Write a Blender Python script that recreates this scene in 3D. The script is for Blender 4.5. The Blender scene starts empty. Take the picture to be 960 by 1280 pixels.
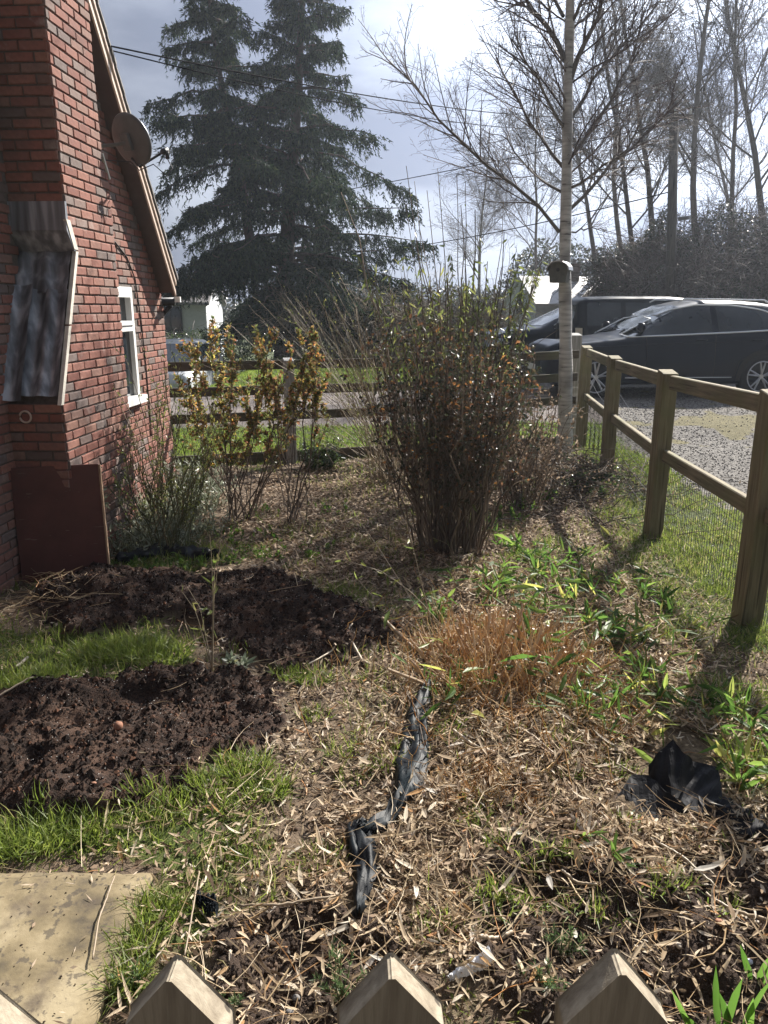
import bpy, math, random
import numpy as np
from mathutils import Vector, Matrix
from mathutils.bvhtree import BVHTree

random.seed(7)
RS = np.random.RandomState(11)
R = math.radians
PI = math.pi
scene = bpy.context.scene
COL = scene.collection

# ------------------------------------------------------------------ camera
CAM_H, PITCH, FPX = 1.6, R(15.1), 943.0
cam_data = bpy.data.cameras.new("camera")
cam = bpy.data.objects.new("camera", cam_data)
COL.objects.link(cam)
cam.location = (0, 0, CAM_H)
cam.rotation_euler = (PI / 2 - PITCH, 0, 0)
cam_data.sensor_fit = 'VERTICAL'
cam_data.sensor_height = 36.0
cam_data.lens = FPX / 1280.0 * 36.0
cam_data.clip_start = 0.05
cam_data.clip_end = 3000
scene.camera = cam

# ------------------------------------------------------------------ sun + sky
SUN_AZ, SUN_EL = R(33.0), R(36.0)          # azimuth clockwise from +Y
sun_dir = Vector((math.sin(SUN_AZ) * math.cos(SUN_EL), math.cos(SUN_AZ) * math.cos(SUN_EL), math.sin(SUN_EL)))
sd = bpy.data.lights.new("sun", 'SUN')
sd.energy = 5.0
sd.angle = R(0.5)
sd.color = (1.0, 0.94, 0.85)
sun = bpy.data.objects.new("sun", sd)
COL.objects.link(sun)
sun.rotation_euler = (-sun_dir).to_track_quat('-Z', 'Y').to_euler()

world = bpy.data.worlds.new("World")
scene.world = world
world.use_nodes = True
nt = world.node_tree
for n in list(nt.nodes):
    nt.nodes.remove(n)
def wn(t, **k):
    n = nt.nodes.new(t)
    for a, b in k.items():
        setattr(n, a, b)
    return n
SKY_STRENGTH = 0.1
out = wn('ShaderNodeOutputWorld')
bg = wn('ShaderNodeBackground')
bg.inputs['Strength'].default_value = SKY_STRENGTH
sky = wn('ShaderNodeTexSky', sky_type='NISHITA', sun_disc=False, sun_elevation=SUN_EL, sun_rotation=SUN_AZ)
sky.air_density = 1.2
sky.dust_density = 1.5
tc = wn('ShaderNodeTexCoord')
mp = wn('ShaderNodeMapping')
mp.inputs['Scale'].default_value = (1.0, 1.0, 2.6)
nz = wn('ShaderNodeTexNoise')
nz.inputs['Scale'].default_value = 2.1
nz.inputs['Detail'].default_value = 7
nz.inputs['Roughness'].default_value = 0.52
nz.inputs['Distortion'].default_value = 0.35
nt.links.new(tc.outputs['Generated'], mp.inputs['Vector'])
nt.links.new(mp.outputs[0], nz.inputs['Vector'])
cover = wn('ShaderNodeMapRange', interpolation_type='SMOOTHSTEP')
cover.inputs['From Min'].default_value = 0.16
cover.inputs['From Max'].default_value = 0.36
nt.links.new(nz.outputs['Fac'], cover.inputs['Value'])
shade = wn('ShaderNodeValToRGB')
shade.color_ramp.elements[0].position = 0.38
shade.color_ramp.elements[0].color = (2.35, 2.6, 3.1, 1)
shade.color_ramp.elements[1].position = 0.62
shade.color_ramp.elements[1].color = (.98, 1.15, 1.6, 1)
nz2 = wn('ShaderNodeTexNoise')
nz2.inputs['Scale'].default_value = 3.3
nz2.inputs['Detail'].default_value = 6
nt.links.new(mp.outputs[0], nz2.inputs['Vector'])
nt.links.new(nz2.outputs['Fac'], shade.inputs['Fac'])
# clouds near the sun glow with the light that comes through them
dot = wn('ShaderNodeVectorMath', operation='DOT_PRODUCT')
dot.inputs[1].default_value = sun_dir
nt.links.new(tc.outputs['Generated'], dot.inputs[0])
mx0 = wn('ShaderNodeMath', operation='MAXIMUM'); mx0.inputs[1].default_value = 0.0
nt.links.new(dot.outputs['Value'], mx0.inputs[0])
pw = wn('ShaderNodeMath', operation='POWER'); pw.inputs[1].default_value = 9.0
nt.links.new(mx0.outputs[0], pw.inputs[0])
pw2 = wn('ShaderNodeMath', operation='POWER'); pw2.inputs[1].default_value = 2.0
nt.links.new(mx0.outputs[0], pw2.inputs[0])
g2_ = wn('ShaderNodeMath', operation='MULTIPLY_ADD'); g2_.inputs[1].default_value = 1.2; g2_.inputs[2].default_value = 0.34
nt.links.new(pw2.outputs[0], g2_.inputs[0])
gl = wn('ShaderNodeMath', operation='MULTIPLY_ADD'); gl.inputs[1].default_value = 4.4
nt.links.new(pw.outputs[0], gl.inputs[0]); nt.links.new(g2_.outputs[0], gl.inputs[2])
sc_ = wn('ShaderNodeVectorMath', operation='SCALE')
nt.links.new(shade.outputs['Color'], sc_.inputs[0])
nt.links.new(gl.outputs[0], sc_.inputs['Scale'])
mix = wn('ShaderNodeMix', data_type='RGBA')
nt.links.new(cover.outputs[0], mix.inputs['Factor'])
nt.links.new(sky.outputs[0], mix.inputs['A'])
nt.links.new(sc_.outputs[0], mix.inputs['B'])
nt.links.new(mix.outputs['Result'], bg.inputs['Color'])
nt.links.new(bg.outputs[0], out.inputs[0])

scene.view_settings.view_transform = 'Standard'
scene.view_settings.look = 'None'
scene.view_settings.exposure = 1.3
scene.view_settings.gamma = 1.0
scene.render.engine = 'CYCLES'
scene.cycles.max_bounces = 6
scene.cycles.diffuse_bounces = 3
scene.cycles.glossy_bounces = 2
scene.cycles.transmission_bounces = 4
scene.cycles.transparent_max_bounces = 6
scene.cycles.use_denoising = True
scene.cycles.sample_clamp_direct = 14
scene.cycles.sample_clamp_indirect = 4

# ------------------------------------------------------------------ measuring helpers
CP, SP = math.cos(PITCH), math.sin(PITCH)
def ray(px, py):
    x = (px - 480) / FPX; y = (640 - py) / FPX
    return x, CP + y * SP, -SP + y * CP          # world direction
def site(px, py, z=0.0):
    """metres on the ground for a spot measured in the photograph"""
    x, y, zz = ray(px, py)
    t = (CAM_H - z) / -zz
    return np.array((x * t, y * t, z))
def at(px, py, Y):
    x, y, z = ray(px, py)
    t = Y / y
    return np.array((x * t, Y, CAM_H + z * t))

# ------------------------------------------------------------------ noise
def _hash(ix, iy, seed):
    n = (ix.astype(np.int64) * 374761393 + iy.astype(np.int64) * 668265263 + seed * 974634777) & 0x7fffffff
    n = ((n ^ (n >> 13)) * 1274126177) & 0x7fffffff
    return ((n ^ (n >> 16)) & 0xffff) / 65535.0
def vnoise(x, y, seed=0):
    x = np.asarray(x, float); y = np.asarray(y, float)
    ix = np.floor(x); iy = np.floor(y)
    fx = x - ix; fy = y - iy
    fx = fx * fx * (3 - 2 * fx); fy = fy * fy * (3 - 2 * fy)
    a = _hash(ix, iy, seed); b = _hash(ix + 1, iy, seed)
    c = _hash(ix, iy + 1, seed); d = _hash(ix + 1, iy + 1, seed)
    return (a * (1 - fx) + b * fx) * (1 - fy) + (c * (1 - fx) + d * fx) * fy
def fbm(x, y, scale, oct=4, seed=0, gain=0.5):
    x = np.asarray(x, float) / scale; y = np.asarray(y, float) / scale
    s = 0; a = 1; t = 0
    for k in range(oct):
        s = s + a * vnoise(x + 17.3 * k, y - 9.1 * k, seed + k); t += a; a *= gain; x = x * 2.03; y = y * 2.03
    return s / t
def sstep(a, b, v):
    t = np.clip((np.asarray(v, float) - a) / (b - a), 0, 1)
    return t * t * (3 - 2 * t)
def poly_sd(x, y, poly):
    """signed distance to a polygon, negative inside"""
    x = np.asarray(x, float); y = np.asarray(y, float)
    d = np.full(x.shape, 1e9); inside = np.zeros(x.shape, bool)
    n = len(poly)
    for i in range(n):
        ax, ay = poly[i][:2]; bx, by = poly[(i + 1) % n][:2]
        ex, ey = bx - ax, by - ay
        t = np.clip(((x - ax) * ex + (y - ay) * ey) / (ex * ex + ey * ey + 1e-12), 0, 1)
        d = np.minimum(d, np.hypot(x - ax - t * ex, y - ay - t * ey))
        c = ((ay > y) != (by > y)) & (x < (bx - ax) * (y - ay) / ((by - ay) if by != ay else 1e-12) + ax)
        inside ^= c
    return np.where(inside, -d, d)

# ------------------------------------------------------------------ mesh helpers
def link(o, parent=None):
    COL.objects.link(o)
    if parent is not None:
        o.parent = parent
    return o
def mk(name, V, F, mat=None, parent=None, smooth=False, attrs=None, kind=None, me_only=False, midx=None):
    """one mesh object from arrays; F is an (m,k) array or a list of such arrays"""
    V = np.asarray(V, np.float32).reshape(-1, 3)
    Fs = F if (isinstance(F, list) and len(F) and isinstance(F[0], np.ndarray)) else [F]
    Fs = [np.asarray(f, np.int32) for f in Fs if len(f)]
    me = bpy.data.meshes.new(name)
    me.vertices.add(len(V)); me.vertices.foreach_set('co', V.ravel())
    loops = np.concatenate([f.ravel() for f in Fs])
    sizes = np.concatenate([np.full(len(f), f.shape[1], np.int32) for f in Fs])
    starts = np.concatenate([[0], np.cumsum(sizes)[:-1]]).astype(np.int32)
    me.loops.add(len(loops)); me.loops.foreach_set('vertex_index', loops)
    me.polygons.add(len(sizes)); me.polygons.foreach_set('loop_start', starts)
    try:
        me.polygons.foreach_set('loop_total', sizes)
    except Exception:
        pass
    me.polygons.foreach_set('use_smooth', np.full(len(sizes), smooth, bool))
    for m in (mat if isinstance(mat, (list, tuple)) else [mat]):
        if m is not None:
            me.materials.append(m)
    if midx is not None:
        me.polygons.foreach_set('material_index', np.asarray(midx, np.int32))
    if attrs:
        for k, a in attrs.items():
            at_ = me.attributes.new(k, 'FLOAT', 'POINT')
            at_.data.foreach_set('value', np.asarray(a, np.float32))
    me.update(calc_edges=True)
    me.validate()
    if me_only:
        return me
    o = bpy.data.objects.new(name, me)
    if kind:
        o['kind'] = kind
    return link(o, parent)
def thing(name, label, cat, loc=(0, 0, 0), rot=(0, 0, 0), group=None):
    o = bpy.data.objects.new(name, None)
    o.empty_display_size = 0.1
    o.location = tuple(float(c) for c in loc)
    o.rotation_euler = rot if isinstance(rot, tuple) else (0, 0, rot)
    o['label'] = label; o['category'] = cat
    if group:
        o['group'] = group
    return link(o)
def tag(o, label, cat, group=None):
    o['label'] = label; o['category'] = cat
    if group:
        o['group'] = group
    return o
class MB:
    """collects boxes, prisms, tubes into one mesh"""
    def __init__(s):
        s.V = []; s.F = {}; s.n = 0; s.A = []
    def add(s, V, F, r=0.0):
        V = np.asarray(V, float).reshape(-1, 3)
        F = np.asarray(F, int)
        s.F.setdefault(F.shape[1], []).append(F + s.n)
        s.V.append(V); s.n += len(V)
        s.A.append(np.full(len(V), r) if np.isscalar(r) else np.asarray(r))
        return s
    def box(s, c, size, rz=0.0, M=None, bev=0.0, r=0.0):
        hx, hy, hz = [v / 2 for v in size]
        if bev <= 0:
            P = np.array([(x, y, z) for z in (-hz, hz) for y in (-hy, hy) for x in (-hx, hx)])
            F = [(0, 2, 3, 1), (4, 5, 7, 6), (0, 1, 5, 4), (2, 6, 7, 3), (0, 4, 6, 2), (1, 3, 7, 5)]
            P = P @ rotz(rz).T if M is None else P @ np.asarray(M).T
            return s.add(P + np.asarray(c), F, r)
        b = min(bev, hx * .9, hy * .9, hz * .9)
        P = []
        for z, i in ((-hz, b), (-hz + b, 0), (hz - b, 0), (hz, b)):
            X, Y = hx - i, hy - i
            P += [(X - b, -Y, z), (X, -Y + b, z), (X, Y - b, z), (X - b, Y, z), (-X + b, Y, z), (-X, Y - b, z), (-X, -Y + b, z), (-X + b, -Y, z)]
        P = np.array(P)
        F4 = []
        for l in range(3):
            for k in range(8):
                a = l * 8 + k; c2 = l * 8 + (k + 1) % 8
                F4.append((a, c2, c2 + 8, a + 8))
        P = P @ rotz(rz).T if M is None else P @ np.asarray(M).T
        P = P + np.asarray(c)
        n0 = s.n
        s.add(P, F4, r)
        s.F.setdefault(8, []).append(np.array([[n0 + k for k in range(7, -1, -1)], [n0 + 24 + k for k in range(8)]]))
        return s
    def prism(s, poly, axis, lo, hi, r=0.0):
        """polygon in the two other axes extruded along axis"""
        P = []
        for v in (lo, hi):
            for p in poly:
                q = list(p); q.insert(axis, v); P.append(q)
        n = len(poly)
        F = [(k, (k + 1) % n, n + (k + 1) % n, n + k) for k in range(n)]
        n0 = s.n
        s.add(P, F, r)
        s.F.setdefault(n, []).append(np.array([[n0 + k for k in range(n - 1, -1, -1)], [n0 + n + k for k in range(n)]]))
        return s
    def tube(s, pts, rad, sides=8, r=0.0, cap=True):
        pts = np.asarray(pts, float)
        rad = np.full(len(pts), rad) if np.isscalar(rad) else np.asarray(rad, float)
        V, F = tube_batch(pts[None], rad[None], sides)
        n0 = s.n
        s.add(V, F, r)
        if cap:
            K = len(pts)
            s.F.setdefault(sides, []).append(np.array([[n0 + k for k in range(sides - 1, -1, -1)], [n0 + (K - 1) * sides + k for k in range(sides)]]))
        return s
    def build(s, name, mat, parent=None, smooth=False, kind=None, me_only=False):
        V = np.concatenate(s.V); A = np.concatenate(s.A)
        F = [np.concatenate(f) for f in s.F.values()]
        return mk(name, V, F, mat, parent, smooth, {'rnd': A}, kind, me_only)
def rotz(a):
    c, s_ = math.cos(a), math.sin(a)
    return np.array([[c, -s_, 0], [s_, c, 0], [0, 0, 1]])
def rotx(a):
    c, s_ = math.cos(a), math.sin(a)
    return np.array([[1, 0, 0], [0, c, -s_], [0, s_, c]])
def roty(a):
    c, s_ = math.cos(a), math.sin(a)
    return np.array([[c, 0, s_], [0, 1, 0], [-s_, 0, c]])
def norm(v):
    v = np.asarray(v, float)
    return v / (np.linalg.norm(v, axis=-1, keepdims=True) + 1e-12)
def tube_batch(P, Rr, sides=4):
    """P (n,K,3), Rr (n,K) -> vertices and quads of n tubes"""
    P = np.asarray(P, float); n, K, _ = P.shape
    T = np.empty_like(P)
    T[:, 1:-1] = P[:, 2:] - P[:, :-2]; T[:, 0] = P[:, 1] - P[:, 0]; T[:, -1] = P[:, -1] - P[:, -2]
    T = norm(T)
    D = norm(P[:, -1] - P[:, 0])
    ref = np.where((np.abs(D[:, 2:3]) > 0.8), np.array([[1., 0, 0]]), np.array([[0, 0, 1.]]))
    U = norm(np.cross(T, ref[:, None, :])); W = np.cross(T, U)
    a = np.arange(sides) * 2 * PI / sides
    V = P[:, :, None, :] + Rr[:, :, None, None] * (np.cos(a)[None, None, :, None] * U[:, :, None, :] + np.sin(a)[None, None, :, None] * W[:, :, None, :])
    i = np.arange(n)[:, None, None] * K * sides; k = np.arange(K - 1)[None, :, None] * sides; j = np.arange(sides)[None, None, :]
    j2 = (j + 1) % sides
    F = np.stack([i + k + j, i + k + j2, i + k + sides + j2, i + k + sides + j], -1).reshape(-1, 4)
    return V.reshape(-1, 3), F
def rand_dirs(n, rs=RS):
    v = rs.normal(size=(n, 3)); return norm(v)
def leaf_batch(P, D, L, W, up=None, bend=0.0, style='leaf', rs=RS):
    """n leaves at P pointing along D; returns V, F, per-vertex random"""
    P = np.asarray(P, float); n = len(P); D = norm(D)
    L = np.broadcast_to(np.asarray(L, float), (n,))[:, None]; W = np.broadcast_to(np.asarray(W, float), (n,))[:, None]
    if up is None:
        up = rand_dirs(n, rs)
    S = norm(np.cross(D, up)); N = np.cross(S, D)
    b = np.broadcast_to(np.asarray(bend, float), (n,))[:, None]
    r = rs.rand(n)
    if style == 'leaf':          # folded along the midrib: 6 vertices, 4 faces
        p0 = P; pm = P + D * L * .5 + N * L * b * .25
        V = np.stack([p0, pm + S * W * .5 + N * W * .18, pm, pm - S * W * .5 + N * W * .18, P + D * L * (1 - .2 * b * b) + N * L * b], 1)
        F = np.array([(0, 1, 2), (0, 2, 3), (1, 4, 2), (2, 4, 3)])
        k = 5
    elif style == 'diamond':
        pm = P + D * L * .45
        V = np.stack([P, pm + S * W * .5, P + D * L, pm - S * W * .5], 1)
        F = np.array([(0, 1, 2), (0, 2, 3)]); k = 4
    elif style == 'blade':       # grass: wide base, bending tip
        m = P + D * L * .55 + N * L * b * .2
        V = np.stack([P - S * W * .5, P + S * W * .5, m + S * W * .42, m - S * W * .42, P + D * L * (1 - .3 * b * b) + N * L * b], 1)
        F = np.array([(0, 1, 2), (0, 2, 3), (3, 2, 4)]); k = 5
    elif style == 'long':        # lanceolate with two bends
        q = [0, .3, .68, 1.0]; w = [.12, 1, .75, 0.0]
        rows = []
        for a, ww in zip(q, w):
            c = P + D * L * a * (1 - .25 * b * b * a) + N * L * b * a * a
            rows += [c - S * W * .5 * ww, c + N * W * -.12 * ww, c + S * W * .5 * ww]
        V = np.stack(rows[:9] + [rows[9]], 1)
        F = []
        for i in range(2):
            for j in range(2):
                a = i * 3 + j
                F += [(a, a + 1, a + 4), (a, a + 4, a + 3)]
        F += [(6, 7, 9), (7, 8, 9)]
        F = np.array(F); k = 10
    elif style == 'strand':
        V = np.stack([P - S * W * .5, P + S * W * .5, P + D * L], 1)
        F = np.array([(0, 1, 2)]); k = 3
    Fa = (np.arange(n)[:, None, None] * k + F[None]).reshape(-1, 3)
    return V.reshape(-1, 3), Fa, np.repeat(r, k)
def join_arrays(parts):
    Vs = []; Fs = []; As = []; n = 0
    for V, F, A in parts:
        Vs.append(V); Fs.append(F + n); As.append(A); n += len(V)
    return np.concatenate(Vs), np.concatenate(Fs), np.concatenate(As)

# ------------------------------------------------------------------ materials
MATS = {}
def nodes_of(name):
    m = bpy.data.materials.new(name); m.use_nodes = True
    t = m.node_tree
    for n in list(t.nodes):
        t.nodes.remove(n)
    MATS[name] = m
    return m, t
def N(t, typ, **k):
    n = t.nodes.new(typ)
    for a, b in k.items():
        if a.startswith('i_'):
            n.inputs[a[2:].replace('_', ' ')].default_value = b
        else:
            setattr(n, a, b)
    return n
def ramp(t, fac, stops, interp='LINEAR'):
    n = t.nodes.new('ShaderNodeValToRGB'); cr = n.color_ramp; cr.interpolation = interp
    while len(cr.elements) < len(stops):
        cr.elements.new(0.5)
    for e, (p, c) in zip(cr.elements, stops):
        e.position = p; e.color = (*c, 1) if len(c) == 3 else c
    if fac is not None:
        t.links.new(fac, n.inputs['Fac'])
    return n.outputs['Color']
def noise(t, scale, detail=4, rough=.55, vec=None, stretch=None, coord='Object', dist=0.0):
    n = t.nodes.new('ShaderNodeTexNoise')
    n.inputs['Scale'].default_value = scale; n.inputs['Detail'].default_value = detail
    n.inputs['Roughness'].default_value = rough; n.inputs['Distortion'].default_value = dist
    if vec is None:
        c = t.nodes.new('ShaderNodeTexCoord'); vec = c.outputs[coord]
    if stretch:
        mp = t.nodes.new('ShaderNodeMapping'); mp.inputs['Scale'].default_value = stretch
        t.links.new(vec, mp.inputs['Vector']); vec = mp.outputs[0]
    t.links.new(vec, n.inputs['Vector'])
    return n.outputs['Fac']
def mixc(t, fac, a, b, mode='MIX'):
    n = t.nodes.new('ShaderNodeMix'); n.data_type = 'RGBA'; n.blend_type = mode
    for sock, v in (('Factor', fac), ('A', a), ('B', b)):
        if hasattr(v, 'links') or hasattr(v, 'is_linked'):
            t.links.new(v, n.inputs[sock])
        elif sock == 'Factor':
            n.inputs['Factor'].default_value = v
        else:
            n.inputs[sock].default_value = (*v, 1)
    return n.outputs['Result']
def attr(t, name):
    n = t.nodes.new('ShaderNodeAttribute'); n.attribute_name = name
    return n.outputs['Fac']
def objrnd(t):
    return t.nodes.new('ShaderNodeObjectInfo').outputs['Random']
def finish(t, color, rough=.8, bump=None, bstr=.3, bdist=.01, metallic=0.0, spec=.5, trans=0.0, tcol=None, coat=0.0):
    o = t.nodes.new('ShaderNodeOutputMaterial')
    p = t.nodes.new('ShaderNodeBsdfPrincipled')
    def put(sock, v):
        if hasattr(v, 'is_linked'):
            t.links.new(v, p.inputs[sock])
        elif isinstance(v, tuple):
            p.inputs[sock].default_value = (*v, 1)
        else:
            p.inputs[sock].default_value = v
    put('Base Color', color); put('Roughness', rough); put('Metallic', metallic)
    p.inputs['Specular IOR Level'].default_value = spec
    if coat:
        p.inputs['Coat Weight'].default_value = coat * .5
        p.inputs['Coat Roughness'].default_value = .04
    if bump is not None:
        b = t.nodes.new('ShaderNodeBump'); b.inputs['Strength'].default_value = bstr; b.inputs['Distance'].default_value = bdist
        t.links.new(bump, b.inputs['Height']); t.links.new(b.outputs[0], p.inputs['Normal'])
    if trans > 0:
        tr = t.nodes.new('ShaderNodeBsdfTranslucent')
        c = tcol if tcol is not None else color
        if hasattr(c, 'is_linked'):
            t.links.new(c, tr.inputs['Color'])
        else:
            tr.inputs['Color'].default_value = (*c, 1)
        m = t.nodes.new('ShaderNodeMixShader'); m.inputs[0].default_value = trans
        t.links.new(p.outputs[0], m.inputs[1]); t.links.new(tr.outputs[0], m.inputs[2])
        t.links.new(m.outputs[0], o.inputs[0])
    else:
        t.links.new(p.outputs[0], o.inputs[0])
    return p
def leafmat(name, stops, rough=.45, trans=.45, tboost=1.6, spec=.35, src='rnd'):
    m, t = nodes_of(name)
    c = ramp(t, attr(t, 'rnd') if src == 'rnd' else objrnd(t), stops)
    mul = t.nodes.new('ShaderNodeVectorMath'); mul.operation = 'SCALE'; mul.inputs['Scale'].default_value = tboost
    t.links.new(c, mul.inputs[0])
    finish(t, c, rough, trans=trans, tcol=mul.outputs[0], spec=spec)
    return m
def plain(name, col, rough=.6, metallic=0.0, vary=.12, scale=8, bump=0.0, spec=.5, coat=0.0):
    m, t = nodes_of(name)
    f = noise(t, scale, 5)
    lo = tuple(c * (1 - vary) for c in col); hi = tuple(min(1, c * (1 + vary)) for c in col)
    c = ramp(t, f, [(.3, lo), (.7, hi)])
    finish(t, c, rough, f if bump else None, bump, .005, metallic, spec, coat=coat)
    return m
def woodmat(name, a, b, c, axis=2, rough=.85, scale=14, green=None):
    m, t = nodes_of(name)
    st = [1.0, 1.0, 1.0]; st[axis] = .07
    g = noise(t, scale * 3.2, 6, .65, stretch=tuple(st), dist=.4)
    big = noise(t, 3.0, 3)
    col = ramp(t, g, [(.32, a), (.5, b), (.7, c)])
    crk = noise(t, scale * 2.1, 2, .4, stretch=tuple(.035 if v < .5 else 1.6 for v in st), dist=.15)
    col = mixc(t, ramp(t, crk, [(.66, (0, 0, 0)), (.70, (.85, .85, .85))]), col, tuple(v * .25 for v in a))
    vk = t.nodes.new('ShaderNodeTexVoronoi'); vk.inputs['Scale'].default_value = 5.5
    tck = t.nodes.new('ShaderNodeTexCoord'); mpk = t.nodes.new('ShaderNodeMapping'); mpk.inputs['Scale'].default_value = tuple(.45 if v < .5 else 1.0 for v in st)
    t.links.new(tck.outputs['Object'], mpk.inputs['Vector']); t.links.new(mpk.outputs[0], vk.inputs['Vector'])
    col = mixc(t, ramp(t, vk.outputs['Distance'], [(.05, (.8, .8, .8)), (.085, (.0, .0, .0))]), col, tuple(v * .35 for v in a))
    if green:
        k = ramp(t, big, [(.42, (0, 0, 0)), (.66, (.75, .75, .75))])
        col = mixc(t, k, col, green)
    finish(t, col, rough, g, .5, .004)
    return m
# ================================================================== GROUND
def P2(lst, z=0.0):
    return [tuple(site(a, b, z)[:2]) for a, b in lst]
BED_A = P2([(-60, 880), (60, 862), (150, 842), (250, 834), (340, 850), (376, 872), (352, 932), (290, 962), (235, 985), (175, 1018), (110, 1032), (60, 1035), (-60, 1050)])
BED_B = P2([(50, 760), (95, 724), (230, 716), (365, 722), (392, 745), (470, 770), (495, 792), (470, 812), (430, 833), (345, 838), (285, 812), (235, 768), (170, 790), (110, 800), (60, 790)])
DUG_A = P2([(215, 1300), (255, 1190), (285, 1135), (350, 1140), (400, 1128), (470, 1180), (520, 1240), (500, 1300)])
DUG_B = P2([(560, 1075), (650, 1060), (760, 1090), (880, 1080), (1000, 1040), (1020, 1300), (640, 1300), (600, 1180)])
LITTER = P2([(470, 790), (560, 730), (640, 700), (700, 690), (790, 720), (860, 800), (880, 850), (1000, 900), (1000, 1100), (760, 1120), (620, 1180), (520, 1170), (440, 1190), (380, 1130), (400, 1050), (460, 960), (500, 880)])
BARE = P2([(380, 720), (300, 660), (330, 600), (440, 575), (560, 575), (690, 570), (735, 590), (760, 640), (790, 700), (700, 720), (600, 730), (520, 790)])
GRASS_L = P2([(-40, 870), (-40, 790), (60, 790), (120, 770), (200, 775), (250, 800), (240, 830), (150, 842), (60, 862)])
SLAB_C = (-1.09, 1.42)
FENCE_R = [(1.75, 0.35), (1.80, 1.90), (1.915, 3.70), (1.965, 5.28), (2.15, 7.15), (2.35, 8.93)]
FENCE_B = [(-3.9, 7.10), (-2.45, 7.52), (-.99, 7.95), (.68, 8.44), (2.35, 8.93)]
def fence_x(y):
    return np.interp(y, [p[1] for p in FENCE_R], [p[0] for p in FENCE_R])
def fence_y(x):
    return np.interp(x, [p[0] for p in FENCE_B], [p[1] for p in FENCE_B])
def masks(x, y):
    """soil, grass, litter, gravel, road, moss weights at ground points"""
    x = np.asarray(x, float); y = np.asarray(y, float)
    e = (fbm(x, y, .22, 3, 5) - .5) * .28
    s1 = np.minimum.reduce([poly_sd(x, y, BED_A) + e * 1.0, poly_sd(x, y, BED_B) + e * 1.0])
    compost = sstep(.03, -.03, s1)
    dug = sstep(.06, -.06, np.minimum(poly_sd(x, y, DUG_A), poly_sd(x, y, DUG_B)) + e)
    lit = sstep(.12, -.12, poly_sd(x, y, LITTER) + e * 1.2)
    bare = sstep(.12, -.12, poly_sd(x, y, BARE) + e * 1.4)
    fx = fence_x(y) - x + e * 1.3                      # >0 left of the side fence
    inside = sstep(-.05, .25, fx) * sstep(-.05, .12, fence_y(x) - y)
    gravel = sstep(-.12, .12, (x - 2.85) + e * .8) * sstep(0, 1, y + 3) * sstep(22.5, 21.0, y)
    road = sstep(.1, -.1, np.abs(y - (11.8 + .05 * x)) - 1.85) * sstep(3.4, 2.7, x)
    gravel = np.maximum(gravel, 0) 
    moss = sstep(.55, .62, fbm(x, y, .5, 4, 31) + .35 * np.exp(-(((x - 4.9) / 1.5) ** 2 + ((y - 10.25) / .42) ** 2)) - .08) * gravel
    outside = 1 - inside
    grass = outside * (1 - gravel) * (1 - road) * (1 - sstep(6.0, 7.5, x) * sstep(18.5, 20.5, y) * sstep(60, 40, y))
    # thin patchy turf inside the garden, everywhere that is not bed, litter or bare earth
    patch = sstep(.42, .58, fbm(x, y, .45, 4, 77))
    near_fence = sstep(1.0, .15, fx) * sstep(1.2, 2.2, y)
    gl = sstep(.05, -.05, poly_sd(x, y, GRASS_L) + e * .5)
    front = sstep(2.9, 2.5, y) * sstep(.15, -.15, x + .35 + e) * sstep(1.25, 1.6, y)
    g_in = inside * np.maximum.reduce([gl * (.35 + .75 * patch), near_fence * (.35 + .65 * patch), front * (.18 + .6 * patch), patch * (.40 + .25 * sstep(3.9, 4.6, y))])
    g_in = g_in * (1 - compost) * (1 - dug) * (1 - .8 * lit * (1 - near_fence * .5)) * (1 - .45 * bare)
    grass = np.clip(np.maximum(grass, g_in), 0, 1)
    return dict(compost=compost, dug=dug, litter=lit * (1 - compost), bare=bare, gravel=gravel, road=road, moss=moss, grass=grass, inside=inside)
def H(x, y, m=None):
    x = np.asarray(x, float); y = np.asarray(y, float)
    if m is None:
        m = masks(x, y)
    h = (fbm(x, y, .9, 3, 3) - .5) * .05
    near = sstep(11, 7, y)
    h = h + (fbm(x, y, .16, 4, 9) - .5) * .035 * m['inside']
    soil = np.maximum(m['compost'], m['dug'])
    h = h + soil * ((fbm(x, y, .22, 3, 21) - .42) * .14 + (fbm(x, y, .06, 4, 22, .62) - .5) * .075)
    h = h + .035 * m['compost']
    h = h + .15 * np.exp(-(((x + 1.50) / .42) ** 2 + ((y - 3.95) / .22) ** 2) * 1.2)
    h = h + .05 * np.exp(-(((x + .55) / .7) ** 2 + ((y - 3.75) / .22) ** 2))
    h = h - .03 * np.exp(-(((x + .95) / .3) ** 2 + ((y - 3.0) / .2) ** 2))
    h = h + m['litter'] * ((fbm(x, y, .10, 3, 41) - .5) * .05 + .012)
    h = h + m['gravel'] * (fbm(x, y, .035, 2, 51) - .5) * .012 * near
    h = h + .2 * sstep(8.8, 11.0, y)                    # the drive lies a little higher
    h = h * 1.0
    h = h - .85 * sstep(-2.8, -5.2, x) * sstep(12.5, 15.5, y)      # the lane drops away to the left
    bank = sstep(7.2, 10.5, x) * sstep(20.5, 26, y)
    h = h + bank * (2.0 + 1.2 * fbm(x, y, 5, 3, 61)) 
    # the paved slab sits in a levelled pocket
    fl = sstep(.50, .42, np.maximum(np.abs(x - SLAB_C[0]) * 1.0, np.abs(y - SLAB_C[1]) * 1.0))
    h = h * (1 - fl) - .01 * fl
    return h
def Hs(x, y):
    return float(H(np.array([x]), np.array([y]))[0])

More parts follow.
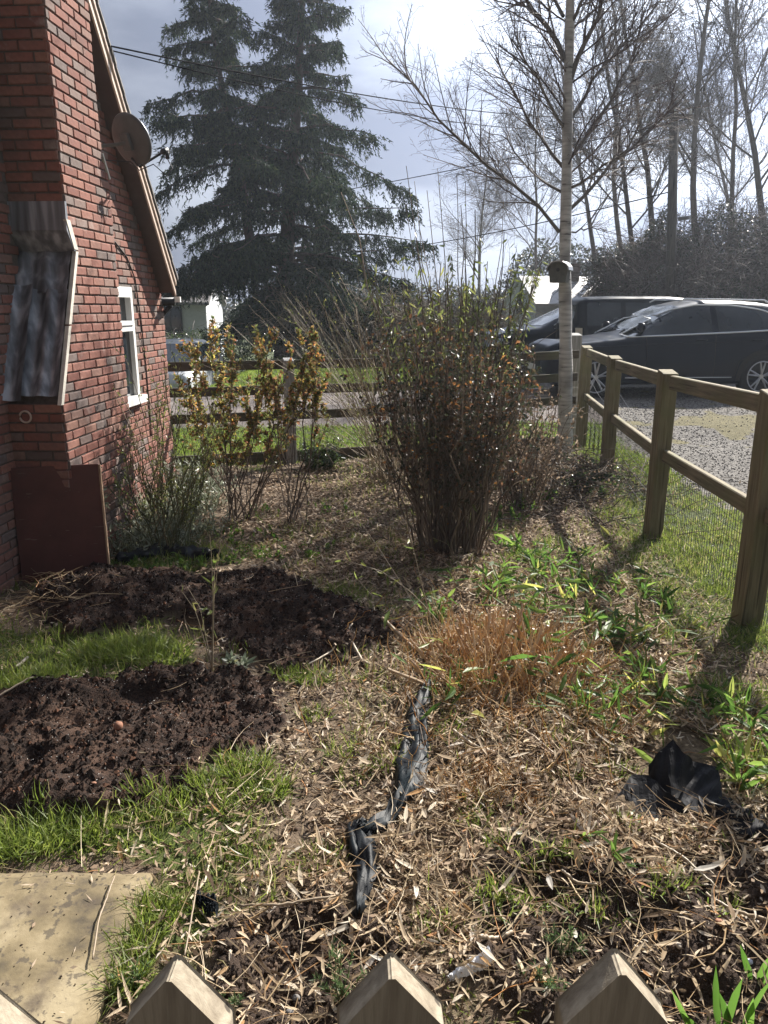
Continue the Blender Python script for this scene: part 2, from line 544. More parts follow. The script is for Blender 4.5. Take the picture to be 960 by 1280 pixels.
def spaced(segs):
    out = []
    for a, b, st in segs:
        out.append(np.arange(a, b, st))
    return np.concatenate(out)
gx = np.concatenate([[-900, -400, -200, -100, -60, -40, -28, -20, -14, -10, -8, -6.5, -5.4, -4.6, -4.0, -3.6, -3.3], spaced([(-3.1, -2.4, .04), (-2.4, 2.6, .0155), (2.6, 4.0, .035), (4.0, 9, .12), (9, 20, .6)]), [20, 24, 30, 40, 60, 100, 200, 400, 900]])
gy = np.concatenate([[-60, -20, -8, -4, -2, -1, -.4], spaced([(0, .9, .06), (.9, 4.6, .0155), (4.6, 7, .03), (7, 10, .05), (10, 14, .12), (14, 30, .5)]), [30, 34, 40, 50, 70, 100, 160, 300, 600, 1200]])
GX, GY = np.meshgrid(gx, gy)
fx_, fy_ = GX.ravel(), GY.ravel()
gm = masks(fx_, fy_)
gz = H(fx_, fy_, gm)
nx, ny = len(gx), len(gy)
idx = np.arange(nx * ny).reshape(ny, nx)
GF = np.stack([idx[:-1, :-1], idx[:-1, 1:], idx[1:, 1:], idx[1:, :-1]], -1).reshape(-1, 4)

m, t = nodes_of('ground')
geo = t.nodes.new('ShaderNodeNewGeometry'); pos = geo.outputs['Position']
n_f = noise(t, 60, 6, .65, vec=pos); n_m = noise(t, 14, 5, .6, vec=pos); n_l = noise(t, 2.3, 4, .6, vec=pos); n_x = noise(t, 190, 3, .6, vec=pos)
earth = ramp(t, n_m, [(.3, (.065, .046, .032)), (.52, (.13, .095, .065)), (.75, (.21, .16, .11))])
grassc = ramp(t, n_m, [(.3, (.045, .060, .018)), (.55, (.085, .11, .028)), (.8, (.15, .15, .05))])
lawnc = ramp(t, n_l, [(.3, (.050, .066, .024)), (.7, (.085, .105, .038))])
compc0 = ramp(t, n_f, [(.3, (.012, .008, .006)), (.5, (.034, .021, .015)), (.62, (.060, .034, .023)), (.8, (.10, .055, .036))])
compc = mixc(t, ramp(t, noise(t, 5.5, 5, .65, vec=pos), [(.48, (0, 0, 0)), (.66, (.75, .75, .75))]), compc0, (.105, .062, .042))
dugc = ramp(t, n_f, [(.3, (.022, .014, .010)), (.55, (.05, .034, .025)), (.8, (.10, .07, .05))])
litc = ramp(t, n_f, [(.3, (.06, .042, .026)), (.6, (.17, .125, .08)), (.8, (.30, .24, .16))])
v = t.nodes.new('ShaderNodeTexVoronoi'); v.inputs['Scale'].default_value = 42; t.links.new(pos, v.inputs['Vector'])
gravc = ramp(t, v.outputs['Color'], [(.1, (.065, .06, .055)), (.5, (.13, .12, .11)), (.9, (.24, .225, .205))])
roadc = ramp(t, n_l, [(.3, (.17, .145, .135)), (.7, (.23, .20, .185))])
mossc = ramp(t, n_m, [(.3, (.10, .09, .045)), (.7, (.19, .165, .085))])
def w(nm, soft=(.35, .65)):
    a = attr(t, nm)
    add = t.nodes.new('ShaderNodeMath'); add.operation = 'MULTIPLY_ADD'; add.inputs[1].default_value = .5
    t.links.new(n_f, add.inputs[0]); 
    sub = t.nodes.new('ShaderNodeMath'); sub.operation = 'ADD'; t.links.new(a, sub.inputs[0]); add.inputs[2].default_value = -.25
    t.links.new(add.outputs[0], sub.inputs[1])
    mr = t.nodes.new('ShaderNodeMapRange'); mr.inputs['From Min'].default_value = soft[0]; mr.inputs['From Max'].default_value = soft[1]
    t.links.new(sub.outputs[0], mr.inputs['Value'])
    return mr.outputs[0]
c = mixc(t, w('grass'), earth, grassc)
c = mixc(t, w('lawn'), c, lawnc)
c = mixc(t, w('litter'), c, litc)
c = mixc(t, w('dug'), c, dugc)
c = mixc(t, w('compost'), c, compc)
dry = ramp(t, n_l, [(.48, (0, 0, 0)), (.62, (.5, .5, .5))])
c = mixc(t, w('gravel'), c, gravc)
c = mixc(t, w('moss'), c, mossc)
c = mixc(t, w('road', (.45, .55)), c, roadc)
hb = t.nodes.new('ShaderNodeMath'); hb.operation = 'ADD'; t.links.new(n_f, hb.inputs[0]); t.links.new(n_x, hb.inputs[1])
finish(t, c, .95, hb.outputs[0], .7, .012, spec=.25)
M_GROUND = m
lawn = gm['grass'] * (1 - gm['inside'])
ground = mk('ground', np.stack([fx_, fy_, gz], -1), GF, M_GROUND, None, True,
            dict(grass=gm['grass'], litter=gm['litter'], dug=gm['dug'], compost=gm['compost'], gravel=gm['gravel'], road=gm['road'], moss=gm['moss'], lawn=lawn), 'structure')

# ================================================================== HOUSE
S_ = 0.053
TH = math.atan(S_)
DU = np.array((math.sin(TH), math.cos(TH), 0)); DN = np.array((math.cos(TH), -math.sin(TH), 0))
ORG = np.array((-1.874, 4.40, 0))
def hp(u, n, z):
    """house frame: u along the gable (away from the camera), n out of the wall, z up"""
    return ORG + DU * u + DN * n + np.array((0, 0, z))
HM = np.stack([DU, DN, (0, 0, 1)], 1)           # columns u,n,z (left-handed pair; boxes are symmetric)

def brickmat(name, src):
    m, t = nodes_of(name)
    r = attr(t, 'rnd') if src else objrnd(t)
    c = ramp(t, r, [(0, (.19, .075, .058)), (.2, (.30, .130, .098)), (.4, (.25, .110, .085)), (.55, (.33, .155, .115)), (.66, (.26, .165, .135)), (.76, (.20, .160, .145)), (.9, (.14, .11, .10)), (1, (.35, .175, .125))])
    n1 = noise(t, 38, 5, .65); n2 = noise(t, 7, 4)
    c = mixc(t, ramp(t, n1, [(.35, (0, 0, 0)), (.8, (.55, .55, .55))]), c, (.13, .075, .06))
    c = mixc(t, ramp(t, n2, [(.55, (0, 0, 0)), (.85, (.35, .35, .35))]), c, (.42, .33, .27))
    gp_ = t.nodes.new('ShaderNodeNewGeometry'); st_ = noise(t, 2.4, 5, .6, vec=gp_.outputs['Position']); st2 = noise(t, 5.5, 5, .65, vec=gp_.outputs['Position'])
    c = mixc(t, ramp(t, st_, [(.50, (0, 0, 0)), (.72, (.55, .55, .55))]), c, (.12, .09, .08))
    c = mixc(t, ramp(t, st2, [(.60, (0, 0, 0)), (.76, (.45, .45, .45))]), c, (.46, .40, .36))
    finish(t, c, .9, n1, .6, .004, spec=.25)
    return m
M_BRICK = brickmat('brick', False); M_BRICKS = brickmat('brick_field', True)
M_MORTAR = plain('mortar', (.125, .105, .09), .95, vary=.25, scale=40, bump=.5)
M_RENDER = plain('old_mortar_fillet', (.62, .58, .50), .9, vary=.15, scale=20, bump=.4)
M_WHITE = plain('white_paint', (.78, .78, .76), .45, vary=.05)
M_GLASSD = plain('window_glass', (.02, .025, .03), .06, vary=.1, spec=.8)
M_BARGE = plain('brown_bargeboard', (.085, .055, .045), .5, vary=.2, scale=12)
M_TRIM = plain('pale_verge_trim', (.58, .46, .38), .5, vary=.12, scale=20)
M_TILE = plain('grey_roof_tile', (.20, .19, .185), .85, vary=.25, scale=14, bump=.5)
M_METALG = plain('grey_metal', (.35, .36, .37), .45, .7, vary=.15)
M_BLACKP = plain('black_plastic', (.018, .018, .02), .4, vary=.2)

house = thing('brick_house', 'red brick house with steep gable and brick chimney along the left side of the garden', 'house', hp(0, 0, 0))
house_off = ORG.copy()
def hloc(P):
    return np.asarray(P) - house_off
BL, BH, BD = .167, .056, .02            # brick pitch, course height, relief
def brick_mesh(L, Hh, k):
    """a brick whose outer edges are worn: lies in x (length), z (height), proud along +y"""
    rs = np.random.RandomState(k)
    hx, hz, d = L / 2, Hh / 2, BD
    j = lambda s=.0016: rs.uniform(-s, s)
    c = .0035
    V = []
    for y, i in ((-.01, 0), (d - c, 0), (d, c)):
        for sx, sz in ((-1, -1), (1, -1), (1, 1), (-1, 1)):
            V.append((sx * (hx - i) + j(), y + (j(.001) if y == d else 0), sz * (hz - i) + j()))
    F = [(8, 9, 10, 11)]
    for l in (0, 4):
        for q in range(4):
            F.append((l + q, l + (q + 1) % 4, l + 4 + (q + 1) % 4, l + 4 + q))
    return np.array(V), np.array(F)
BV = {}
for kind_, L in (('full', BL - .010), ('half', BL / 2 - .010)):
    BV[kind_] = []
    for k in range(5):
        V, F = brick_mesh(L, BH - .010, k + (0 if kind_ == 'full' else 50))
        BV[kind_].append((V, F, mk('brick', V, F, M_BRICK, me_only=True)))
faces_spec = []
# every face: (name, origin u,n, direction 'u' or 'n', width function(z)->(lo,hi), z range)
def face_bricks(org, ax, nrm, rng, z0, z1, skip=None, rs=random.Random(3)):
    """bricks in stretcher bond on a vertical face; rng(z)->(a,b) along ax"""
    res = []
    nrow = int((z1 - z0) / BH)
    for r in range(nrow):
        z = z0 + (r + .5) * BH
        a, b = rng(z)
        off = (r % 2) * BL / 2
        k0 = math.floor((a - off) / BL) - 1
        k = k0
        while True:
            lo = off + k * BL; hi = lo + BL; k += 1
            if lo >= b - .03:
                break
            lo2, hi2 = max(lo, a), min(hi, b)
            if hi2 - lo2 < .04:
                continue
            mid = (lo2 + hi2) / 2
            if skip and skip(mid, z):
                continue
            res.append((org + ax * mid + np.array((0, 0, z)), ax, nrm, hi2 - lo2, rs.random()))
    return res
GAB_N = -.33                      # the gable wall stands back from the chimney side
GU0, GU1 = -1.95, 2.85            # gable extent along u
STK0, STK1 = .30, .90             # upper stack along u (front, back)
RIDGE_U = .40
EAVE_U, EAVE_Z, SLOPE = 2.68, 1.87, 1.33
def roof_under(u):                # soffit height on the wall
    return EAVE_Z + SLOPE * (EAVE_U - u) if u > RIDGE_U else EAVE_Z + SLOPE * (EAVE_U - RIDGE_U) - SLOPE * (RIDGE_U - u)
WIN = (1.38, 2.08, .86, 1.77)
bricks = []
Z0v = np.array((0, 0, 0.))
# chimney side face (sunlit): base, sloping shoulder to the stack, the stack
def side_rng(z):
    if z < 1.06: a = 0.0
    elif z < 1.98: a = .42 * (z - 1.06) / .92
    elif z < 2.04: a = .36
    else: a = .30
    b = .985 if z < 2.42 else (.985 - (z - 2.42) / .14 * .085 if z < 2.56 else .90)
    return a - .009, b
bricks += [('s',) + b for b in face_bricks(ORG, DU, DN, side_rng, 0.0, 4.7)]
# chimney front faces (shaded, towards the camera)
FRONT = -DU
CH_N0 = -.62                      # chimney runs back into the house
bricks += [('f',) + b for b in face_bricks(ORG, DN, -DU, lambda z: (GAB_N, .005), 0.0, 1.07)]
bricks += [('f',) + b for b in face_bricks(ORG + DU * STK0, DN, -DU, lambda z: (-.62, 0.005), 2.08, 4.7)]
# gable wall
def gr(z):
    # where the wall is under the roof
    lo, hi = GU0, GU1
    hi = min(hi, EAVE_U - (z - EAVE_Z) / SLOPE)
    lo = max(lo, RIDGE_U - (EAVE_U - RIDGE_U) + (z - EAVE_Z) / SLOPE)
    return lo, hi
def gskip(u, z):
    return (WIN[0] - .03 < u < WIN[1] + .03 and WIN[2] - .04 < z < WIN[3] + .02) or (.32 < u < .90 and z < 4.2) or (.06 < u < .90 and z < 1.1)
bricks += [('g',) + b for b in face_bricks(ORG + DN * GAB_N, DU, DN, gr, 0.0, 4.35, gskip)]
# flank wall at the far corner and near corner (facing along u)
bricks += [('e',) + b for b in face_bricks(ORG + DU * GU1, -DN, DU, lambda z: (-GAB_N, -GAB_N + 3.2), 0.0, 1.62)]
bricks += [('e',) + b for b in face_bricks(ORG + DU * GU0, DN, -DU, lambda z: (-3.4, GAB_N), 0.0, 1.62)]
# which bricks are large in the picture: score by projected size
def bscore(b):
    p = b[1] + DN * 0
    v = p - np.array((0, 0, CAM_H))
    D = v[1] * CP - v[2] * SP
    if D < .5: return -1
    px = 480 + FPX * v[0] / D; py = 640 - FPX * (v[1] * SP + v[2] * CP) / D
    if px < -4 or px > 964 or py < -8 or py > 1290: return -1
    vis = 1.0
    if b[0] == 'e': return -1
    if b[0] == 'g' and (b[1] - ORG) @ DU > .2:
        vis = .95
    vv = v / np.linalg.norm(v)
    return vis * abs(vv @ b[3]) / (D * D) * (b[4] / BL) * (1.5 if b[0] in 'sg' and b[1][2] > .3 else 1.0)
order = sorted(range(len(bricks)), key=lambda i: -bscore(bricks[i]))
indiv = set(order[:296])
field = MB()
house_wall = None
def bmat4(p, ax, nrm):
    # columns: length axis, outward axis, up
    M = Matrix(((ax[0], nrm[0], 0, p[0]), (ax[1], nrm[1], 0, p[1]), (ax[2], nrm[2], 1, p[2]), (0, 0, 0, 1)))
    return M
chim = MB(); wallb = MB()
# mortar cores ------------------------------------------------------------
def hbox(mb, u0, u1, n0, n1, z0, z1):
    P = np.array([hloc(hp(u, n, z)) for z in (z0, z1) for n in (n0, n1) for u in (u0, u1)])
    mb.add(P, [(0, 1, 3, 2), (4, 6, 7, 5), (0, 4, 5, 1), (2, 3, 7, 6), (0, 2, 6, 4), (1, 5, 7, 3)])
hbox(chim, .002, .983, -.62, -.0, -.3, 1.06)
hbox(chim, .302, .898, -.62, -.0, 2.06, 4.7)
# middle of the chimney: a prism with the sloped shoulder
prof = [(.002, 1.0), (.983, 1.0), (.983, 2.42), (.90, 2.55), (.90, 2.1), (.302, 2.1), (.422, 1.97)]
P = []
for n in (-.60, -.001):
    P += [hloc(hp(u, n, z)) for u, z in prof]
k = len(prof)
chim.add(P, [(i, (i + 1) % k, k + (i + 1) % k, k + i) for i in range(k)])
chim.F.setdefault(k, []).append(np.array([[chim.n - 2 * k + i for i in range(k - 1, -1, -1)], [chim.n - k + i for i in range(k)]]))
o_ch = chim.build('chimney', M_MORTAR, house)
# gable wall core with an opening for the window
def wall_poly(mb, pts, n0, n1):
    k = len(pts); P = []
    for n in (n0, n1):
        P += [hloc(hp(u, n, z)) for u, z in pts]
    mb.add(P, [(i, (i + 1) % k, k + (i + 1) % k, k + i) for i in range(k)])
    mb.F.setdefault(k, []).append(np.array([[mb.n - 2 * k + i for i in range(k - 1, -1, -1)], [mb.n - k + i for i in range(k)]]))
g0, g1 = GAB_N - .12, GAB_N
wu0, wu1, wz0, wz1 = WIN
wall_poly(wallb, [(GU0, -.3), (wu0, -.3), (wu0, roof_under(wu0)), (RIDGE_U, roof_under(RIDGE_U)), (GU0, roof_under(GU0))], g0, g1)
wall_poly(wallb, [(wu0 + .001, -.3), (wu1, -.3), (wu1, wz0), (wu0 + .001, wz0)], g0, g1)
wall_poly(wallb, [(wu0 + .001, wz1), (wu1, wz1), (wu1, roof_under(wu1)), (wu0 + .001, roof_under(wu0))], g0, g1)
wall_poly(wallb, [(wu1 + .001, -.3), (GU1, -.3), (GU1, roof_under(GU1)), (wu1 + .001, roof_under(wu1))], g0, g1)
hbox(wallb, GU1 - .12, GU1 - .001, -3.5, g0 - .001, -.3, 1.62)
hbox(wallb, GU0 + .001, GU0 + .12, -3.5, g0 - .001, -.3, 1.62)
o_wall = wallb.build('wall', M_MORTAR, house)
for i, b in enumerate(bricks):
    kind_, p, ax, nrm, L, r = b
    key = 'full' if L > BL * .8 else 'half'
    V, F, me = random.choice(BV[key])
    nom = BL if key == 'full' else BL / 2
    sx = (L - .010) / (nom - .010)
    if i in indiv:
        o = bpy.data.objects.new('brick', me)
        link(o, o_ch if kind_ in 'sf' else o_wall)
        tw = Matrix.Rotation(random.uniform(-.012, .012), 4, 'Y')
        o.matrix_local = bmat4(hloc(p) + nrm * (random.uniform(-.002, .003) - .012), ax, nrm) @ tw @ Matrix.Diagonal((sx, 1, 1, 1))
    else:
        A = np.stack([ax, nrm, (0, 0, 1)], 1)
        VV = (V * np.array((sx, 1, 1))) @ A.T + hloc(p) + nrm * (random.uniform(-.002, .003) - .012)
        field.add(VV, F, r)
field.build('brick_courses', M_BRICKS, o_wall, kind='stuff')

# lead / corrugated sheets over the chimney shoulder
m, t = nodes_of('weathered_lead')
g = noise(t, 7, 3, .45, stretch=(2.6, 2.6, .16)); g2 = noise(t, 22, 3)
cc = ramp(t, g, [(.3, (.09, .095, .105)), (.5, (.22, .235, .26)), (.68, (.50, .53, .58))])
finish(t, cc, .5, g2, .12, .003, metallic=.35)
M_LEAD = m
def sheet_mesh(n0, n1, s0, s1, ncor, depth, lift):
    V = []; nu, nv = ncor * 8 + 1, 9
    for j in range(nv):
        s = s0 + (s1 - s0) * j / (nv - 1)
        for i in range(nu):
            f = i / (nu - 1)
            nn = n0 + (n1 - n0) * f
            d = depth * (math.cos(f * ncor * 2 * PI)) + lift + .006 * math.sin(j * 1.7 + i * .2)
            u = .42 * (s - 1.06) / .92
            V.append(hloc(hp(u - d * .96 - .0, nn, s + d * .28)))
    F = [(j * nu + i, j * nu + i + 1, (j + 1) * nu + i + 1, (j + 1) * nu + i) for j in range(nv - 1) for i in range(nu - 1)]
    return V, F
lead = mk('flashing', [hloc(hp(.302, -.62, 2.2)), hloc(hp(.302, .012, 2.2)), hloc(hp(.30, -.62, 2.03)), hloc(hp(.30, .012, 2.03)), hloc(hp(.375, -.62, 1.93)), hloc(hp(.375, .012, 1.93)),
          hloc(hp(.28, -.62, 2.2)), hloc(hp(.28, .012, 2.2)), hloc(hp(.272, -.62, 2.04)), hloc(hp(.272, .012, 2.04)), hloc(hp(.345, -.62, 1.93)), hloc(hp(.345, .012, 1.93))],
          [(0, 1, 3, 2), (2, 3, 5, 4), (6, 8, 9, 7), (8, 10, 11, 9), (0, 6, 7, 1), (1, 7, 9, 3), (3, 9, 11, 5), (4, 5, 11, 10)], M_LEAD, o_ch)
for a, b, s0, s1, nc, lf in ((-.62, -.01, 1.68, 1.93, 4, .035), (-.62, -.21, 1.07, 1.72, 3, .06), (-.23, -.01, 1.10, 1.70, 2, .03)):
    V, F = sheet_mesh(a, b, s0, s1, nc, .014, lf)
    mk('corrugated_sheet', V, F, M_LEAD, o_ch, True)
fl = MB()
for s0, s1 in ((1.06, 1.5), (1.51, 1.93)):
    P = [hloc(hp(.42 * (s - 1.06) / .92 + du, n, s)) for s in (s0, s1) for n in (-.01, .014) for du in (-.035, -.002)]
    fl.add(P, [(0, 1, 3, 2), (4, 6, 7, 5), (0, 4, 5, 1), (2, 3, 7, 6), (0, 2, 6, 4), (1, 5, 7, 3)])
P = [hloc(hp(u, n, z)) for z, uo in ((1.94, .37), (2.10, .30)) for n in (-.004, .016) for u in (uo - .03, uo + .02)]
fl.add(P, [(0, 1, 3, 2), (4, 6, 7, 5), (0, 4, 5, 1), (2, 3, 7, 6), (0, 2, 6, 4), (1, 5, 7, 3)])
fl.build('mortar_fillet', M_RENDER, o_ch)
# round vent tile in the base
lat = MB()
c0 = hloc(hp(-.022, -.215, .99))
th = np.linspace(0, 2 * PI, 25)
lat.tube([c0 + DN * .033 * math.cos(a) + np.array((0, 0, .033 * math.sin(a))) for a in th], .006, 6, cap=False)
lat.build('vent_ring', M_TRIM, o_ch, True)
# shoulder on the far side of the stack, capped with mortar
P = [hloc(hp(u, n, z)) for n in (-.2, .012) for u, z in ((.90, 2.56), (.915, 2.57), (1.0, 2.43), (.985, 2.42))]
mk('mortar_fillet', P, [(0, 1, 2, 3), (7, 6, 5, 4), (0, 4, 5, 1), (1, 5, 6, 2), (2, 6, 7, 3), (3, 7, 4, 0)], M_RENDER, o_ch)

# window ------------------------------------------------------------------
fr = MB()
fw = .045
gN = GAB_N - .02
def wb(mb, u0, u1, z0, z1, n0=gN - .03, n1=gN + .035):
    hbox(mb, u0, u1, n0, n1, z0, z1)
hbox(fr, wu0, wu0 + fw, gN - .04, gN + .03, wz0 + .03, wz1)
hbox(fr, wu1 - fw, wu1, gN - .04, gN + .03, wz0 + .03, wz1)
hbox(fr, wu0 + fw, wu1 - fw, gN - .04, gN + .03, wz1 - fw, wz1 - .001)
zt = 1.42
hbox(fr, wu0 + fw, wu1 - fw, gN - .04, gN + .034, zt, zt + .045)
win = fr.build('window', M_WHITE, house)
cs = MB()   # opening top light, frame proud of the rest
hbox(cs, wu0 + fw + .003, wu0 + fw + .038, gN - .02, gN + .045, zt + .048, wz1 - fw - .003)
hbox(cs, wu1 - fw - .038, wu1 - fw - .003, gN - .02, gN + .045, zt + .048, wz1 - fw - .003)
hbox(cs, wu0 + fw + .039, wu1 - fw - .039, gN - .02, gN + .045, zt + .048, zt + .083)
hbox(cs, wu0 + fw + .039, wu1 - fw - .039, gN - .02, gN + .045, wz1 - fw - .038, wz1 - fw - .003)
cs.build('frame', M_WHITE, win)
pn = MB(); hbox(pn, wu0 + fw, wu1 - fw, gN - .012, gN - .006, wz0 + .03, zt); pn.build('pane', M_GLASSD, win)
pn = MB(); hbox(pn, wu0 + fw + .03, wu1 - fw - .03, gN - .010, gN - .004, zt + .07, wz1 - fw - .02); pn.build('pane', M_GLASSD, win)
sl = MB(); hbox(sl, wu0 - .03, wu1 + .03, gN - .04, GAB_N + .06, wz0 - .03, wz0 + .029); sl.build('sill', M_WHITE, win)
# roof --------------------------------------------------------------------
OVH = GAB_N + .14
sl_ang = math.atan(SLOPE)
def roofseg(side):
    """prism of the roof thickness on one slope"""
    us = (2.62, RIDGE_U) if side > 0 else (2 * RIDGE_U - 2.62, RIDGE_U)
    return us
def zr(u):
    return EAVE_Z + SLOPE * (EAVE_U - abs(u - RIDGE_U) - RIDGE_U)
roofm = MB()
def slope_slab(mb, n0, n1, t0, t1, u_lo=None):
    for sgn in (1, -1):
        ue = RIDGE_U + sgn * 2.38
        q = []
        for tt in (t0, t1):
            q.append([(ue, zr(ue) + tt), (RIDGE_U, zr(RIDGE_U) + tt)])
        P = [hloc(hp(u, n, z)) for n in (n0, n1) for u, z in (q[0][0], q[0][1], q[1][1], q[1][0])]
        F = [(0, 3, 2, 1), (4, 5, 6, 7), (0, 1, 5, 4), (1, 2, 6, 5), (2, 3, 7, 6), (3, 0, 4, 7)]
        mb.add(P, F)
slope_slab(roofm, -3.6, OVH - .025, .0, .10)
roof = roofm.build('roof', M_BARGE, house)
bb = MB(); slope_slab(bb, OVH - .022, OVH, -.03, .125); bb.build('bargeboard', M_BARGE, roof)
bb = MB(); slope_slab(bb, OVH + .001, OVH + .014, -.028, .022); slope_slab(bb, OVH + .001, OVH + .024, .065, .110); bb.build('verge_trim', M_TRIM, roof)
# tiles: rows on the slopes, verge tiles singly visible
rows = 20
tl = MB(); nt_ = 0
for sgn in (1, -1):
    for r in range(rows):
        u_hi = RIDGE_U + sgn * (2.41 - r * 2.41 / rows); u_lo = RIDGE_U + sgn * (2.41 - (r + 1.12) * 2.41 / rows)
        P = [hloc(hp(u, n, z)) for n in (-3.6, OVH + .035) for u, z in ((u_hi, zr(u_hi) + .150), (u_lo, zr(u_lo) + .132), (u_lo, zr(u_lo) + .150), (u_hi, zr(u_hi) + .185))]
        if sgn > 0:
            e = MB(); P2_ = [hloc(hp(u, n, z)) for n in (OVH - .12, OVH + .035) for u, z in ((u_hi, zr(u_hi) + .150), (u_lo, zr(u_lo) + .132), (u_lo, zr(u_lo) + .150), (u_hi, zr(u_hi) + .185))]
            e.add(P2_, [(0, 1, 2, 3), (7, 6, 5, 4), (0, 4, 5, 1), (1, 5, 6, 2), (2, 6, 7, 3), (3, 7, 4, 0)]); e.build('tile', M_TILE, roof)
            P = [hloc(hp(u, n, z)) for n in (-3.6, OVH - .125) for u, z in ((u_hi, zr(u_hi) + .150), (u_lo, zr(u_lo) + .132), (u_lo, zr(u_lo) + .150), (u_hi, zr(u_hi) + .185))]
        tl.add(P, [(0, 1, 2, 3), (7, 6, 5, 4), (0, 4, 5, 1), (1, 5, 6, 2), (2, 6, 7, 3), (3, 7, 4, 0)])
tl.build('roof_tiles', M_TILE, roof, kind='stuff')
# gutter end, downpipe at far corner
gt = MB()
pts = [hloc(hp(2.83, n, 1.66)) for n in (OVH - .02, -1.2)]
gt.tube(pts, .038, 10); gt.build('gutter', M_BLACKP, roof, True)
gt = MB()
gt.box(hloc(hp(2.83, OVH + .01, 1.68)), (.03, .05, .05), M=HM); gt.build('gutter_end', M_WHITE, roof)
gt = MB(); gt.tube([hloc(hp(2.84, OVH - .06, 1.63)), hloc(hp(2.89, GAB_N - .05, 1.52)), hloc(hp(2.885, GAB_N - .07, 1.42)), hloc(hp(2.885, GAB_N - .07, .0))], .022, 8)
gt.build('downpipe', M_BLACKP, house, True)
gt = MB(); gt.tube([hloc(hp(2.885, GAB_N - .04, z)) for z in (1.56, 1.44)], .022, 8); gt.build('pipe_joint', M_WHITE, house, True)
# a thin cable looping down the gable wall
cb = MB()
cb.tube([hloc(hp(u, GAB_N + .015, z)) for u, z in ((1.40, 2.10), (1.55, 2.13), (1.80, 2.10), (2.02, 2.0), (2.16, 1.84), (2.22, 1.5), (2.25, 1.1), (2.25, .5))], .006, 5)
cb.build('cable', M_BLACKP, house, True)

# satellite dish ----------------------------------------------------------
M_DISH = plain('grey_dish_paint', (.095, .09, .09), .5, vary=.2, scale=10)
dc = at(160, 177, 5.62)
wallp = np.array((-2.107 + GAB_N + .053 * 5.55, 5.55, dc[2] - .06))
dish = thing('satellite_dish', 'dark grey satellite dish seen from behind, fixed beside the bargeboard of the brick house', 'satellite dish', dc)
ddir = norm(np.array((math.sin(R(22)), math.cos(R(22)), math.tan(R(24)))))
du_ = norm(np.cross(ddir, (0, 0, 1))); dv_ = np.cross(du_, ddir)
V = []; rings, seg = 8, 36
for i in range(rings + 1):
    rr = i / rings
    for k in range(seg):
        a = 2 * PI * k / seg
        V.append(du_ * .148 * rr * math.cos(a) + dv_ * .168 * rr * math.sin(a) + ddir * (.045 * rr * rr))
F = [(i * seg + k, i * seg + (k + 1) % seg, (i + 1) * seg + (k + 1) % seg, (i + 1) * seg + k) for i in range(rings) for k in range(seg)]
d_o = mk('reflector', V, F, M_DISH, dish, True)
md = d_o.modifiers.new('solid', 'SOLIDIFY'); md.thickness = .005
rm = MB(); rm.tube([V[rings * seg + k % seg] for k in range(seg + 1)], .005, 6, cap=False); rm.build('rim', M_METALG, dish, True)
arm = MB()
lnb = du_ * .19 * 1 - dv_ * .10 + ddir * .14
arm.tube([-dv_ * .10 - ddir * .02, -dv_ * .17 + ddir * .03, lnb], .009, 8)
arm.build('arm', M_BLACKP, dish, True)
hd = MB(); hd.tube([lnb - ddir * .01, lnb - ddir * .06], [.022, .018], 10); hd.tube([lnb, lnb - np.array((0, 0, .06))], .014, 8); hd.build('receiver', M_BLACKP, dish, True)
br = MB()
br.box(-ddir * .02, (.07, .03, .11), M=np.stack([du_, ddir, dv_], 1), bev=.004)
br.tube([-ddir * .03, -ddir * .06 - du_ * .05, wallp - dc], .012, 8)
br.box(wallp - dc, (.03, .09, .12), rz=-TH, bev=.004)
br.build('bracket', M_DISH, dish)
lc = MB()
a_ = lnb - np.array((0, 0, .06))
lc.tube([a_, a_ + (.03, 0, -.06), a_ + (-.01, -.02, -.11), a_ + (-.09, -.04, -.04), -dv_ * .19 + ddir * .02, -dv_ * .12 - ddir * .04, wallp - dc + (0, 0, -.05)], .004, 5)
lc.build('cable', M_BLACKP, dish, True)

# board leaning on the chimney ---------------------------------------------
m, t = nodes_of('red_brown_board')
g = noise(t, 5, 5, .6); g2 = noise(t, 40, 4, stretch=(1, 1, .1))
cc = ramp(t, g, [(.3, (.075, .026, .020)), (.7, (.125, .045, .035))])
sc_1 = noise(t, 60, 2, .5, stretch=(.04, 1, 1)); sc_2 = noise(t, 3.2, 6, .7)
cc = mixc(t, ramp(t, sc_1, [(.70, (0, 0, 0)), (.73, (.5, .5, .5))]), cc, (.24, .15, .12))
cc = mixc(t, ramp(t, sc_2, [(.56, (0, 0, 0)), (.68, (.5, .5, .5))]), cc, (.05, .035, .03))
finish(t, cc, .6, g2, .2, .003)
M_BOARD = m
M_BEDGE = woodmat('board_edge', (.20, .12, .07), (.36, .24, .15), (.5, .36, .24))
b_l = site(33, 731); b_r = site(136, 716)
bx, by = (b_l[0] + b_r[0]) / 2, (b_l[1] + b_r[1]) / 2
board = thing('wooden_board', 'red brown wooden board leaning against the brick chimney base', 'board', (bx, by - .03, 0))
wid = .50; hgt = .70
tz = math.atan2(b_r[1] - b_l[1], b_r[0] - b_l[0]) * .35
Mb = rotz(tz) @ rotx(-.11) @ roty(-.02)
mbx = MB(); mbx.box(Mb @ np.array((0, 0, hgt / 2 + .0)), (wid, .018, hgt), M=Mb, bev=.002); mbx.build('panel', M_BOARD, board)
mbx = MB(); mbx.box(Mb @ np.array((wid / 2 + .006, 0, hgt / 2)), (.010, .03, hgt - .01), M=Mb); mbx.build('edge_batten', M_BEDGE, board)

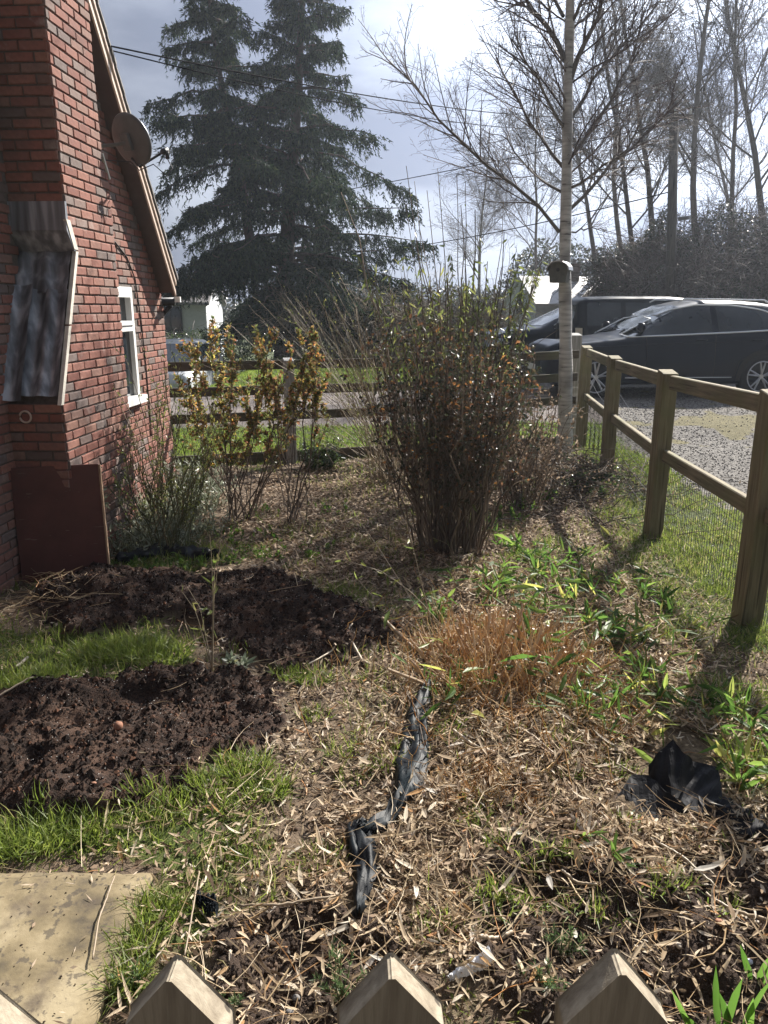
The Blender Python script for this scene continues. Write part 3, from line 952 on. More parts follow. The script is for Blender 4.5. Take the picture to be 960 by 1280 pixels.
# ================================================================== FENCES
M_WOODF = woodmat('weathered_fence_wood', (.12, .095, .055), (.21, .17, .105), (.31, .255, .165), green=(.16, .155, .07))
M_WOODR = woodmat('weathered_rail_wood', (.11, .085, .052), (.19, .155, .095), (.29, .24, .155), axis=0, green=(.15, .145, .065))
M_WOODK = woodmat('dark_rail_wood', (.045, .036, .028), (.08, .065, .048), (.13, .11, .08), axis=0, green=(.06, .065, .03))
M_GALV = plain('galvanised_wire', (.42, .42, .42), .4, .8, vary=.1)
M_WIRED = plain('dull_wire', (.05, .048, .045), .6, .3, vary=.1)
M_GREYW = woodmat('silvered_wood', (.17, .17, .165), (.27, .27, .26), (.36, .36, .35))
def rail(mb, a, b, h, th, off=0.0):
    """board from a to b (points on its centre line)"""
    a = np.asarray(a, float); b = np.asarray(b, float); d = b - a; L = np.linalg.norm(d)
    x = d / L; y = norm(np.cross((0, 0, 1), x)); z = np.cross(x, y)
    mb.box((a + b) / 2 + y * off, (L, th, h), M=np.stack([x, y, z], 1), bev=.005)
def local_board(name, a, b, h, th, mat, parent, base):
    """a board whose mesh lies along its own x axis, so the grain follows it"""
    a = np.asarray(a, float); b = np.asarray(b, float); d = b - a; L = np.linalg.norm(d)
    x = d / L; y = norm(np.cross((0, 0, 1), x)); z = np.cross(x, y)
    q = MB(); q.box((0, 0, 0), (L, th, h), bev=.006)
    o = q.build(name, mat, parent)
    c = (a + b) / 2 - base
    o.matrix_local = Matrix(((x[0], y[0], z[0], c[0]), (x[1], y[1], z[1], c[1]), (x[2], y[2], z[2], c[2]), (0, 0, 0, 1)))
    return o
def post(name, x, y, z0, z1, s, rz, mat, parent, base, tilt=0.0, slope=.012):
    q = MB()
    h = (z1 - z0)
    n = 7
    hs = s / 2; b = .006
    V = []; rs = np.random.RandomState(int(abs(x * 1000 + y * 77)) % 9999)
    ring = [(hs - b, -hs), (hs, -hs + b), (hs, hs - b), (hs - b, hs), (-hs + b, hs), (-hs, hs - b), (-hs, -hs + b), (-hs + b, -hs)]
    for k in range(n):
        zz = h * k / (n - 1); jx, jy = rs.uniform(-.0015, .0015, 2)
        for p, r_ in ring:
            V.append((p + jx, r_ + jy, zz + (slope * (r_ / s) * 2 if k == n - 1 else 0)))
    for p, r_ in ring:
        V.append((p * .93, r_ * .93, h + .004 + slope * (r_ / s) * 2))
    V = np.array(V)
    F = [(k * 8 + i, k * 8 + (i + 1) % 8, (k + 1) * 8 + (i + 1) % 8, (k + 1) * 8 + i) for k in range(n) for i in range(8)]
    q.add(V, F); q.F.setdefault(8, []).append(np.array([[n * 8 + i for i in range(8)]]))
    o = q.build(name, mat, parent)
    o.location = tuple(np.array((x, y, z0)) - base); o.rotation_euler = (random.uniform(-.006, .006), tilt, rz)
    return o
side_base = np.array((*FENCE_R[2], 0.0))
side_fence = thing('post_and_rail_fence', 'weathered wooden post and rail fence with wire netting running down the right side', 'fence', side_base)
tops = [1.20, 1.2, 1.20, 1.175, 1.16, 1.17]
for (x, y), tp in zip(FENCE_R, tops):
    post('post', x, y, Hs(x, y) - .25, tp, .118 if y < 4 else .108, .06, M_WOODF, side_fence, side_base)
FR3 = [np.array((p[0], p[1], 0)) for p in FENCE_R]
for i in range(len(FR3) - 1):
    a, b = FR3[i], FR3[i + 1]
    d = norm(b - a)
    for za, zb, hh in ((tops[i] - .065, tops[i + 1] - .065, .095), (.59, .60, .088)):
        local_board('rail', a + d * .062 + (.012, 0, za), b - d * .062 + (.012, 0, zb), hh, .042, M_WOODR, side_fence, side_base)
# netting on the far side of the posts, fixed to ground level
net = MB(); paths = []
for i in range(len(FR3) - 1):
    a, b = FR3[i] + (.06, 0, 0), FR3[i + 1] + (.06, 0, 0)
    L = np.linalg.norm(b - a); n = int(L / .032)
    for k in range(n):
        p = a + (b - a) * (k + .5) / n
        if p[1] < 1.2: continue
        wob = .006 * math.sin(k * .7)
        g0_ = Hs(p[0], p[1]) if k % 6 == 0 else g0_ if 'g0_' in globals() else 0
        paths.append([p + (wob, 0, g0_ - .01), p + (wob * .5, 0, .3), p + (-wob, 0, .60)])
Pn = np.array(paths) - side_base; V, F = tube_batch(Pn, np.full(Pn.shape[:2], .0019), 3)
net.add(V, F)
for zz in (.03, .09, .15, .21, .27, .33, .39, .45, .51, .57):
    pts = []
    for i in range(1, len(FR3) - 1):
        for f in np.linspace(0, 1, 12)[:-1]:
            q = FR3[i] * (1 - f) + FR3[i + 1] * f
            pts.append(q + (.061, 0, zz + .006 * math.sin(f * 9 + zz * 20)))
    net.tube(np.array(pts) - side_base, .0015, 3, cap=False)
net.build('wire_netting', M_WIRED, side_fence, kind='stuff')
# slack strands near the far corner
for zz, sag in ((.83, .10), (.74, .12), (.44, .07), (.34, .08), (.22, .10)):
    for i in (3, 4):
        a, b = FR3[i] + (.062, 0, zz - (0 if i == 4 else .1)), FR3[i + 1] + (.062, 0, zz + (.06 if i == 4 else 0))
        pts = [a * (1 - f) + b * f - np.array((-.02 * math.sin(f * PI), 0, sag * math.sin(f * PI))) for f in np.linspace(0, 1, 10)]
        s_ = MB(); s_.tube(pts - side_base, .0022, 4); s_.build('loose_wire', M_GALV, side_fence)
bfb = np.array((*FENCE_B[2], 0.0))
back_fence = thing('rail_fence', 'dark three rail wooden fence with wire netting crossing behind the rose bushes', 'fence', bfb)
for i, (x, y) in enumerate(FENCE_B[:-1]):
    post('post', x, y, Hs(x, y) - .2, 1.09, .105, .28, M_GREYW if i == 2 else M_WOODF, back_fence, bfb)
for i in range(len(FENCE_B) - 1):
    a = np.array((*FENCE_B[i], 0.)); b = np.array((*FENCE_B[i + 1], 0.))
    d = norm(b - a)
    off = np.array((-.02, .065, 0))
    e = d * .06 if i == 3 else d * 0
    for z_ in (1.035, .775, .505, .06):
        dz = .05 if i == 3 else 0
        local_board('rail' if z_ > .1 else 'gravel_board', a + off + d * .004 + (0, 0, z_), b + off - e + (0, 0, z_ + dz * (z_ > .5)), .095 if z_ > .1 else .13, .03, M_WOODK, back_fence, bfb)
net = MB(); paths = []
for i in range(len(FENCE_B) - 1):
    a = np.array((*FENCE_B[i], 0.)) + (0, .09, 0); b = np.array((*FENCE_B[i + 1], 0.)) + (0, .09, 0)
    n = int(np.linalg.norm(b - a) / .06)
    for k in range(n):
        p = a + (b - a) * (k + .5) / n
        paths.append([p, p + (0, 0, .4), p + (0, 0, .78)])
Pn = np.array(paths) - bfb; V, F = tube_batch(Pn, np.full(Pn.shape[:2], .0012), 3); net.add(V, F)
for zz in np.arange(.06, .8, .08):
    net.tube([np.array((x, y + .09, zz)) - bfb for x, y in FENCE_B], .0012, 3, cap=False)
net.build('wire_netting', M_WIRED, back_fence, kind='stuff')
gp = site(737, 572)
gpost = post('gate_post', gp[0], 9.25, Hs(gp[0], 9.25) - .2, 1.30, .135, .1, M_GREYW, None, np.zeros(3))
tag(gpost, 'tall grey gate post just behind the corner of the fence', 'post')

# picket fence under the camera
M_PICK = woodmat('grey_picket_wood', (.16, .125, .085), (.28, .235, .17), (.42, .36, .27))
pk_base = np.array((0, .56, 0.))
picket_fence = thing('picket_fence', 'weathered grey picket fence with pointed tops along the bottom of the photo', 'fence', pk_base)
def picket(x, tip, rz, lean=0.0, w_=.098):
    """square-section pale with a four-sided point, widest face turned to the camera"""
    hw = w_ / 2; th = .0145; tz = .060
    q = MB()
    prof = [(-hw, 0), (hw, 0), (hw, tip - tz), (.002, tip), (-.002, tip), (-hw, tip - tz)]
    c = .0025
    V = []
    for yy, s in ((-th, 1.0), (th, 1.0)):
        V += [(x_, yy, z_) for x_, z_ in prof]
    # chamfered front arrises
    F = [(i, (i + 1) % 6, 6 + (i + 1) % 6, 6 + i) for i in range(6)]
    q.add(V, F); q.F.setdefault(6, []).append(np.array([[0, 1, 2, 3, 4, 5][::1], [11, 10, 9, 8, 7, 6]]))
    o = q.build('picket', M_PICK, picket_fence)
    bv = o.modifiers.new('bevel', 'BEVEL'); bv.width = .003; bv.segments = 2
    o.location = tuple(np.array((x, 0.0, 0.0))); o.rotation_euler = (0, lean, rz)
    return o
for px_, py_, rz in ((-6, 1236, .05), (222, 1196, -.04), (489, 1193, .05), (767, 1188, -.02), (1045, 1190, .03)):
    tp = at(px_, py_, .5745)
    picket(tp[0], tp[2], rz)
for z_ in (.85, .3):
    q = MB(); q.box((0, .036, z_), (1.6, .028, .07), bev=.003); q.build('rail', M_WOODR, picket_fence)
# ================================================================== GROUND COVER (scatter)
M_GRASS = leafmat('grass_blades', [(0, (.07, .10, .02)), (.35, (.13, .18, .03)), (.62, (.21, .25, .05)), (.78, (.24, .22, .10)), (1, (.42, .34, .20))], .5, .45, 1.7)
M_LAWN = leafmat('lawn_blades', [(0, (.08, .13, .02)), (.6, (.14, .20, .03)), (1, (.22, .26, .06))], .55, .5, 1.7)
M_LITTER = leafmat('dry_bamboo_leaves', [(0, (.06, .038, .024)), (.2, (.14, .095, .06)), (.38, (.30, .22, .14)), (.55, (.44, .34, .22)), (.75, (.62, .50, .35)), (.93, (.58, .52, .43)), (.97, (.46, .28, .13)), (1, (.34, .17, .08))], .75, .35, 1.3, .15)
M_LITTER_ONE = leafmat('dry_leaf_single', [(0, (.16, .10, .06)), (.22, (.33, .25, .16)), (.5, (.48, .39, .28)), (.75, (.60, .52, .40)), (.92, (.50, .47, .42)), (1, (.40, .24, .12))], .7, .3, 1.2, .15, src='obj')
M_MULCH = leafmat('brown_fallen_leaves', [(0, (.07, .045, .03)), (.3, (.19, .13, .085)), (.65, (.40, .30, .21)), (1, (.56, .46, .35))], .75, .25, 1.2, .15)
M_STRAW = leafmat('straw_stems', [(0, (.16, .10, .055)), (.4, (.38, .27, .15)), (.8, (.52, .42, .27)), (1, (.42, .19, .06))], .5, .15, 1.1)
M_TWIG = leafmat('dark_twigs', [(0, (.035, .026, .02)), (.6, (.10, .075, .055)), (1, (.2, .16, .125))], .8, 0.0001, 1)
def soilmat(name, a, b, c):
    m, t = nodes_of(name)
    f = noise(t, 130, 4, .65)
    cc = ramp(t, attr(t, 'rnd'), [(0, a), (.6, b), (1, c)])
    cc = mixc(t, ramp(t, f, [(.35, (0, 0, 0)), (.75, (.5, .5, .5))]), cc, tuple(x * .45 for x in a))
    finish(t, cc, .95, f, .5, .002, spec=.2)
    return m
M_CRUMB = soilmat('compost_crumbs', (.014, .009, .007), (.048, .028, .019), (.13, .062, .036))
M_CRUMB2 = soilmat('earth_crumbs', (.03, .02, .014), (.065, .045, .032), (.13, .09, .065))
M_PEB = soilmat('gravel_stones', (.07, .065, .06), (.16, .15, .14), (.36, .34, .31))
M_SPECK = plain('white_grit', (.62, .60, .55), .7)

CLEAR = P2([(758, 1008), (788, 958), (842, 912), (880, 938), (910, 958), (912, 1020), (885, 1034), (800, 1030)])
STRIP = [site(*p) for p in [(536, 868), (522, 900), (518, 945), (512, 985), (492, 1022), (462, 1046), (452, 1062), (458, 1100), (450, 1140)]]
def uncovered(x, y):
    d = np.full(x.shape, 9.)
    for a_, b_ in zip(STRIP[:-1], STRIP[1:]):
        ex, ey = b_[0] - a_[0], b_[1] - a_[1]; tt = np.clip(((x - a_[0]) * ex + (y - a_[1]) * ey) / (ex * ex + ey * ey), 0, 1)
        d = np.minimum(d, np.hypot(x - a_[0] - tt * ex, y - a_[1] - tt * ey))
    return (poly_sd(x, y, CLEAR) > .0) & (d > .045)
def scatter(n, x0, x1, y0, y1, dens, rs=RS):
    """n candidates in a box kept with probability dens(masks,x,y)"""
    x = rs.uniform(x0, x1, n); y = rs.uniform(y0, y1, n)
    m = masks(x, y); k = (rs.rand(n) < dens(m, x, y)) & (uncovered(x, y) | (rs.rand(n) < .06))
    x, y = x[k], y[k]; mm = {a: b[k] for a, b in m.items()}
    return x, y, H(x, y, mm), mm
SLX0, SLX1, SLY0, SLY1 = SLAB_C[0] - .5, SLAB_C[0] + .43, SLAB_C[1] - .44, SLAB_C[1] + .44
def offslab(x, y, e=0.0):
    return ~((x > SLX0 - e) & (x < SLX1 + e - .03) & (y > SLY0 - e) & (y < SLY1 + e))
def heading(n, lo, hi, rs=RS):
    a = rs.uniform(0, 2 * PI, n); e = rs.uniform(lo, hi, n)
    return np.stack([np.cos(a) * np.cos(e), np.sin(a) * np.cos(e), np.sin(e)], -1)
UPZ = np.array((0, 0, 1.0))
# turf inside and along the fences
x, y, z, m_ = scatter(350000, -2.9, 3.0, 1.0, 9.0, lambda m, x, y: m['grass'] * (.25 + .9 * sstep(.35, .65, fbm(x, y, .12, 3, 91))) * offslab(x, y, -.01) * np.where(y > 5.5, .55, 1.0))
n = len(x)
cl = fbm(x, y, .18, 2, 95)
L = RS.uniform(.02, .075, n) * (.55 + 1.1 * cl) * np.where(y > 6, .9, 1)
D = heading(n, R(25), R(88))
V, F, A = leaf_batch(np.stack([x, y, z - .004], -1), D, L, .0028 + .0012 * (y / 4), None, RS.uniform(0, .6, n), 'blade')
mk('turf', V, F, M_GRASS, None, False, {'rnd': np.clip(A * .9 + .15 * (RS.rand(len(A)) - .5), 0, 1)}, 'stuff')
# lawns beyond the fences
x, y, z, m_ = scatter(120000, -4.5, 4, 7.2, 11.5, lambda m, x, y: m['grass'] * (1 - m['inside']) * .8)
n = len(x)
V, F, A = leaf_batch(np.stack([x, y, z - .004], -1), heading(n, R(30), R(85)), RS.uniform(.03, .07, n), .007, None, RS.uniform(0, .5, n), 'blade')
p1 = (V, F, A)
x, y, z, m_ = scatter(90000, -9, 4.5, 13.2, 24, lambda m, x, y: m['grass'] * .8)
n = len(x)
V, F, A = leaf_batch(np.stack([x, y, z - .004], -1), heading(n, R(35), R(85)), RS.uniform(.05, .10, n), .018, None, RS.uniform(0, .5, n), 'strand')
V, F, A = join_arrays([p1, (V, F, A)])
mk('lawn_grass', V, F, M_LAWN, None, False, {'rnd': A}, 'stuff')
# taller tufts
def tuft_field(spots, name, mat, kind='stuff', parent=None, base=(0, 0, 0)):
    parts = []
    for (px, py, r_, h_, cnt) in spots:
        c = site(px, py)
        a = RS.uniform(0, 2 * PI, cnt); q = np.sqrt(RS.rand(cnt)) * r_
        X = c[0] + q * np.cos(a); Y = c[1] + q * np.sin(a) * .7
        Z = H(X, Y)
        D = np.stack([np.cos(a) * .55 * q / r_ + RS.normal(0, .25, cnt), np.sin(a) * .55 * q / r_ + RS.normal(0, .25, cnt), np.full(cnt, .9)], -1)
        parts.append(leaf_batch(np.stack([X, Y, Z - .01], -1), D, RS.uniform(.5, 1.1, cnt) * h_, .0042, None, RS.uniform(.1, .9, cnt), 'blade'))
    V, F, A = join_arrays(parts)
    return mk(name, V - np.asarray(base), F, mat, parent, False, {'rnd': A * .7}, kind)
tuft_field([(160, 815, .16, .12, 900), (115, 820, .14, .10, 500), (60, 850, .16, .10, 500), (20, 860, .15, .11, 400), (200, 820, .12, .09, 500), (195, 1010, .1, .08, 220),
            (305, 965, .09, .10, 300), (330, 990, .08, .08, 260), (270, 985, .09, .08, 240), (250, 1010, .09, .08, 200), (60, 1045, .13, .10, 420), (15, 1060, .1, .10, 340), (110, 1040, .1, .08, 260),
            (195, 1140, .06, .09, 300), (170, 1180, .05, .09, 200), (155, 1230, .05, .09, 200), (390, 850, .08, .08, 200), (360, 848, .07, .07, 160), (395, 895, .07, .06, 120), (480, 960, .06, .07, 90),
            (400, 1075, .07, .06, 140), (300, 1060, .1, .05, 240), (430, 745, .14, .09, 260), (660, 700, .12, .10, 260), (590, 650, .12, .12, 200), (850, 800, .12, .10, 260), (920, 880, .15, .12, 340),
            (900, 740, .16, .09, 300), (840, 690, .2, .08, 300), (690, 680, .1, .09, 160), (935, 960, .1, .12, 200), (720, 600, .1, .09, 150), (760, 640, .12, .08, 200)]
            + [(random.Random(k).uniform(420, 950), random.Random(k + 99).uniform(700, 1170), .05, .07, 45) for k in range(46)],
           'grass_tufts', M_GRASS)
# dry bamboo leaves on the cleared ground
big = []
def litter(n, x0, x1, y0, y1, dens, L0, L1, W0, W1, style, el=(-.1, .45), lift=.0):
    x, y, z, m_ = scatter(n, x0, x1, y0, y1, dens)
    n = len(x)
    D = heading(n, el[0], el[1]); up = norm(np.stack([RS.normal(0, .45, n), RS.normal(0, .45, n), np.ones(n)], -1))
    zz = z + RS.rand(n) ** 2 * lift + .004
    return leaf_batch(np.stack([x, y, zz], -1), D, RS.uniform(L0, L1, n), RS.uniform(W0, W1, n), up, RS.uniform(-.5, .6, n), style)
dl = lambda m, x, y: np.clip(m['litter'] * (.10 + .35 * sstep(.35, .6, fbm(x, y, .5, 2, 137)) + .75 * sstep(.36, .60, fbm(x, y, .17, 3, 131))) * (1 - .93 * m['dug']) + .24 * m['inside'] * (1 - m['compost']) * (1 - m['litter']) + .045 * m['dug'], 0, 1) * offslab(x, y, .02)
pts_ = [litter(38000, -.9, 2.7, 1.05, 3.1, dl, .022, .062, .004, .010, 'long', (-.15, .5), .045),
        litter(34000, -.9, 3.0, 3.1, 5.6, dl, .025, .07, .005, .011, 'leaf', (-.15, .5), .045),
        litter(2600, -.9, 2.5, 1.05, 4.2, dl, .06, .12, .009, .016, 'long', (-.1, .3), .05),
        litter(26000, -.6, 2.4, 1.05, 3.6, lambda m, x, y: dl(m, x, y) , .012, .035, .004, .010, 'leaf', (-.2, .5), .025)]
V, F, A = join_arrays(pts_)
mk('dry_leaf_litter', V, F, M_LITTER, None, False, {'rnd': A}, 'stuff')
# brown leaf mulch under the shrubs
db = lambda m, x, y: np.clip(m['bare'] * .9 * (1 - m['grass'] * .5) + .30 * m['inside'] * (1 - m['compost']) * (1 - m['dug']), 0, 1) * offslab(x, y, .02)
pts_ = [litter(60000, -2.2, 2.6, 4.2, 8.6, db, .02, .055, .010, .022, 'diamond', (-.2, .6), .02),
        litter(52000, -2.8, 2.6, 1.1, 4.6, db, .015, .04, .008, .015, 'diamond', (-.2, .5), .015)]
V, F, A = join_arrays(pts_)
V2, F2_, A2_ = litter(44000, -.9, 2.9, 1.05, 5.2, lambda m, x, y: np.clip(m['litter'] * (1 - .6 * m['dug']), 0, 1) * offslab(x, y, .02), .012, .045, .006, .014, 'diamond', (-.3, .4), .03)
V, F, A = join_arrays([(V, F, A), (V2, F2_, A2_ ** 2 * .75)])
mk('leaf_mulch', V, F, M_MULCH, None, False, {'rnd': A}, 'stuff')
# straw and thin stems
def straws(n, x0, x1, y0, y1, dens, L0, L1, rad, el=(-.05, .3), lift=.05, K=4):
    x, y, z, m_ = scatter(n, x0, x1, y0, y1, dens)
    n = len(x); D = heading(n, *el); Ln = RS.uniform(L0, L1, n)[:, None]
    P0 = np.stack([x, y, z + .006 + RS.rand(n) * lift], -1)
    side = norm(np.cross(D, UPZ)) * RS.normal(0, .12, (n, 1)) * Ln
    s = np.linspace(0, 1, K)
    P = P0[:, None] + D[:, None] * Ln[:, None] * s[None, :, None] + side[:, None] * (np.sin(s * PI))[None, :, None]
    rr = RS.uniform(.6, 1.4, n)[:, None] * rad * (1 - .5 * s)[None]
    V, F = tube_batch(P, rr, 3)
    return V, F, np.repeat(RS.rand(n), K * 3)
ds = lambda m, x, y: np.clip(m['litter'] + .22 * m['inside'] * (1 - .85 * m['compost']) + .2 * m['dug'], 0, 1) * offslab(x, y, .0)
pts_ = [straws(3600, -1.0, 2.6, 1.05, 3.2, ds, .05, .20, .0011), straws(2800, -1.0, 2.8, 3.2, 6, ds, .06, .24, .0014), straws(1100, -.6, 2.4, 1.05, 3.0, ds, .08, .2, .0026, (-.02, .1), .02)]
V, F, A = join_arrays(pts_)
mk('straw', V, F, M_STRAW, None, False, {'rnd': A}, 'stuff')
# crumbs of soil
OCT = np.array([(1, 0, 0), (-1, 0, 0), (0, 1, 0), (0, -1, 0), (0, 0, 1), (0, 0, -1.)])
OCF = np.array([(0, 2, 4), (2, 1, 4), (1, 3, 4), (3, 0, 4), (2, 0, 5), (1, 2, 5), (3, 1, 5), (0, 3, 5)])
def lumps(x, y, z, s):
    n = len(x)
    sc = s[:, None, None] * RS.uniform(.55, 1.25, (n, 6, 1)) * np.array((1, 1, .75))
    a = RS.uniform(0, 2 * PI, n); c, q = np.cos(a), np.sin(a)
    V = OCT[None] * sc
    X = V[..., 0] * c[:, None] - V[..., 1] * q[:, None]; Y = V[..., 0] * q[:, None] + V[..., 1] * c[:, None]
    V = np.stack([X, Y, V[..., 2]], -1) + np.stack([x, y, z], -1)[:, None]
    F = np.arange(n)[:, None, None] * 6 + OCF[None]
    return V.reshape(-1, 3), F.reshape(-1, 3), np.repeat(RS.rand(n), 6)
x, y, z, m_ = scatter(95000, -2.4, .2, 2.1, 4.6, lambda m, x, y: np.maximum(m['compost'] * .8, .35 * sstep(.12, .0, np.minimum(poly_sd(x, y, BED_A), poly_sd(x, y, BED_B)))))
V, F, A = lumps(x, y, z, .0030 + .017 * RS.rand(len(x)) ** 8)
mk('compost_crumbs', V, F, M_CRUMB, None, False, {'rnd': A ** 2}, 'stuff')
x, y, z, m_ = scatter(60000, -.9, 2.4, 1.0, 2.7, lambda m, x, y: m['dug'] * .8 + .06)
V, F, A = lumps(x, y, z, .003 + .013 * RS.rand(len(x)) ** 5)
mk('earth_crumbs', V, F, M_CRUMB2, None, True, {'rnd': A}, 'stuff')
x, y, z, m_ = scatter(5500, -2.4, .2, 2.1, 4.6, lambda m, x, y: m['compost'] * .6)
V, F, A = lumps(x, y, z + .004, RS.uniform(.0012, .0028, len(x)))
mk('white_grit', V, F, M_SPECK, None, False, {'rnd': A}, 'stuff')
x, y, z, m_ = scatter(42000, 2.6, 9, 4, 14, lambda m, x, y: m['gravel'] * (1 - .7 * m['moss']) * .8)
V, F, A = lumps(x, y, z, RS.uniform(.006, .017, len(x)))
mk('drive_gravel', V, F, M_PEB, None, False, {'rnd': A}, 'stuff')
# the largest dry leaves, one by one
LM = []
for k in range(6):
    V, F, A = leaf_batch(np.zeros((1, 3)), [(1, 0, 0)], 1.0, .16 + .02 * k, [(0, 0, 1)], [(-.3 + .14 * k)], 'long')
    LM.append(mk('dry_leaf', V, F, M_LITTER_ONE, me_only=True))
x, y, z, m_ = scatter(1500, -1.0, 2.2, 1.15, 2.6, lambda m, x, y: (m['litter'] * .8 + .06) * offslab(x, y, .02))
for i in range(min(270, len(x))):
    o = bpy.data.objects.new('dry_leaf', random.choice(LM)); link(o, ground)
    L = random.uniform(.045, .085)
    o.location = (x[i], y[i], z[i] + random.uniform(.012, .04))
    o.rotation_euler = (random.uniform(-.7, .7), random.uniform(-.35, .15), random.uniform(0, 2 * PI)); o.scale = (L, L, L)

# ================================================================== SHRUBS
def stems(P0, P1, n_pts=6, bow=.12, jit=.02, r0=.005, r1=.0015, rs=RS, sag=0.0):
    """curved stems from P0 to P1 arrays"""
    P0 = np.asarray(P0, float); P1 = np.asarray(P1, float); n = len(P0)
    d = P1 - P0; L = np.linalg.norm(d, axis=1, keepdims=True)
    s = np.linspace(0, 1, n_pts)
    hor = d.copy(); hor[:, 2] = 0
    P = P0[:, None] + d[:, None] * s[None, :, None]
    P = P - hor[:, None] * (bow * np.sin(s * PI))[None, :, None] * 2           # rise first, then lean out
    P = P + rs.normal(0, 1, (n, n_pts, 3)) * jit * L[:, None] * (np.sin(s * PI) ** .5)[None, :, None]
    P[:, :, 2] -= sag * L * (s ** 2)[None]
    r = (r0 * (1 - s) + r1 * s)[None] * rs.uniform(.7, 1.3, (n, 1))
    return P, r
def along(P, s):
    """points and tangents at fraction s (n,) on stems index i"""
    n, K, _ = P.shape
    f = np.clip(s, 0, .999) * (K - 1); i = f.astype(int); f = (f - i)[:, None]
    a = P[np.arange(n), i]; b = P[np.arange(n), i + 1]
    return a * (1 - f) + b * f, norm(b - a)
def side_shoots(P, per, s_lo, s_hi, L0, L1, ang=.8, up=.3, K=4, r0=.002, r1=.0008, rs=RS, jit=.05):
    n = len(P); idx = np.repeat(np.arange(n), per)
    s = rs.uniform(s_lo, s_hi, len(idx))
    q, tg = along(P[idx], s)
    d = norm(tg + rand_dirs(len(idx), rs) * ang + UPZ * up)
    L = rs.uniform(L0, L1, (len(idx), 1)) * (1.15 - .5 * s[:, None])
    return stems(q, q + d * L, K, 0.0, jit, r0, r1, rs)
def leaves_on(P, n, s_lo, s_hi, L, W, ang=.9, droop=0.0, style='leaf', rs=RS, spread=.0, bend=.3):
    idx = rs.randint(0, len(P), n); s = rs.uniform(s_lo, s_hi, n)
    q, tg = along(P[idx], s)
    d = norm(tg * .5 + rand_dirs(n, rs) * ang - UPZ * droop)
    q = q + rand_dirs(n, rs) * spread
    return leaf_batch(q, d, rs.uniform(L[0], L[1], n), rs.uniform(W[0], W[1], n), norm(rand_dirs(n, rs) + UPZ), rs.uniform(-.2, bend, n), style, rs)
def stem_mesh(name, PR, sides, mat, parent, base, kind=None):
    if kind is None:                      # few enough to tell apart: one part each
        for P, r in PR:
            stem_parts(P, r, sides, mat, parent, base, len(P), name[:-1] if name.endswith('s') else name)
        return
    parts = []
    for P, r in PR:
        V, F = tube_batch(P - base, r, sides); parts.append((V, F, np.repeat(RS.rand(len(P)), P.shape[1] * sides)))
    V, F, A = join_arrays(parts)
    return mk(name, V, F, mat, parent, True, {'rnd': A}, kind)
def stem_parts(P, r, sides, mat, parent, base, count, name='stem'):
    for i in range(min(count, len(P))):
        V, F = tube_batch(P[i:i + 1] - base, r[i:i + 1], sides)
        mk(name, V, F, mat, parent, True, {'rnd': np.full(len(V), random.random())})
def leaf_mesh(name, parts, mat, parent, base, kind='stuff'):
    V, F, A = join_arrays(parts)
    return mk(name, V - base, F, mat, parent, False, {'rnd': A}, kind)
def grd(x, y):
    return np.array((x, y, Hs(x, y)))
M_BARKD = leafmat('shrub_bark', [(0, (.065, .05, .04)), (.6, (.165, .125, .095)), (1, (.30, .24, .18))], .7, .0001, 1)
M_BARKP = leafmat('pale_twigs', [(0, (.15, .12, .09)), (.6, (.28, .23, .16)), (1, (.40, .33, .22))], .65, .0001, 1)
M_BARKG = leafmat('green_stems', [(0, (.06, .065, .03)), (.6, (.11, .12, .05)), (1, (.20, .14, .07))], .55, .0001, 1)
M_LFRED = leafmat('dark_red_leaves', [(0, (.020, .028, .018)), (.45, (.050, .055, .032)), (.72, (.09, .060, .038)), (.93, (.16, .075, .04)), (1, (.34, .17, .05))], .42, .32, 1.8, .25)
M_LFROSE = leafmat('bronze_rose_leaves', [(0, (.06, .08, .03)), (.4, (.15, .16, .05)), (.62, (.24, .17, .07)), (.82, (.24, .10, .06)), (.93, (.38, .32, .07)), (1, (.42, .16, .05))], .4, .5, 2.1, .4)
M_LFYEL = leafmat('yellow_green_leaves', [(0, (.07, .095, .025)), (.6, (.15, .18, .05)), (1, (.28, .27, .09))], .35, .5, 1.7)
M_LFGREEN = leafmat('fresh_green_leaves', [(0, (.03, .07, .012)), (.6, (.07, .13, .022)), (1, (.14, .20, .04))], .35, .5, 2.0)
M_LFSAGE = leafmat('silver_sage_leaves', [(0, (.12, .15, .10)), (.5, (.24, .27, .20)), (.9, (.40, .43, .34)), (1, (.34, .34, .17))], .4, .3, 1.4)
M_LFDARK = leafmat('dark_green_leaves', [(0, (.018, .035, .012)), (.6, (.035, .06, .02)), (1, (.08, .11, .03))], .3, .35, 1.8, .7)

# --- the large dense shrub in the middle
b0 = grd(.46, 4.95)
bush = thing('shrub', 'large middle shrub with many dark upright stems and dark red brown leaves', 'shrub', b0)
n = 135
a = RS.uniform(0, 2 * PI, n); q = np.sqrt(RS.rand(n))
P0 = b0 + np.stack([q * .23 * np.cos(a) + RS.normal(0, .03, n), q * .18 * np.sin(a), np.full(n, -.03)], -1)
hh = RS.uniform(1.0, 1.62, n)
rr = q * RS.uniform(.7, 1.15, n)
P1 = b0 + np.stack([rr * .70 * np.cos(a) - .0, rr * .55 * np.sin(a), hh * (1 - .12 * rr)], -1)
SP_, SR_ = stems(P0, P1, 9, .025, .022, .0068, .0022)
stem_parts(SP_, SR_, 5, M_BARKD, bush, b0, 110)
stem_mesh('thin_stems', [(SP_[110:], SR_[110:])], 4, M_BARKD, bush, b0, 'stuff')
S2, R2 = side_shoots(SP_, 9, .3, 1.0, .10, .32, .8, .35)
stem_mesh('twigs', [(S2, R2)], 3, M_BARKD, bush, b0, 'stuff')
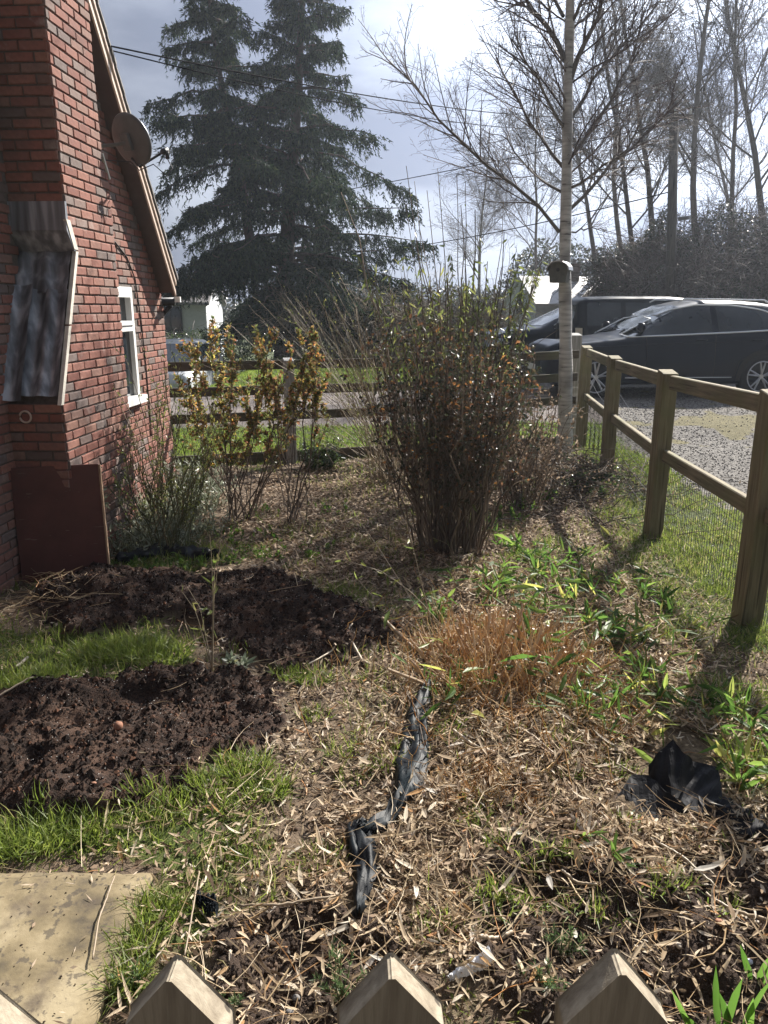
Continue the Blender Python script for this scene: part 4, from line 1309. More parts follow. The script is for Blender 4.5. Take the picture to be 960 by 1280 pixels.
leaf_mesh('foliage', [leaves_on(SP_, 1600, .5, 1.0, (.022, .046), (.014, .026), .9, .1),
                      leaves_on(S2, 4900, .3, 1.0, (.022, .046), (.014, .026), .9, .1),
                      leaves_on(SP_, 450, .2, .6, (.02, .035), (.010, .02), .9, .1)], M_LFRED, bush, b0)
# --- tall green shoots behind it
b1 = grd(.62, 6.9)
tall = thing('tall_shrub', 'tall shrub of straight upright shoots with drooping yellow green leaves behind the dark shrub', 'shrub', b1)
n = 62
a = RS.uniform(0, 2 * PI, n); q = np.sqrt(RS.rand(n))
P0 = b1 + np.stack([q * .35 * np.cos(a), q * .3 * np.sin(a), np.full(n, -.03)], -1)
ht = RS.uniform(1.5, 2.1, n); ht[:14] = RS.uniform(2.2, 2.75, 14)
P1 = b1 + np.stack([q * .85 * np.cos(a) + .0 - np.where(np.arange(n) < 14, .35, 0), q * .55 * np.sin(a), ht], -1)
T1, TR1 = stems(P0, P1, 8, .03, .008, .0085, .0028)
stem_parts(T1, TR1, 5, M_BARKD, tall, b1, 62)
T2, TR2 = side_shoots(T1[14:], 10, .35, 1.0, .15, .45, .5, .6)
stem_mesh('twigs', [(T2, TR2)], 3, M_BARKD, tall, b1, 'stuff')
leaf_mesh('foliage', [leaves_on(T2, 1100, .2, 1, (.05, .10), (.012, .02), .5, .9, 'long'), leaves_on(T1[14:], 450, .6, 1, (.05, .10), (.012, .02), .4, .9, 'long'), leaves_on(T1[:14], 60, .5, 1, (.02, .04), (.008, .012), .4, .1)], M_LFYEL, tall, b1)
# --- pale fan of bare twigs leaning left
b2 = grd(.12, 7.1)
fan = thing('bare_shrub', 'shrub of thin pale bare twigs fanning out to the left behind the dark shrub', 'shrub', b2)
n = 88
P0 = b2 + np.stack([RS.normal(0, .10, n), RS.normal(0, .12, n), np.full(n, 0)], -1)
ang = RS.normal(-.28, .36, n); Ln = RS.uniform(1.1, 2.1, n)
P1 = b2 + np.stack([np.sin(ang) * Ln, RS.normal(0, .35, n), np.cos(ang) * Ln * .98], -1)
F1, FR1 = stems(P0, P1, 7, .06, .014, .0042, .0013)
stem_parts(F1, FR1, 4, M_BARKP, fan, b2, 60)
F2, FR2 = side_shoots(F1, 7, .35, 1, .12, .42, .45, .25)
stem_mesh('twigs', [(F1[60:], FR1[60:]), ], 4, M_BARKP, fan, b2, 'stuff')
stem_mesh('fine_twigs', [(F2, FR2)], 3, M_BARKP, fan, b2, 'stuff')
leaf_mesh('buds', [leaves_on(F2, 1500, .2, 1, (.012, .03), (.006, .012), .8, .0)], M_LFYEL, fan, b2)

# --- roses
def rose(name, label, cat, base_px, tops, Ys, leaf_m, stem_m, nl, lsz, lo=.5, group=None, extra=3, sh=(.10, .28), thick=.0055, per=9):
    b = site(*base_px); b = grd(b[0], b[1])
    t_ = thing(name, label, cat, b, group=group)
    P0 = []; P1 = []
    for i, (px, py) in enumerate(tops):
        for k in range(extra):
            tp = at(px + (random.uniform(-16, 16) if k else 0), py + (random.uniform(0, 50) if k else 0), Ys + random.uniform(-.22, .22))
            P0.append(b + (random.uniform(-.09, .09), random.uniform(-.07, .07), -.02)); P1.append(tp)
    A1, B1 = stems(P0, P1, 8, -.03, .022, thick, .002)
    stem_parts(A1, B1, 5, stem_m, t_, b, 60)
    A2, B2 = side_shoots(A1, per, .25, 1, sh[0], sh[1], .8, .4, r0=.0022)
    stem_mesh('twigs', [(A2, B2)], 4, stem_m, t_, b, 'stuff')
    leaf_mesh('foliage', [leaves_on(A2, nl, .3, 1, lsz[0], lsz[1], .9, .1) if lo <= .01 else leaves_on(A2[np.where(A2[:, 0, 2] > lo - .12 * RS.rand(len(A2)) * 3)[0]], nl, .3, 1, lsz[0], lsz[1], .9, .1),
                          leaves_on(A1, nl // 5, .75, 1, lsz[0], lsz[1], .9, .1)], leaf_m, t_, b)
    return t_
rose('rose_bush', 'widest rose bush with bronze and yellow leaves in front of the rail fence', 'rose bush', (300, 648),
     [(262, 402), (238, 420), (395, 425), (246, 440), (292, 420), (345, 408), (330, 450), (310, 470), (275, 470), (365, 440), (235, 480), (380, 470)], 5.9, M_LFROSE, M_BARKD, 5200, ((.022, .045), (.014, .028)), .62, extra=2, thick=.0052, per=13)
rose('rose_bush', 'tall thin rose bush with a forked base right beside the fence post behind the garden', 'rose bush', (372, 655),
     [(383, 402), (395, 432), (350, 470), (400, 480), (340, 520)], 5.75, M_LFROSE, M_BARKD, 1300, ((.022, .042), (.014, .026)), .95, extra=2, per=6)
rose('rose_bush', 'straggly green stemmed bush close to the window wall, rising from the silvery low plants', 'rose bush', (208, 694),
     [(120, 590), (272, 505), (160, 520), (196, 478), (226, 490), (178, 560), (248, 520), (216, 440), (140, 575), (262, 560), (236, 600)], 5.0, M_LFYEL, M_BARKG, 1500, ((.018, .042), (.006, .014)), .2, sh=(.10, .30), per=12, thick=.0045)
# long pale shoot arching up over the brick wall
b = grd(*site(196, 660)[:2])
sht = thing('climbing_shoot', 'thin pale shoots with tiny fresh leaves arching up across the sunlit brick chimney', 'climbing shoots', b)
def pathpx(lst, Y0, Y1):
    return np.array([at(px, py, Y0 + (Y1 - Y0) * i / (len(lst) - 1)) for i, (px, py) in enumerate(lst)])
def resample(P, K):
    P = np.asarray(P, float); d = np.r_[0, np.cumsum(np.linalg.norm(np.diff(P, axis=0), axis=1))]; s = np.linspace(0, d[-1], K)
    return np.stack([np.interp(s, d, P[:, i]) for i in range(3)], -1)
shoots = [pathpx([(198, 655), (185, 600), (165, 540), (140, 485), (105, 440), (66, 405)], 5.3, 5.05), pathpx([(198, 655), (192, 590), (168, 520), (130, 470), (80, 440)], 5.3, 5.05),
          pathpx([(200, 655), (190, 580), (178, 510), (158, 450), (120, 410)], 5.3, 5.1), pathpx([(200, 655), (205, 560), (195, 480), (172, 420)], 5.3, 5.2),
          pathpx([(196, 655), (170, 590), (130, 530), (95, 500)], 5.3, 5.0), pathpx([(196, 655), (165, 570), (120, 500), (85, 478)], 5.3, 5.05)]
Ps = np.stack([resample(p, 12) for p in shoots])
stem_mesh('shoot', [(Ps, np.linspace(.004, .0014, 12)[None].repeat(len(Ps), 0))], 5, M_BARKP, sht, b)
ps2, pr2 = side_shoots(Ps, 5, .4, 1, .04, .12, .6, .4, r0=.0015)
stem_mesh('side_twigs', [(ps2, pr2)], 3, M_BARKP, sht, b, 'stuff')
leaf_mesh('foliage', [leaves_on(Ps, 60, .45, 1, (.018, .035), (.01, .018), .9, 0, spread=.012), leaves_on(ps2, 90, .4, 1, (.015, .03), (.008, .015), .9, 0, spread=.01)], M_LFYEL, sht, b)

# --- silvery low plants by the wall
def lowplant(name, label, cat, spots, mat, n, L, W, hgt, rad, style='long', stemmat=M_BARKG, group=None, droop=0.0, per_stem=9):
    bx = site(*spots[0]); base = grd(bx[0], bx[1])
    t_ = thing(name, label, cat, base, group=group)
    P0 = []; P1 = []
    ns = max(8, n // per_stem // len(spots))
    for (px, py) in spots:
        c = site(px, py)
        for k in range(ns):
            a = random.uniform(0, 2 * PI); q = math.sqrt(random.random()) * rad
            x, y = c[0] + q * math.cos(a), c[1] + q * math.sin(a)
            z = Hs(x, y); P0.append((x, y, z - .01)); P1.append((x + math.cos(a) * hgt * .4 * random.random(), y + math.sin(a) * hgt * .4 * random.random(), z + hgt * random.uniform(.35, 1.1)))
    A1, B1 = stems(P0, P1, 5, .03, .03, .0028, .001)
    stem_mesh('stems', [(A1, B1)], 4, stemmat, t_, base, 'stuff')
    leaf_mesh('foliage', [leaves_on(A1, n, .15, 1, L, W, .8, droop, style)], mat, t_, base)
    return t_
lowplant('sage_plant', 'low silvery grey green plant spreading along the foot of the brick wall', 'low plant', [(140, 690), (180, 690), (215, 682), (200, 660), (160, 672), (190, 672), (225, 668), (165, 650), (205, 645), (150, 690), (250, 668), (240, 650)], M_LFSAGE, 3300, (.025, .06), (.007, .014), .22, .17)
lowplant('sage_plant', 'taller silvery leaved plant with long pale leaves standing behind the green stemmed bush', 'low plant', [(245, 640), (262, 632), (230, 628)], M_LFSAGE, 700, (.05, .09), (.010, .017), .48, .12, per_stem=11)
# leaves peeping over the board
bx = at(118, 640, 4.75); base = grd(bx[0], bx[1])
pe = thing('sage_plant', 'silvery plant peeping over the right top corner of the red brown board', 'low plant', base)
P0 = [base + (random.uniform(-.05, .05), random.uniform(-.05, .05), -.02) for _ in range(12)]
P1 = [at(random.uniform(102, 150), random.uniform(562, 650), 4.72 + random.uniform(-.08, .12)) for _ in range(12)]
A1, B1 = stems(P0, P1, 6, .05, .02, .004, .0015)
stem_mesh('stems', [(A1, B1)], 4, M_BARKG, pe, base)
leaf_mesh('foliage', [leaves_on(A1, 240, .65, 1, (.03, .06), (.010, .018), .8, .1, 'long')], M_LFSAGE, pe, base)
lowplant('spurge_plant', 'low round dark green plant at the foot of the rail fence', 'low plant', [(402, 585)], M_LFDARK, 900, (.04, .08), (.012, .02), .26, .17)
lowplant('green_weeds', 'strip of bright green leafy weeds in front of the black sheet', 'weeds', [(150, 712), (180, 714), (210, 712), (240, 708), (262, 706), (285, 700), (215, 705)], M_LFGREEN, 900, (.02, .045), (.008, .016), .06, .12, 'leaf')
lowplant('green_weeds', 'small leafy weeds scattered between the rose bushes', 'weeds', [(330, 690), (390, 690), (345, 668), (285, 672), (360, 700), (410, 640), (325, 640)], M_LFGREEN, 700, (.02, .04), (.010, .018), .06, .16, 'leaf')
lowplant('green_weeds', 'fresh green weeds right of the foot of the dark shrub', 'weeds', [(600, 665), (655, 640), (672, 625), (630, 690), (660, 700), (640, 650)], M_LFGREEN, 520, (.03, .07), (.010, .018), .12, .10, 'long')
lowplant('green_weeds', 'small blue green thistle seedling on the compost', 'weeds', [(300, 835)], M_LFSAGE, 90, (.03, .06), (.010, .016), .06, .05, 'long')
lowplant('ivy_patch', 'dark shiny ivy trailing at the foot of the fence corner', 'ivy', [(735, 590), (720, 605), (750, 600), (700, 590), (745, 615)], M_LFDARK, 900, (.03, .05), (.025, .04), .12, .22, 'leaf')
# --- brush pile
bp = grd(1.55, 6.9)
bpt = thing('brush_pile', 'pile of dead brown twigs heaped between the dark shrub and the birch trunk', 'brush pile', bp)
n = 900
c = np.stack([RS.normal(1.5, .5, n), RS.normal(6.9, .55, n)], -1)
zz = H(c[:, 0], c[:, 1]) + RS.rand(n) ** 1.5 * .34 * np.exp(-((c[:, 0] - 1.5) ** 2 + (c[:, 1] - 6.9) ** 2) / .6)
P0 = np.concatenate([c, zz[:, None]], 1); P1 = P0 + heading(n, -.15, .5) * RS.uniform(.15, .6, (n, 1))
A1, B1 = stems(P0, P1, 5, 0, .05, .0045, .0015)
stem_mesh('twigs', [(A1, B1)], 4, M_TWIG, bpt, bp, 'stuff')
leaf_mesh('dead_leaves', [leaves_on(A1, 2600, 0, 1, (.02, .045), (.012, .025), .9, .1)], M_MULCH, bpt, bp)
# brown shrub skirt right of the dark shrub
b3 = grd(1.15, 6.1)
sk = thing('dead_shrub', 'low tangled shrub with brown leaves filling the gap between the dark shrub and the birch', 'shrub', b3)
n = 70
a = RS.uniform(0, 2 * PI, n); q = np.sqrt(RS.rand(n))
P0 = b3 + np.stack([q * .15 * np.cos(a), q * .15 * np.sin(a), np.zeros(n)], -1); P1 = b3 + np.stack([q * .48 * np.cos(a), q * .5 * np.sin(a), RS.uniform(.5, 1.05, n)], -1)
A1, B1 = stems(P0, P1, 7, .05, .03, .005, .0018); A2, B2 = side_shoots(A1, 9, .2, 1, .1, .3, .9, .1)
stem_parts(A1, B1, 4, M_BARKD, sk, b3, 40)
stem_mesh('twigs', [(A1[40:], B1[40:])], 3, M_BARKD, sk, b3, 'stuff'); stem_mesh('fine_twigs', [(A2, B2)], 3, M_BARKD, sk, b3, 'stuff')
leaf_mesh('foliage', [leaves_on(A2, 1800, .2, 1, (.02, .045), (.012, .022), .9, .2)], M_MULCH, sk, b3)
# ================================================================== BACKGROUND TREES
M_NEEDLE = leafmat('conifer_needles', [(0, (.010, .018, .014)), (.5, (.022, .040, .026)), (.85, (.040, .065, .034)), (1, (.07, .085, .03))], .8, .22, 1.4, .12)
M_BARKC = plain('conifer_bark', (.07, .05, .038), .9, vary=.3, scale=10, bump=.5)
M_BARKT = leafmat('grey_bark', [(0, (.08, .072, .066)), (.6, (.14, .125, .115)), (1, (.20, .185, .17))], .85, .0001, 1)
M_BTWIG = leafmat('birch_twigs', [(0, (.06, .045, .045)), (.6, (.11, .085, .08)), (1, (.18, .14, .13))], .7, .0001, 1)
m, t = nodes_of('birch_bark')
geo = t.nodes.new('ShaderNodeNewGeometry'); pos = geo.outputs['Position']
g = noise(t, 11, 5, .6, vec=pos, stretch=(.35, .35, 2.6)); g2 = noise(t, 2.2, 3, .5, vec=pos); g3 = noise(t, 50, 4, vec=pos)
cc = ramp(t, g, [(.33, (.05, .047, .045)), (.39, (.36, .35, .335)), (.55, (.54, .525, .50)), (.75, (.68, .665, .64))])
cc = mixc(t, ramp(t, g2, [(.50, (0, 0, 0)), (.60, (.7, .7, .7))]), cc, (.20, .19, .175))
finish(t, cc, .7, g3, .3, .003)
M_BIRCH = m

def grow(p, d, L, r, lvl, P, out, rs):
    """recursive branch; out[level] collects (points, radii)"""
    K = P['K'][lvl]
    pts = [p]; d = d / np.linalg.norm(d)
    st = L / (K - 1); trop = P['trop'][lvl]; jit = P['jit'][lvl]
    for i in range(K - 1):
        d = d + rs.normal(0, jit, 3); d[2] += trop
        d = d / math.sqrt(d @ d)
        p = p + d * st; pts.append(p)
    pts = np.array(pts)
    rad = np.linspace(r, r * P['tap'][lvl], K)
    out[lvl].append((pts, rad))
    if lvl + 1 >= len(P['K']):
        return
    n = max(1, int(P['n'][lvl] * (L / P['Lref'][lvl]) + rs.rand()))
    for k in range(n):
        s = P['s0'][lvl] + (1 - P['s0'][lvl]) * (k + rs.rand()) / n
        f = min(s, .999) * (K - 1); i = int(f); f -= i
        q = pts[i] * (1 - f) + pts[i + 1] * f; tg = pts[i + 1] - pts[i]; tg = tg / math.sqrt(tg @ tg)
        u = rs.normal(0, 1, 3); u = u - tg * (u @ tg); u = u / math.sqrt(u @ u)
        a = P['ang'][lvl] * rs.uniform(.7, 1.3)
        dd = tg * math.cos(a) + u * math.sin(a)
        LL = L * P['ratio'][lvl] * rs.uniform(.6, 1.2) * (1.15 - .65 * s)
        grow(q, dd, LL, max(P['rmin'], (r * (1 - s) + r * P['tap'][lvl] * s) * P['rr'][lvl]), lvl + 1, P, out, rs)
def bake(out, sides, lv0, lv1):
    parts = []
    for lv in range(lv0, lv1):
        if not out[lv]: continue
        K = len(out[lv][0][0])
        Ps = np.stack([o[0] for o in out[lv]]); Rr = np.stack([o[1] for o in out[lv]])
        V, F = tube_batch(Ps, Rr, sides[lv]); parts.append((V, F, np.repeat(RS.rand(len(Ps)), K * sides[lv])))
    return join_arrays(parts)
# --- birch ---------------------------------------------------------------
BY = 8.62
bb0 = grd(at(706, 560, BY)[0], BY)
birch = thing('birch_tree', 'bare silver birch with pale trunk standing at the corner where the two fences meet', 'tree', bb0)
rs = np.random.RandomState(5)
tk = [bb0 + (0, 0, -.2), bb0 + (.0, 0, .0), at(707, 480, BY), at(707, 400, BY), at(706, 330, BY), at(708, 240, BY), at(709, 160, BY), at(711, 80, BY), at(713, 0, BY), at(716, -120, BY), at(724, -260, BY), at(728, -380, BY)]
tr = [.110, .092, .080, .073, .068, .061, .055, .048, .040, .030, .018, .008]
tkP = resample(np.array(tk), 26); tkR = np.interp(np.linspace(0, 1, 26), np.linspace(0, 1, len(tr)), tr) * .9 * (1 + .06 * np.sin(np.arange(26) * 2.1))
V, F = tube_batch(tkP[None], tkR[None], 14)
V += (np.random.RandomState(2).rand(len(V), 3) - .5) * .006
mk('trunk', V - bb0, F, M_BIRCH, birch, True)
BP = dict(K=[8, 6, 5, 4], trop=[.03, .03, .01, -.01], jit=[.07, .10, .13, .16], tap=[.3, .35, .5, .6], n=[13, 10, 7], Lref=[2.4, 1.0, .5], s0=[.15, .1, .1], ang=[.62, .62, .7], ratio=[.52, .5, .5], rr=[.5, .55, .6], rmin=.0014)
out = [[], [], [], []]
limbs = [([(699, 290), (672, 262), (640, 232), (600, 200), (560, 160), (525, 115), (490, 75)], .021, -.3), ([(712, 262), (740, 232), (775, 198), (815, 160), (850, 132)], .022, .3),
         ([(706, 75), (690, 45), (665, 10), (640, -25), (620, -70)], .03, .2), ([(713, 100), (728, 60), (745, 20), (760, -30), (770, -90)], .028, -.2),
         ([(705, 210), (680, 175), (655, 140), (635, 105), (620, 70)], .020, .5), ([(711, 200), (735, 165), (765, 120), (790, 70), (805, 20)], .022, .4),
         ([(706, 160), (685, 120), (660, 85), (640, 50)], .018, -.5), ([(712, 150), (735, 110), (765, 70), (800, 30), (840, -20)], .020, .5), ([(702, 240), (675, 225), (645, 195), (625, 165)], .016, .6),
         ([(714, 30), (735, -20), (760, -60)], .02, -.4), ([(704, 20), (680, -30), (650, -70)], .02, .5), ([(712, 235), (745, 215), (780, 190), (800, 150)], .016, -.6), ([(715, 290), (735, 285), (760, 288)], .010, -.4)]
lim_P = []
for lst, r, dy in limbs:
    pp = np.array([at(px, py, BY + dy * 1.2 * i / (len(lst) - 1)) for i, (px, py) in enumerate(lst)])
    pp = resample(pp, 8) + np.r_[np.zeros((1, 3)), rs.normal(0, .015, (7, 3))]
    L = np.linalg.norm(pp[-1] - pp[0]); rad = np.linspace(r, r * .35, 8)
    lim_P.append((pp, rad))
    V, F = tube_batch(pp[None] - bb0, rad[None], 8); mk('limb', V, F, M_BARKT, birch, True, {'rnd': np.full(len(V), .6)})
    n = int(15 * L / 1.6) + 4
    for k in range(n):
        s = .12 + .88 * (k + rs.rand()) / n; f = min(s, .999) * 7; i = int(f); f -= i
        q = pp[i] * (1 - f) + pp[i + 1] * f; tg = norm(pp[i + 1] - pp[i]); u = rs.normal(0, 1, 3); u = norm(u - tg * (u @ tg)); a = rs.uniform(.4, .85)
        grow(q, tg * math.cos(a) + u * math.sin(a) + (0, 0, .12), (.55 + .55 * rs.rand()) * (1.15 - .6 * s), r * .34, 1, BP, out, rs)
for k in range(26):
    s = rs.uniform(.42, 1.0); f = min(s, .999) * 25; i = int(f); f -= i
    q = tkP[i] * (1 - f) + tkP[i + 1] * f; a = rs.uniform(0, 2 * PI)
    grow(q, np.array((math.cos(a), math.sin(a) * .8, .75)), rs.uniform(.7, 1.3), .011, 1, BP, out, rs)
V, F, A = bake(out, [6, 5, 3, 3], 1, 4)
mk('twigs', V - bb0, F, M_BTWIG, birch, True, {'rnd': A}, 'stuff')
tips = np.stack([o[0] for o in out[3]])
print('birch twigs', len(out[1]), len(out[2]), len(out[3]))
leaf_mesh('buds', [leaves_on(tips, 9000, .3, 1, (.010, .022), (.004, .007), .8, .1, 'diamond')], M_BTWIG, birch, bb0)
# nest box
M_NB = plain('nest_box_wood', (.10, .10, .085), .8, vary=.25, scale=20, bump=.3)
nbp = at(700, 340, BY - .14)
nb = thing('nest_box', 'small round roofed grey nest box fixed to the birch trunk', 'nest box', nbp + (0, 0, -.11))
q = MB(); th = np.linspace(0, PI, 9)
prof = [(.085, 0), (.10, .12)] + [(.105 * math.cos(a), .125 + .085 * math.sin(a)) for a in th] + [(-.10, .12), (-.085, 0)]
q.prism([(x, z) for x, z in prof], 1, -.075, .055); nbo = q.build('box', M_NB, nb); nbo.rotation_euler = (0, 0, -.5)
q = MB(); ro = [(.125 * math.cos(a), .125 + .098 * math.sin(a)) for a in th] + [(.112 * math.cos(a), .125 + .088 * math.sin(a)) for a in th[::-1]]
q.prism(ro, 1, -.105, .065); o = q.build('box_roof', M_METALG, nb); o.rotation_euler = (0, 0, -.5)
q = MB(); a = np.linspace(0, 2 * PI, 16)[:-1]; q.prism([(.02 * math.cos(k), .13 + .02 * math.sin(k)) for k in a], 1, -.078, -.07); o = q.build('entrance_hole', M_BLACKP, nb); o.rotation_euler = (0, 0, -.5)

# --- big conifer ----------------------------------------------------------
CY = 24.5
c0 = at(352, 400, CY); c0 = grd(c0[0], CY)
con = thing('conifer_tree', 'tall dark evergreen conifer with drooping boughs and two tops beyond the lawn', 'tree', c0)
rs = np.random.RandomState(8)
px2m = CY / FPX
lead = [([(352, 420), (362, 250), (372, 120), (378, 0), (382, -110)], .30), ([(318, 330), (292, 180), (272, 80), (262, 0), (256, -60)], .17)]
V_ = []
needles = []; wood = []
def bough(q, az, L, droop, dens=1.0, thick=.05):
    K = 8; s = np.linspace(0, 1, K)
    d = np.array((math.cos(az), math.sin(az), 0))
    up0 = rs.uniform(.0, .32)
    P = q + d * (L * s)[:, None] + UPZ * (L * (up0 * s - droop * s ** 2 + .10 * np.maximum(0, s - .75) * 3))[:, None]
    P[1:] += rs.normal(0, .02 * L, (K - 1, 3)) * .5
    wood.append((P, np.linspace(thick, .008, K)))
    side = np.array((-d[1], d[0], 0))
    n = int((30 + 50 * L) * dens)
    ss = rs.uniform(.12, 1, n); f = ss * (K - 1) * .999; i = f.astype(int); f = (f - i)[:, None]
    q0 = P[i] * (1 - f) + P[i + 1] * f
    w_ = (.10 + .26 * L * ss * (1.12 - ss) * 1.5)
    lat = rs.uniform(-1, 1, n)
    q1 = q0 + side * (lat * w_)[:, None] + d * (np.abs(lat) * w_ * .6)[:, None] - UPZ * (np.abs(lat) ** 1.5 * w_ * .5)[:, None] + rs.normal(0, .03, (n, 3))
    k = 13
    Lb = rs.uniform(.10, .62, (n, 1)) * (.45 + .6 * min(1, L / 3)) * rs.uniform(.6, 1.1)
    Db = norm(side * np.sign(lat)[:, None] * rs.uniform(.1, .9, (n, 1)) + d * rs.uniform(.0, .9, (n, 1)) + rs.normal(0, .3, (n, 3)) - UPZ * rs.uniform(.2, 1.7, (n, 1)))
    sb = rs.rand(n * k, 1)
    Q = np.repeat(q1, k, 0) + np.repeat(Db * Lb, k, 0) * sb - UPZ * np.repeat(Lb, k, 0) * sb ** 2 * .35 + rs.normal(0, .018, (n * k, 3))
    D = norm(np.repeat(Db, k, 0) * .8 + rs.normal(0, .55, (n * k, 3)) - UPZ * .35)
    Ln = rs.uniform(.07, .17, n * k)
    needles.append(leaf_batch(Q, D, Ln, rs.uniform(.022, .050, n * k), None, 0, 'strand', rs))
for li, (lst, r) in enumerate(lead):
    pp = resample(np.array([at(a, b, CY + (0 if li == 0 else -.3)) for a, b in lst]), 16)
    if li == 0: pp[0] = c0 + (0, 0, -.3)
    V, F = tube_batch(pp[None] - c0, np.linspace(r, .03, 16)[None], 10); mk('trunk', V, F, M_BARKC, con, True)
    nb_ = 80 if li == 0 else 40
    for k in range(nb_ + (22 if li == 0 else 0)):
        s = (k + rs.rand()) / nb_ if k < nb_ else rs.uniform(.0, .22)
        s = .06 + .94 * s if li == 0 else .25 + .75 * s
        f = s * 14.999; i = int(f); f -= i
        q = pp[i] * (1 - f) + pp[i + 1] * f
        zz = q[2]
        # crown radius in metres at this height (measured from the outline)
        if li == 0:
            Rr_ = np.interp(zz, [.5, 2, 3.5, 4.6, 6, 7.4, 8.6, 9.8, 11.5, 13], [3.9, 4.2, 4.3, 4.2, 3.5, 2.5, 1.5, 1.25, .9, .3])
        else:
            Rr_ = np.interp(zz, [3, 5, 6.5, 7.5, 8.5, 9.3, 10, 11, 12], [2.4, 2.9, 2.8, 2.3, 1.5, 1.3, 1.2, .8, .3])
        az = k * 2.39996 + rs.uniform(-.3, .3)
        if rs.rand() < .25: Rr_ *= rs.uniform(.45, .75)
        bough(q, az, Rr_ * rs.uniform(.78, 1.14), rs.uniform(.22, .62) if zz < 8 else rs.uniform(.1, .3), 1.0)
wP = np.stack([p for p, r in wood]); wR = np.stack([r for p, r in wood])
V, F = tube_batch(wP - c0, wR, 5); mk('boughs', V, F, M_BARKC, con, True, kind='stuff')
V, F, A = join_arrays(needles)
print('needles', len(F))
mk('crown', V - c0, F, M_NEEDLE, con, False, {'rnd': A}, 'stuff')

# --- bare woodland trees on the right --------------------------------------
TPar = dict(K=[9, 7, 6, 5, 4], trop=[.02, .05, .05, .03, .02], jit=[.06, .10, .14, .16, .18], tap=[.25, .3, .35, .5, .6], n=[20, 11, 9, 7], Lref=[12, 4.0, 1.8, .9], s0=[.25, .15, .1, .1], ang=[.75, .65, .65, .7], ratio=[.42, .48, .5, .5], rr=[.40, .5, .55, .6], rmin=.006)
def tree_meshes(seed, P, Ht, r):
    rs_ = np.random.RandomState(seed); o_ = [[] for _ in P['K']]
    grow(np.zeros(3), np.array((rs_.normal(0, .05), rs_.normal(0, .05), 1.)), Ht, r, 0, P, o_, rs_)
    V0, F0, A0 = bake(o_, [9, 6, 4, 3, 3], 0, 1); V1, F1_, A1_ = bake(o_, [9, 6, 4, 3, 3], 1, 2); V2, F2_, A2_ = bake(o_, [9, 6, 4, 3, 3], 2, len(P['K']))
    print('tree', [len(a) for a in o_])
    limbs_ = [mk('limb', *tube_batch(p[None], r_[None], 6), M_BARKT, smooth=True, attrs={'rnd': np.full(len(p) * 6, .5)}, me_only=True) for p, r_ in o_[1]]
    return (mk('trunk', V0, F0, M_BARKT, None, True, {'rnd': A0}, me_only=True), limbs_, mk('twigs', V2, F2_, M_BARKT, None, True, {'rnd': A2_}, me_only=True))
TM = [tree_meshes(s, TPar, 12, r) for s, r in ((21, .12), (34, .10), (47, .13))]
def place_tree(k, x, y, sc, rz, label, group='bare woodland trees behind the cars'):
    tr_ = thing('bare_tree', label, 'tree', grd(x, y) - np.array((0, 0, .3)), group=group)
    tr_.rotation_mode = 'ZYX'; tr_.rotation_euler = (0, -.011 * x + .02 * math.sin(x * 7), rz)      # the wood leans towards the lane; tr_.scale = (sc, sc, sc)
    a, ls, b = TM[k]
    link(bpy.data.objects.new('trunk', a), tr_)
    for l in ls: link(bpy.data.objects.new('limb', l), tr_)
    o = bpy.data.objects.new('twigs', b); o['kind'] = 'stuff'; link(o, tr_)
woods = [(862, 27, 1.0, 0, 'bare tree straight behind the utility pole'), (905, 29, 1.05, 1, 'ivy footed bare tree second from the right edge of the photo'), (955, 28, 1.15, 2, 'bare tree at the right edge of the photo'),
         (812, 31, .98, 2, 'bare tree with forked limbs just left of the utility pole'), (777, 34, .95, 0, 'bare tree seen between birch and utility pole, above the white bungalow chimney'), (800, 27, .72, 1, 'smaller bare tree left of the utility pole'),
         (668, 44, .8, 1, 'distant bare tree behind the left gable of the white bungalow'), (745, 40, .95, 2, 'distant bare tree directly behind the white bungalow roof'), (1010, 30, 1.2, 0, 'bare tree just outside the right edge'), (930, 37, 1.25, 1, 'tallest distant bare tree filling the gap near the right edge'), (600, 50, .7, 0, 'far bare tree seen through the tall green shoots')]
for i, (px, Y, sc, k, lab) in enumerate(woods):
    if px > 1000: continue
    q = at(px, 390, Y)
    place_tree(k, q[0], Y, sc, i * 1.3, lab)
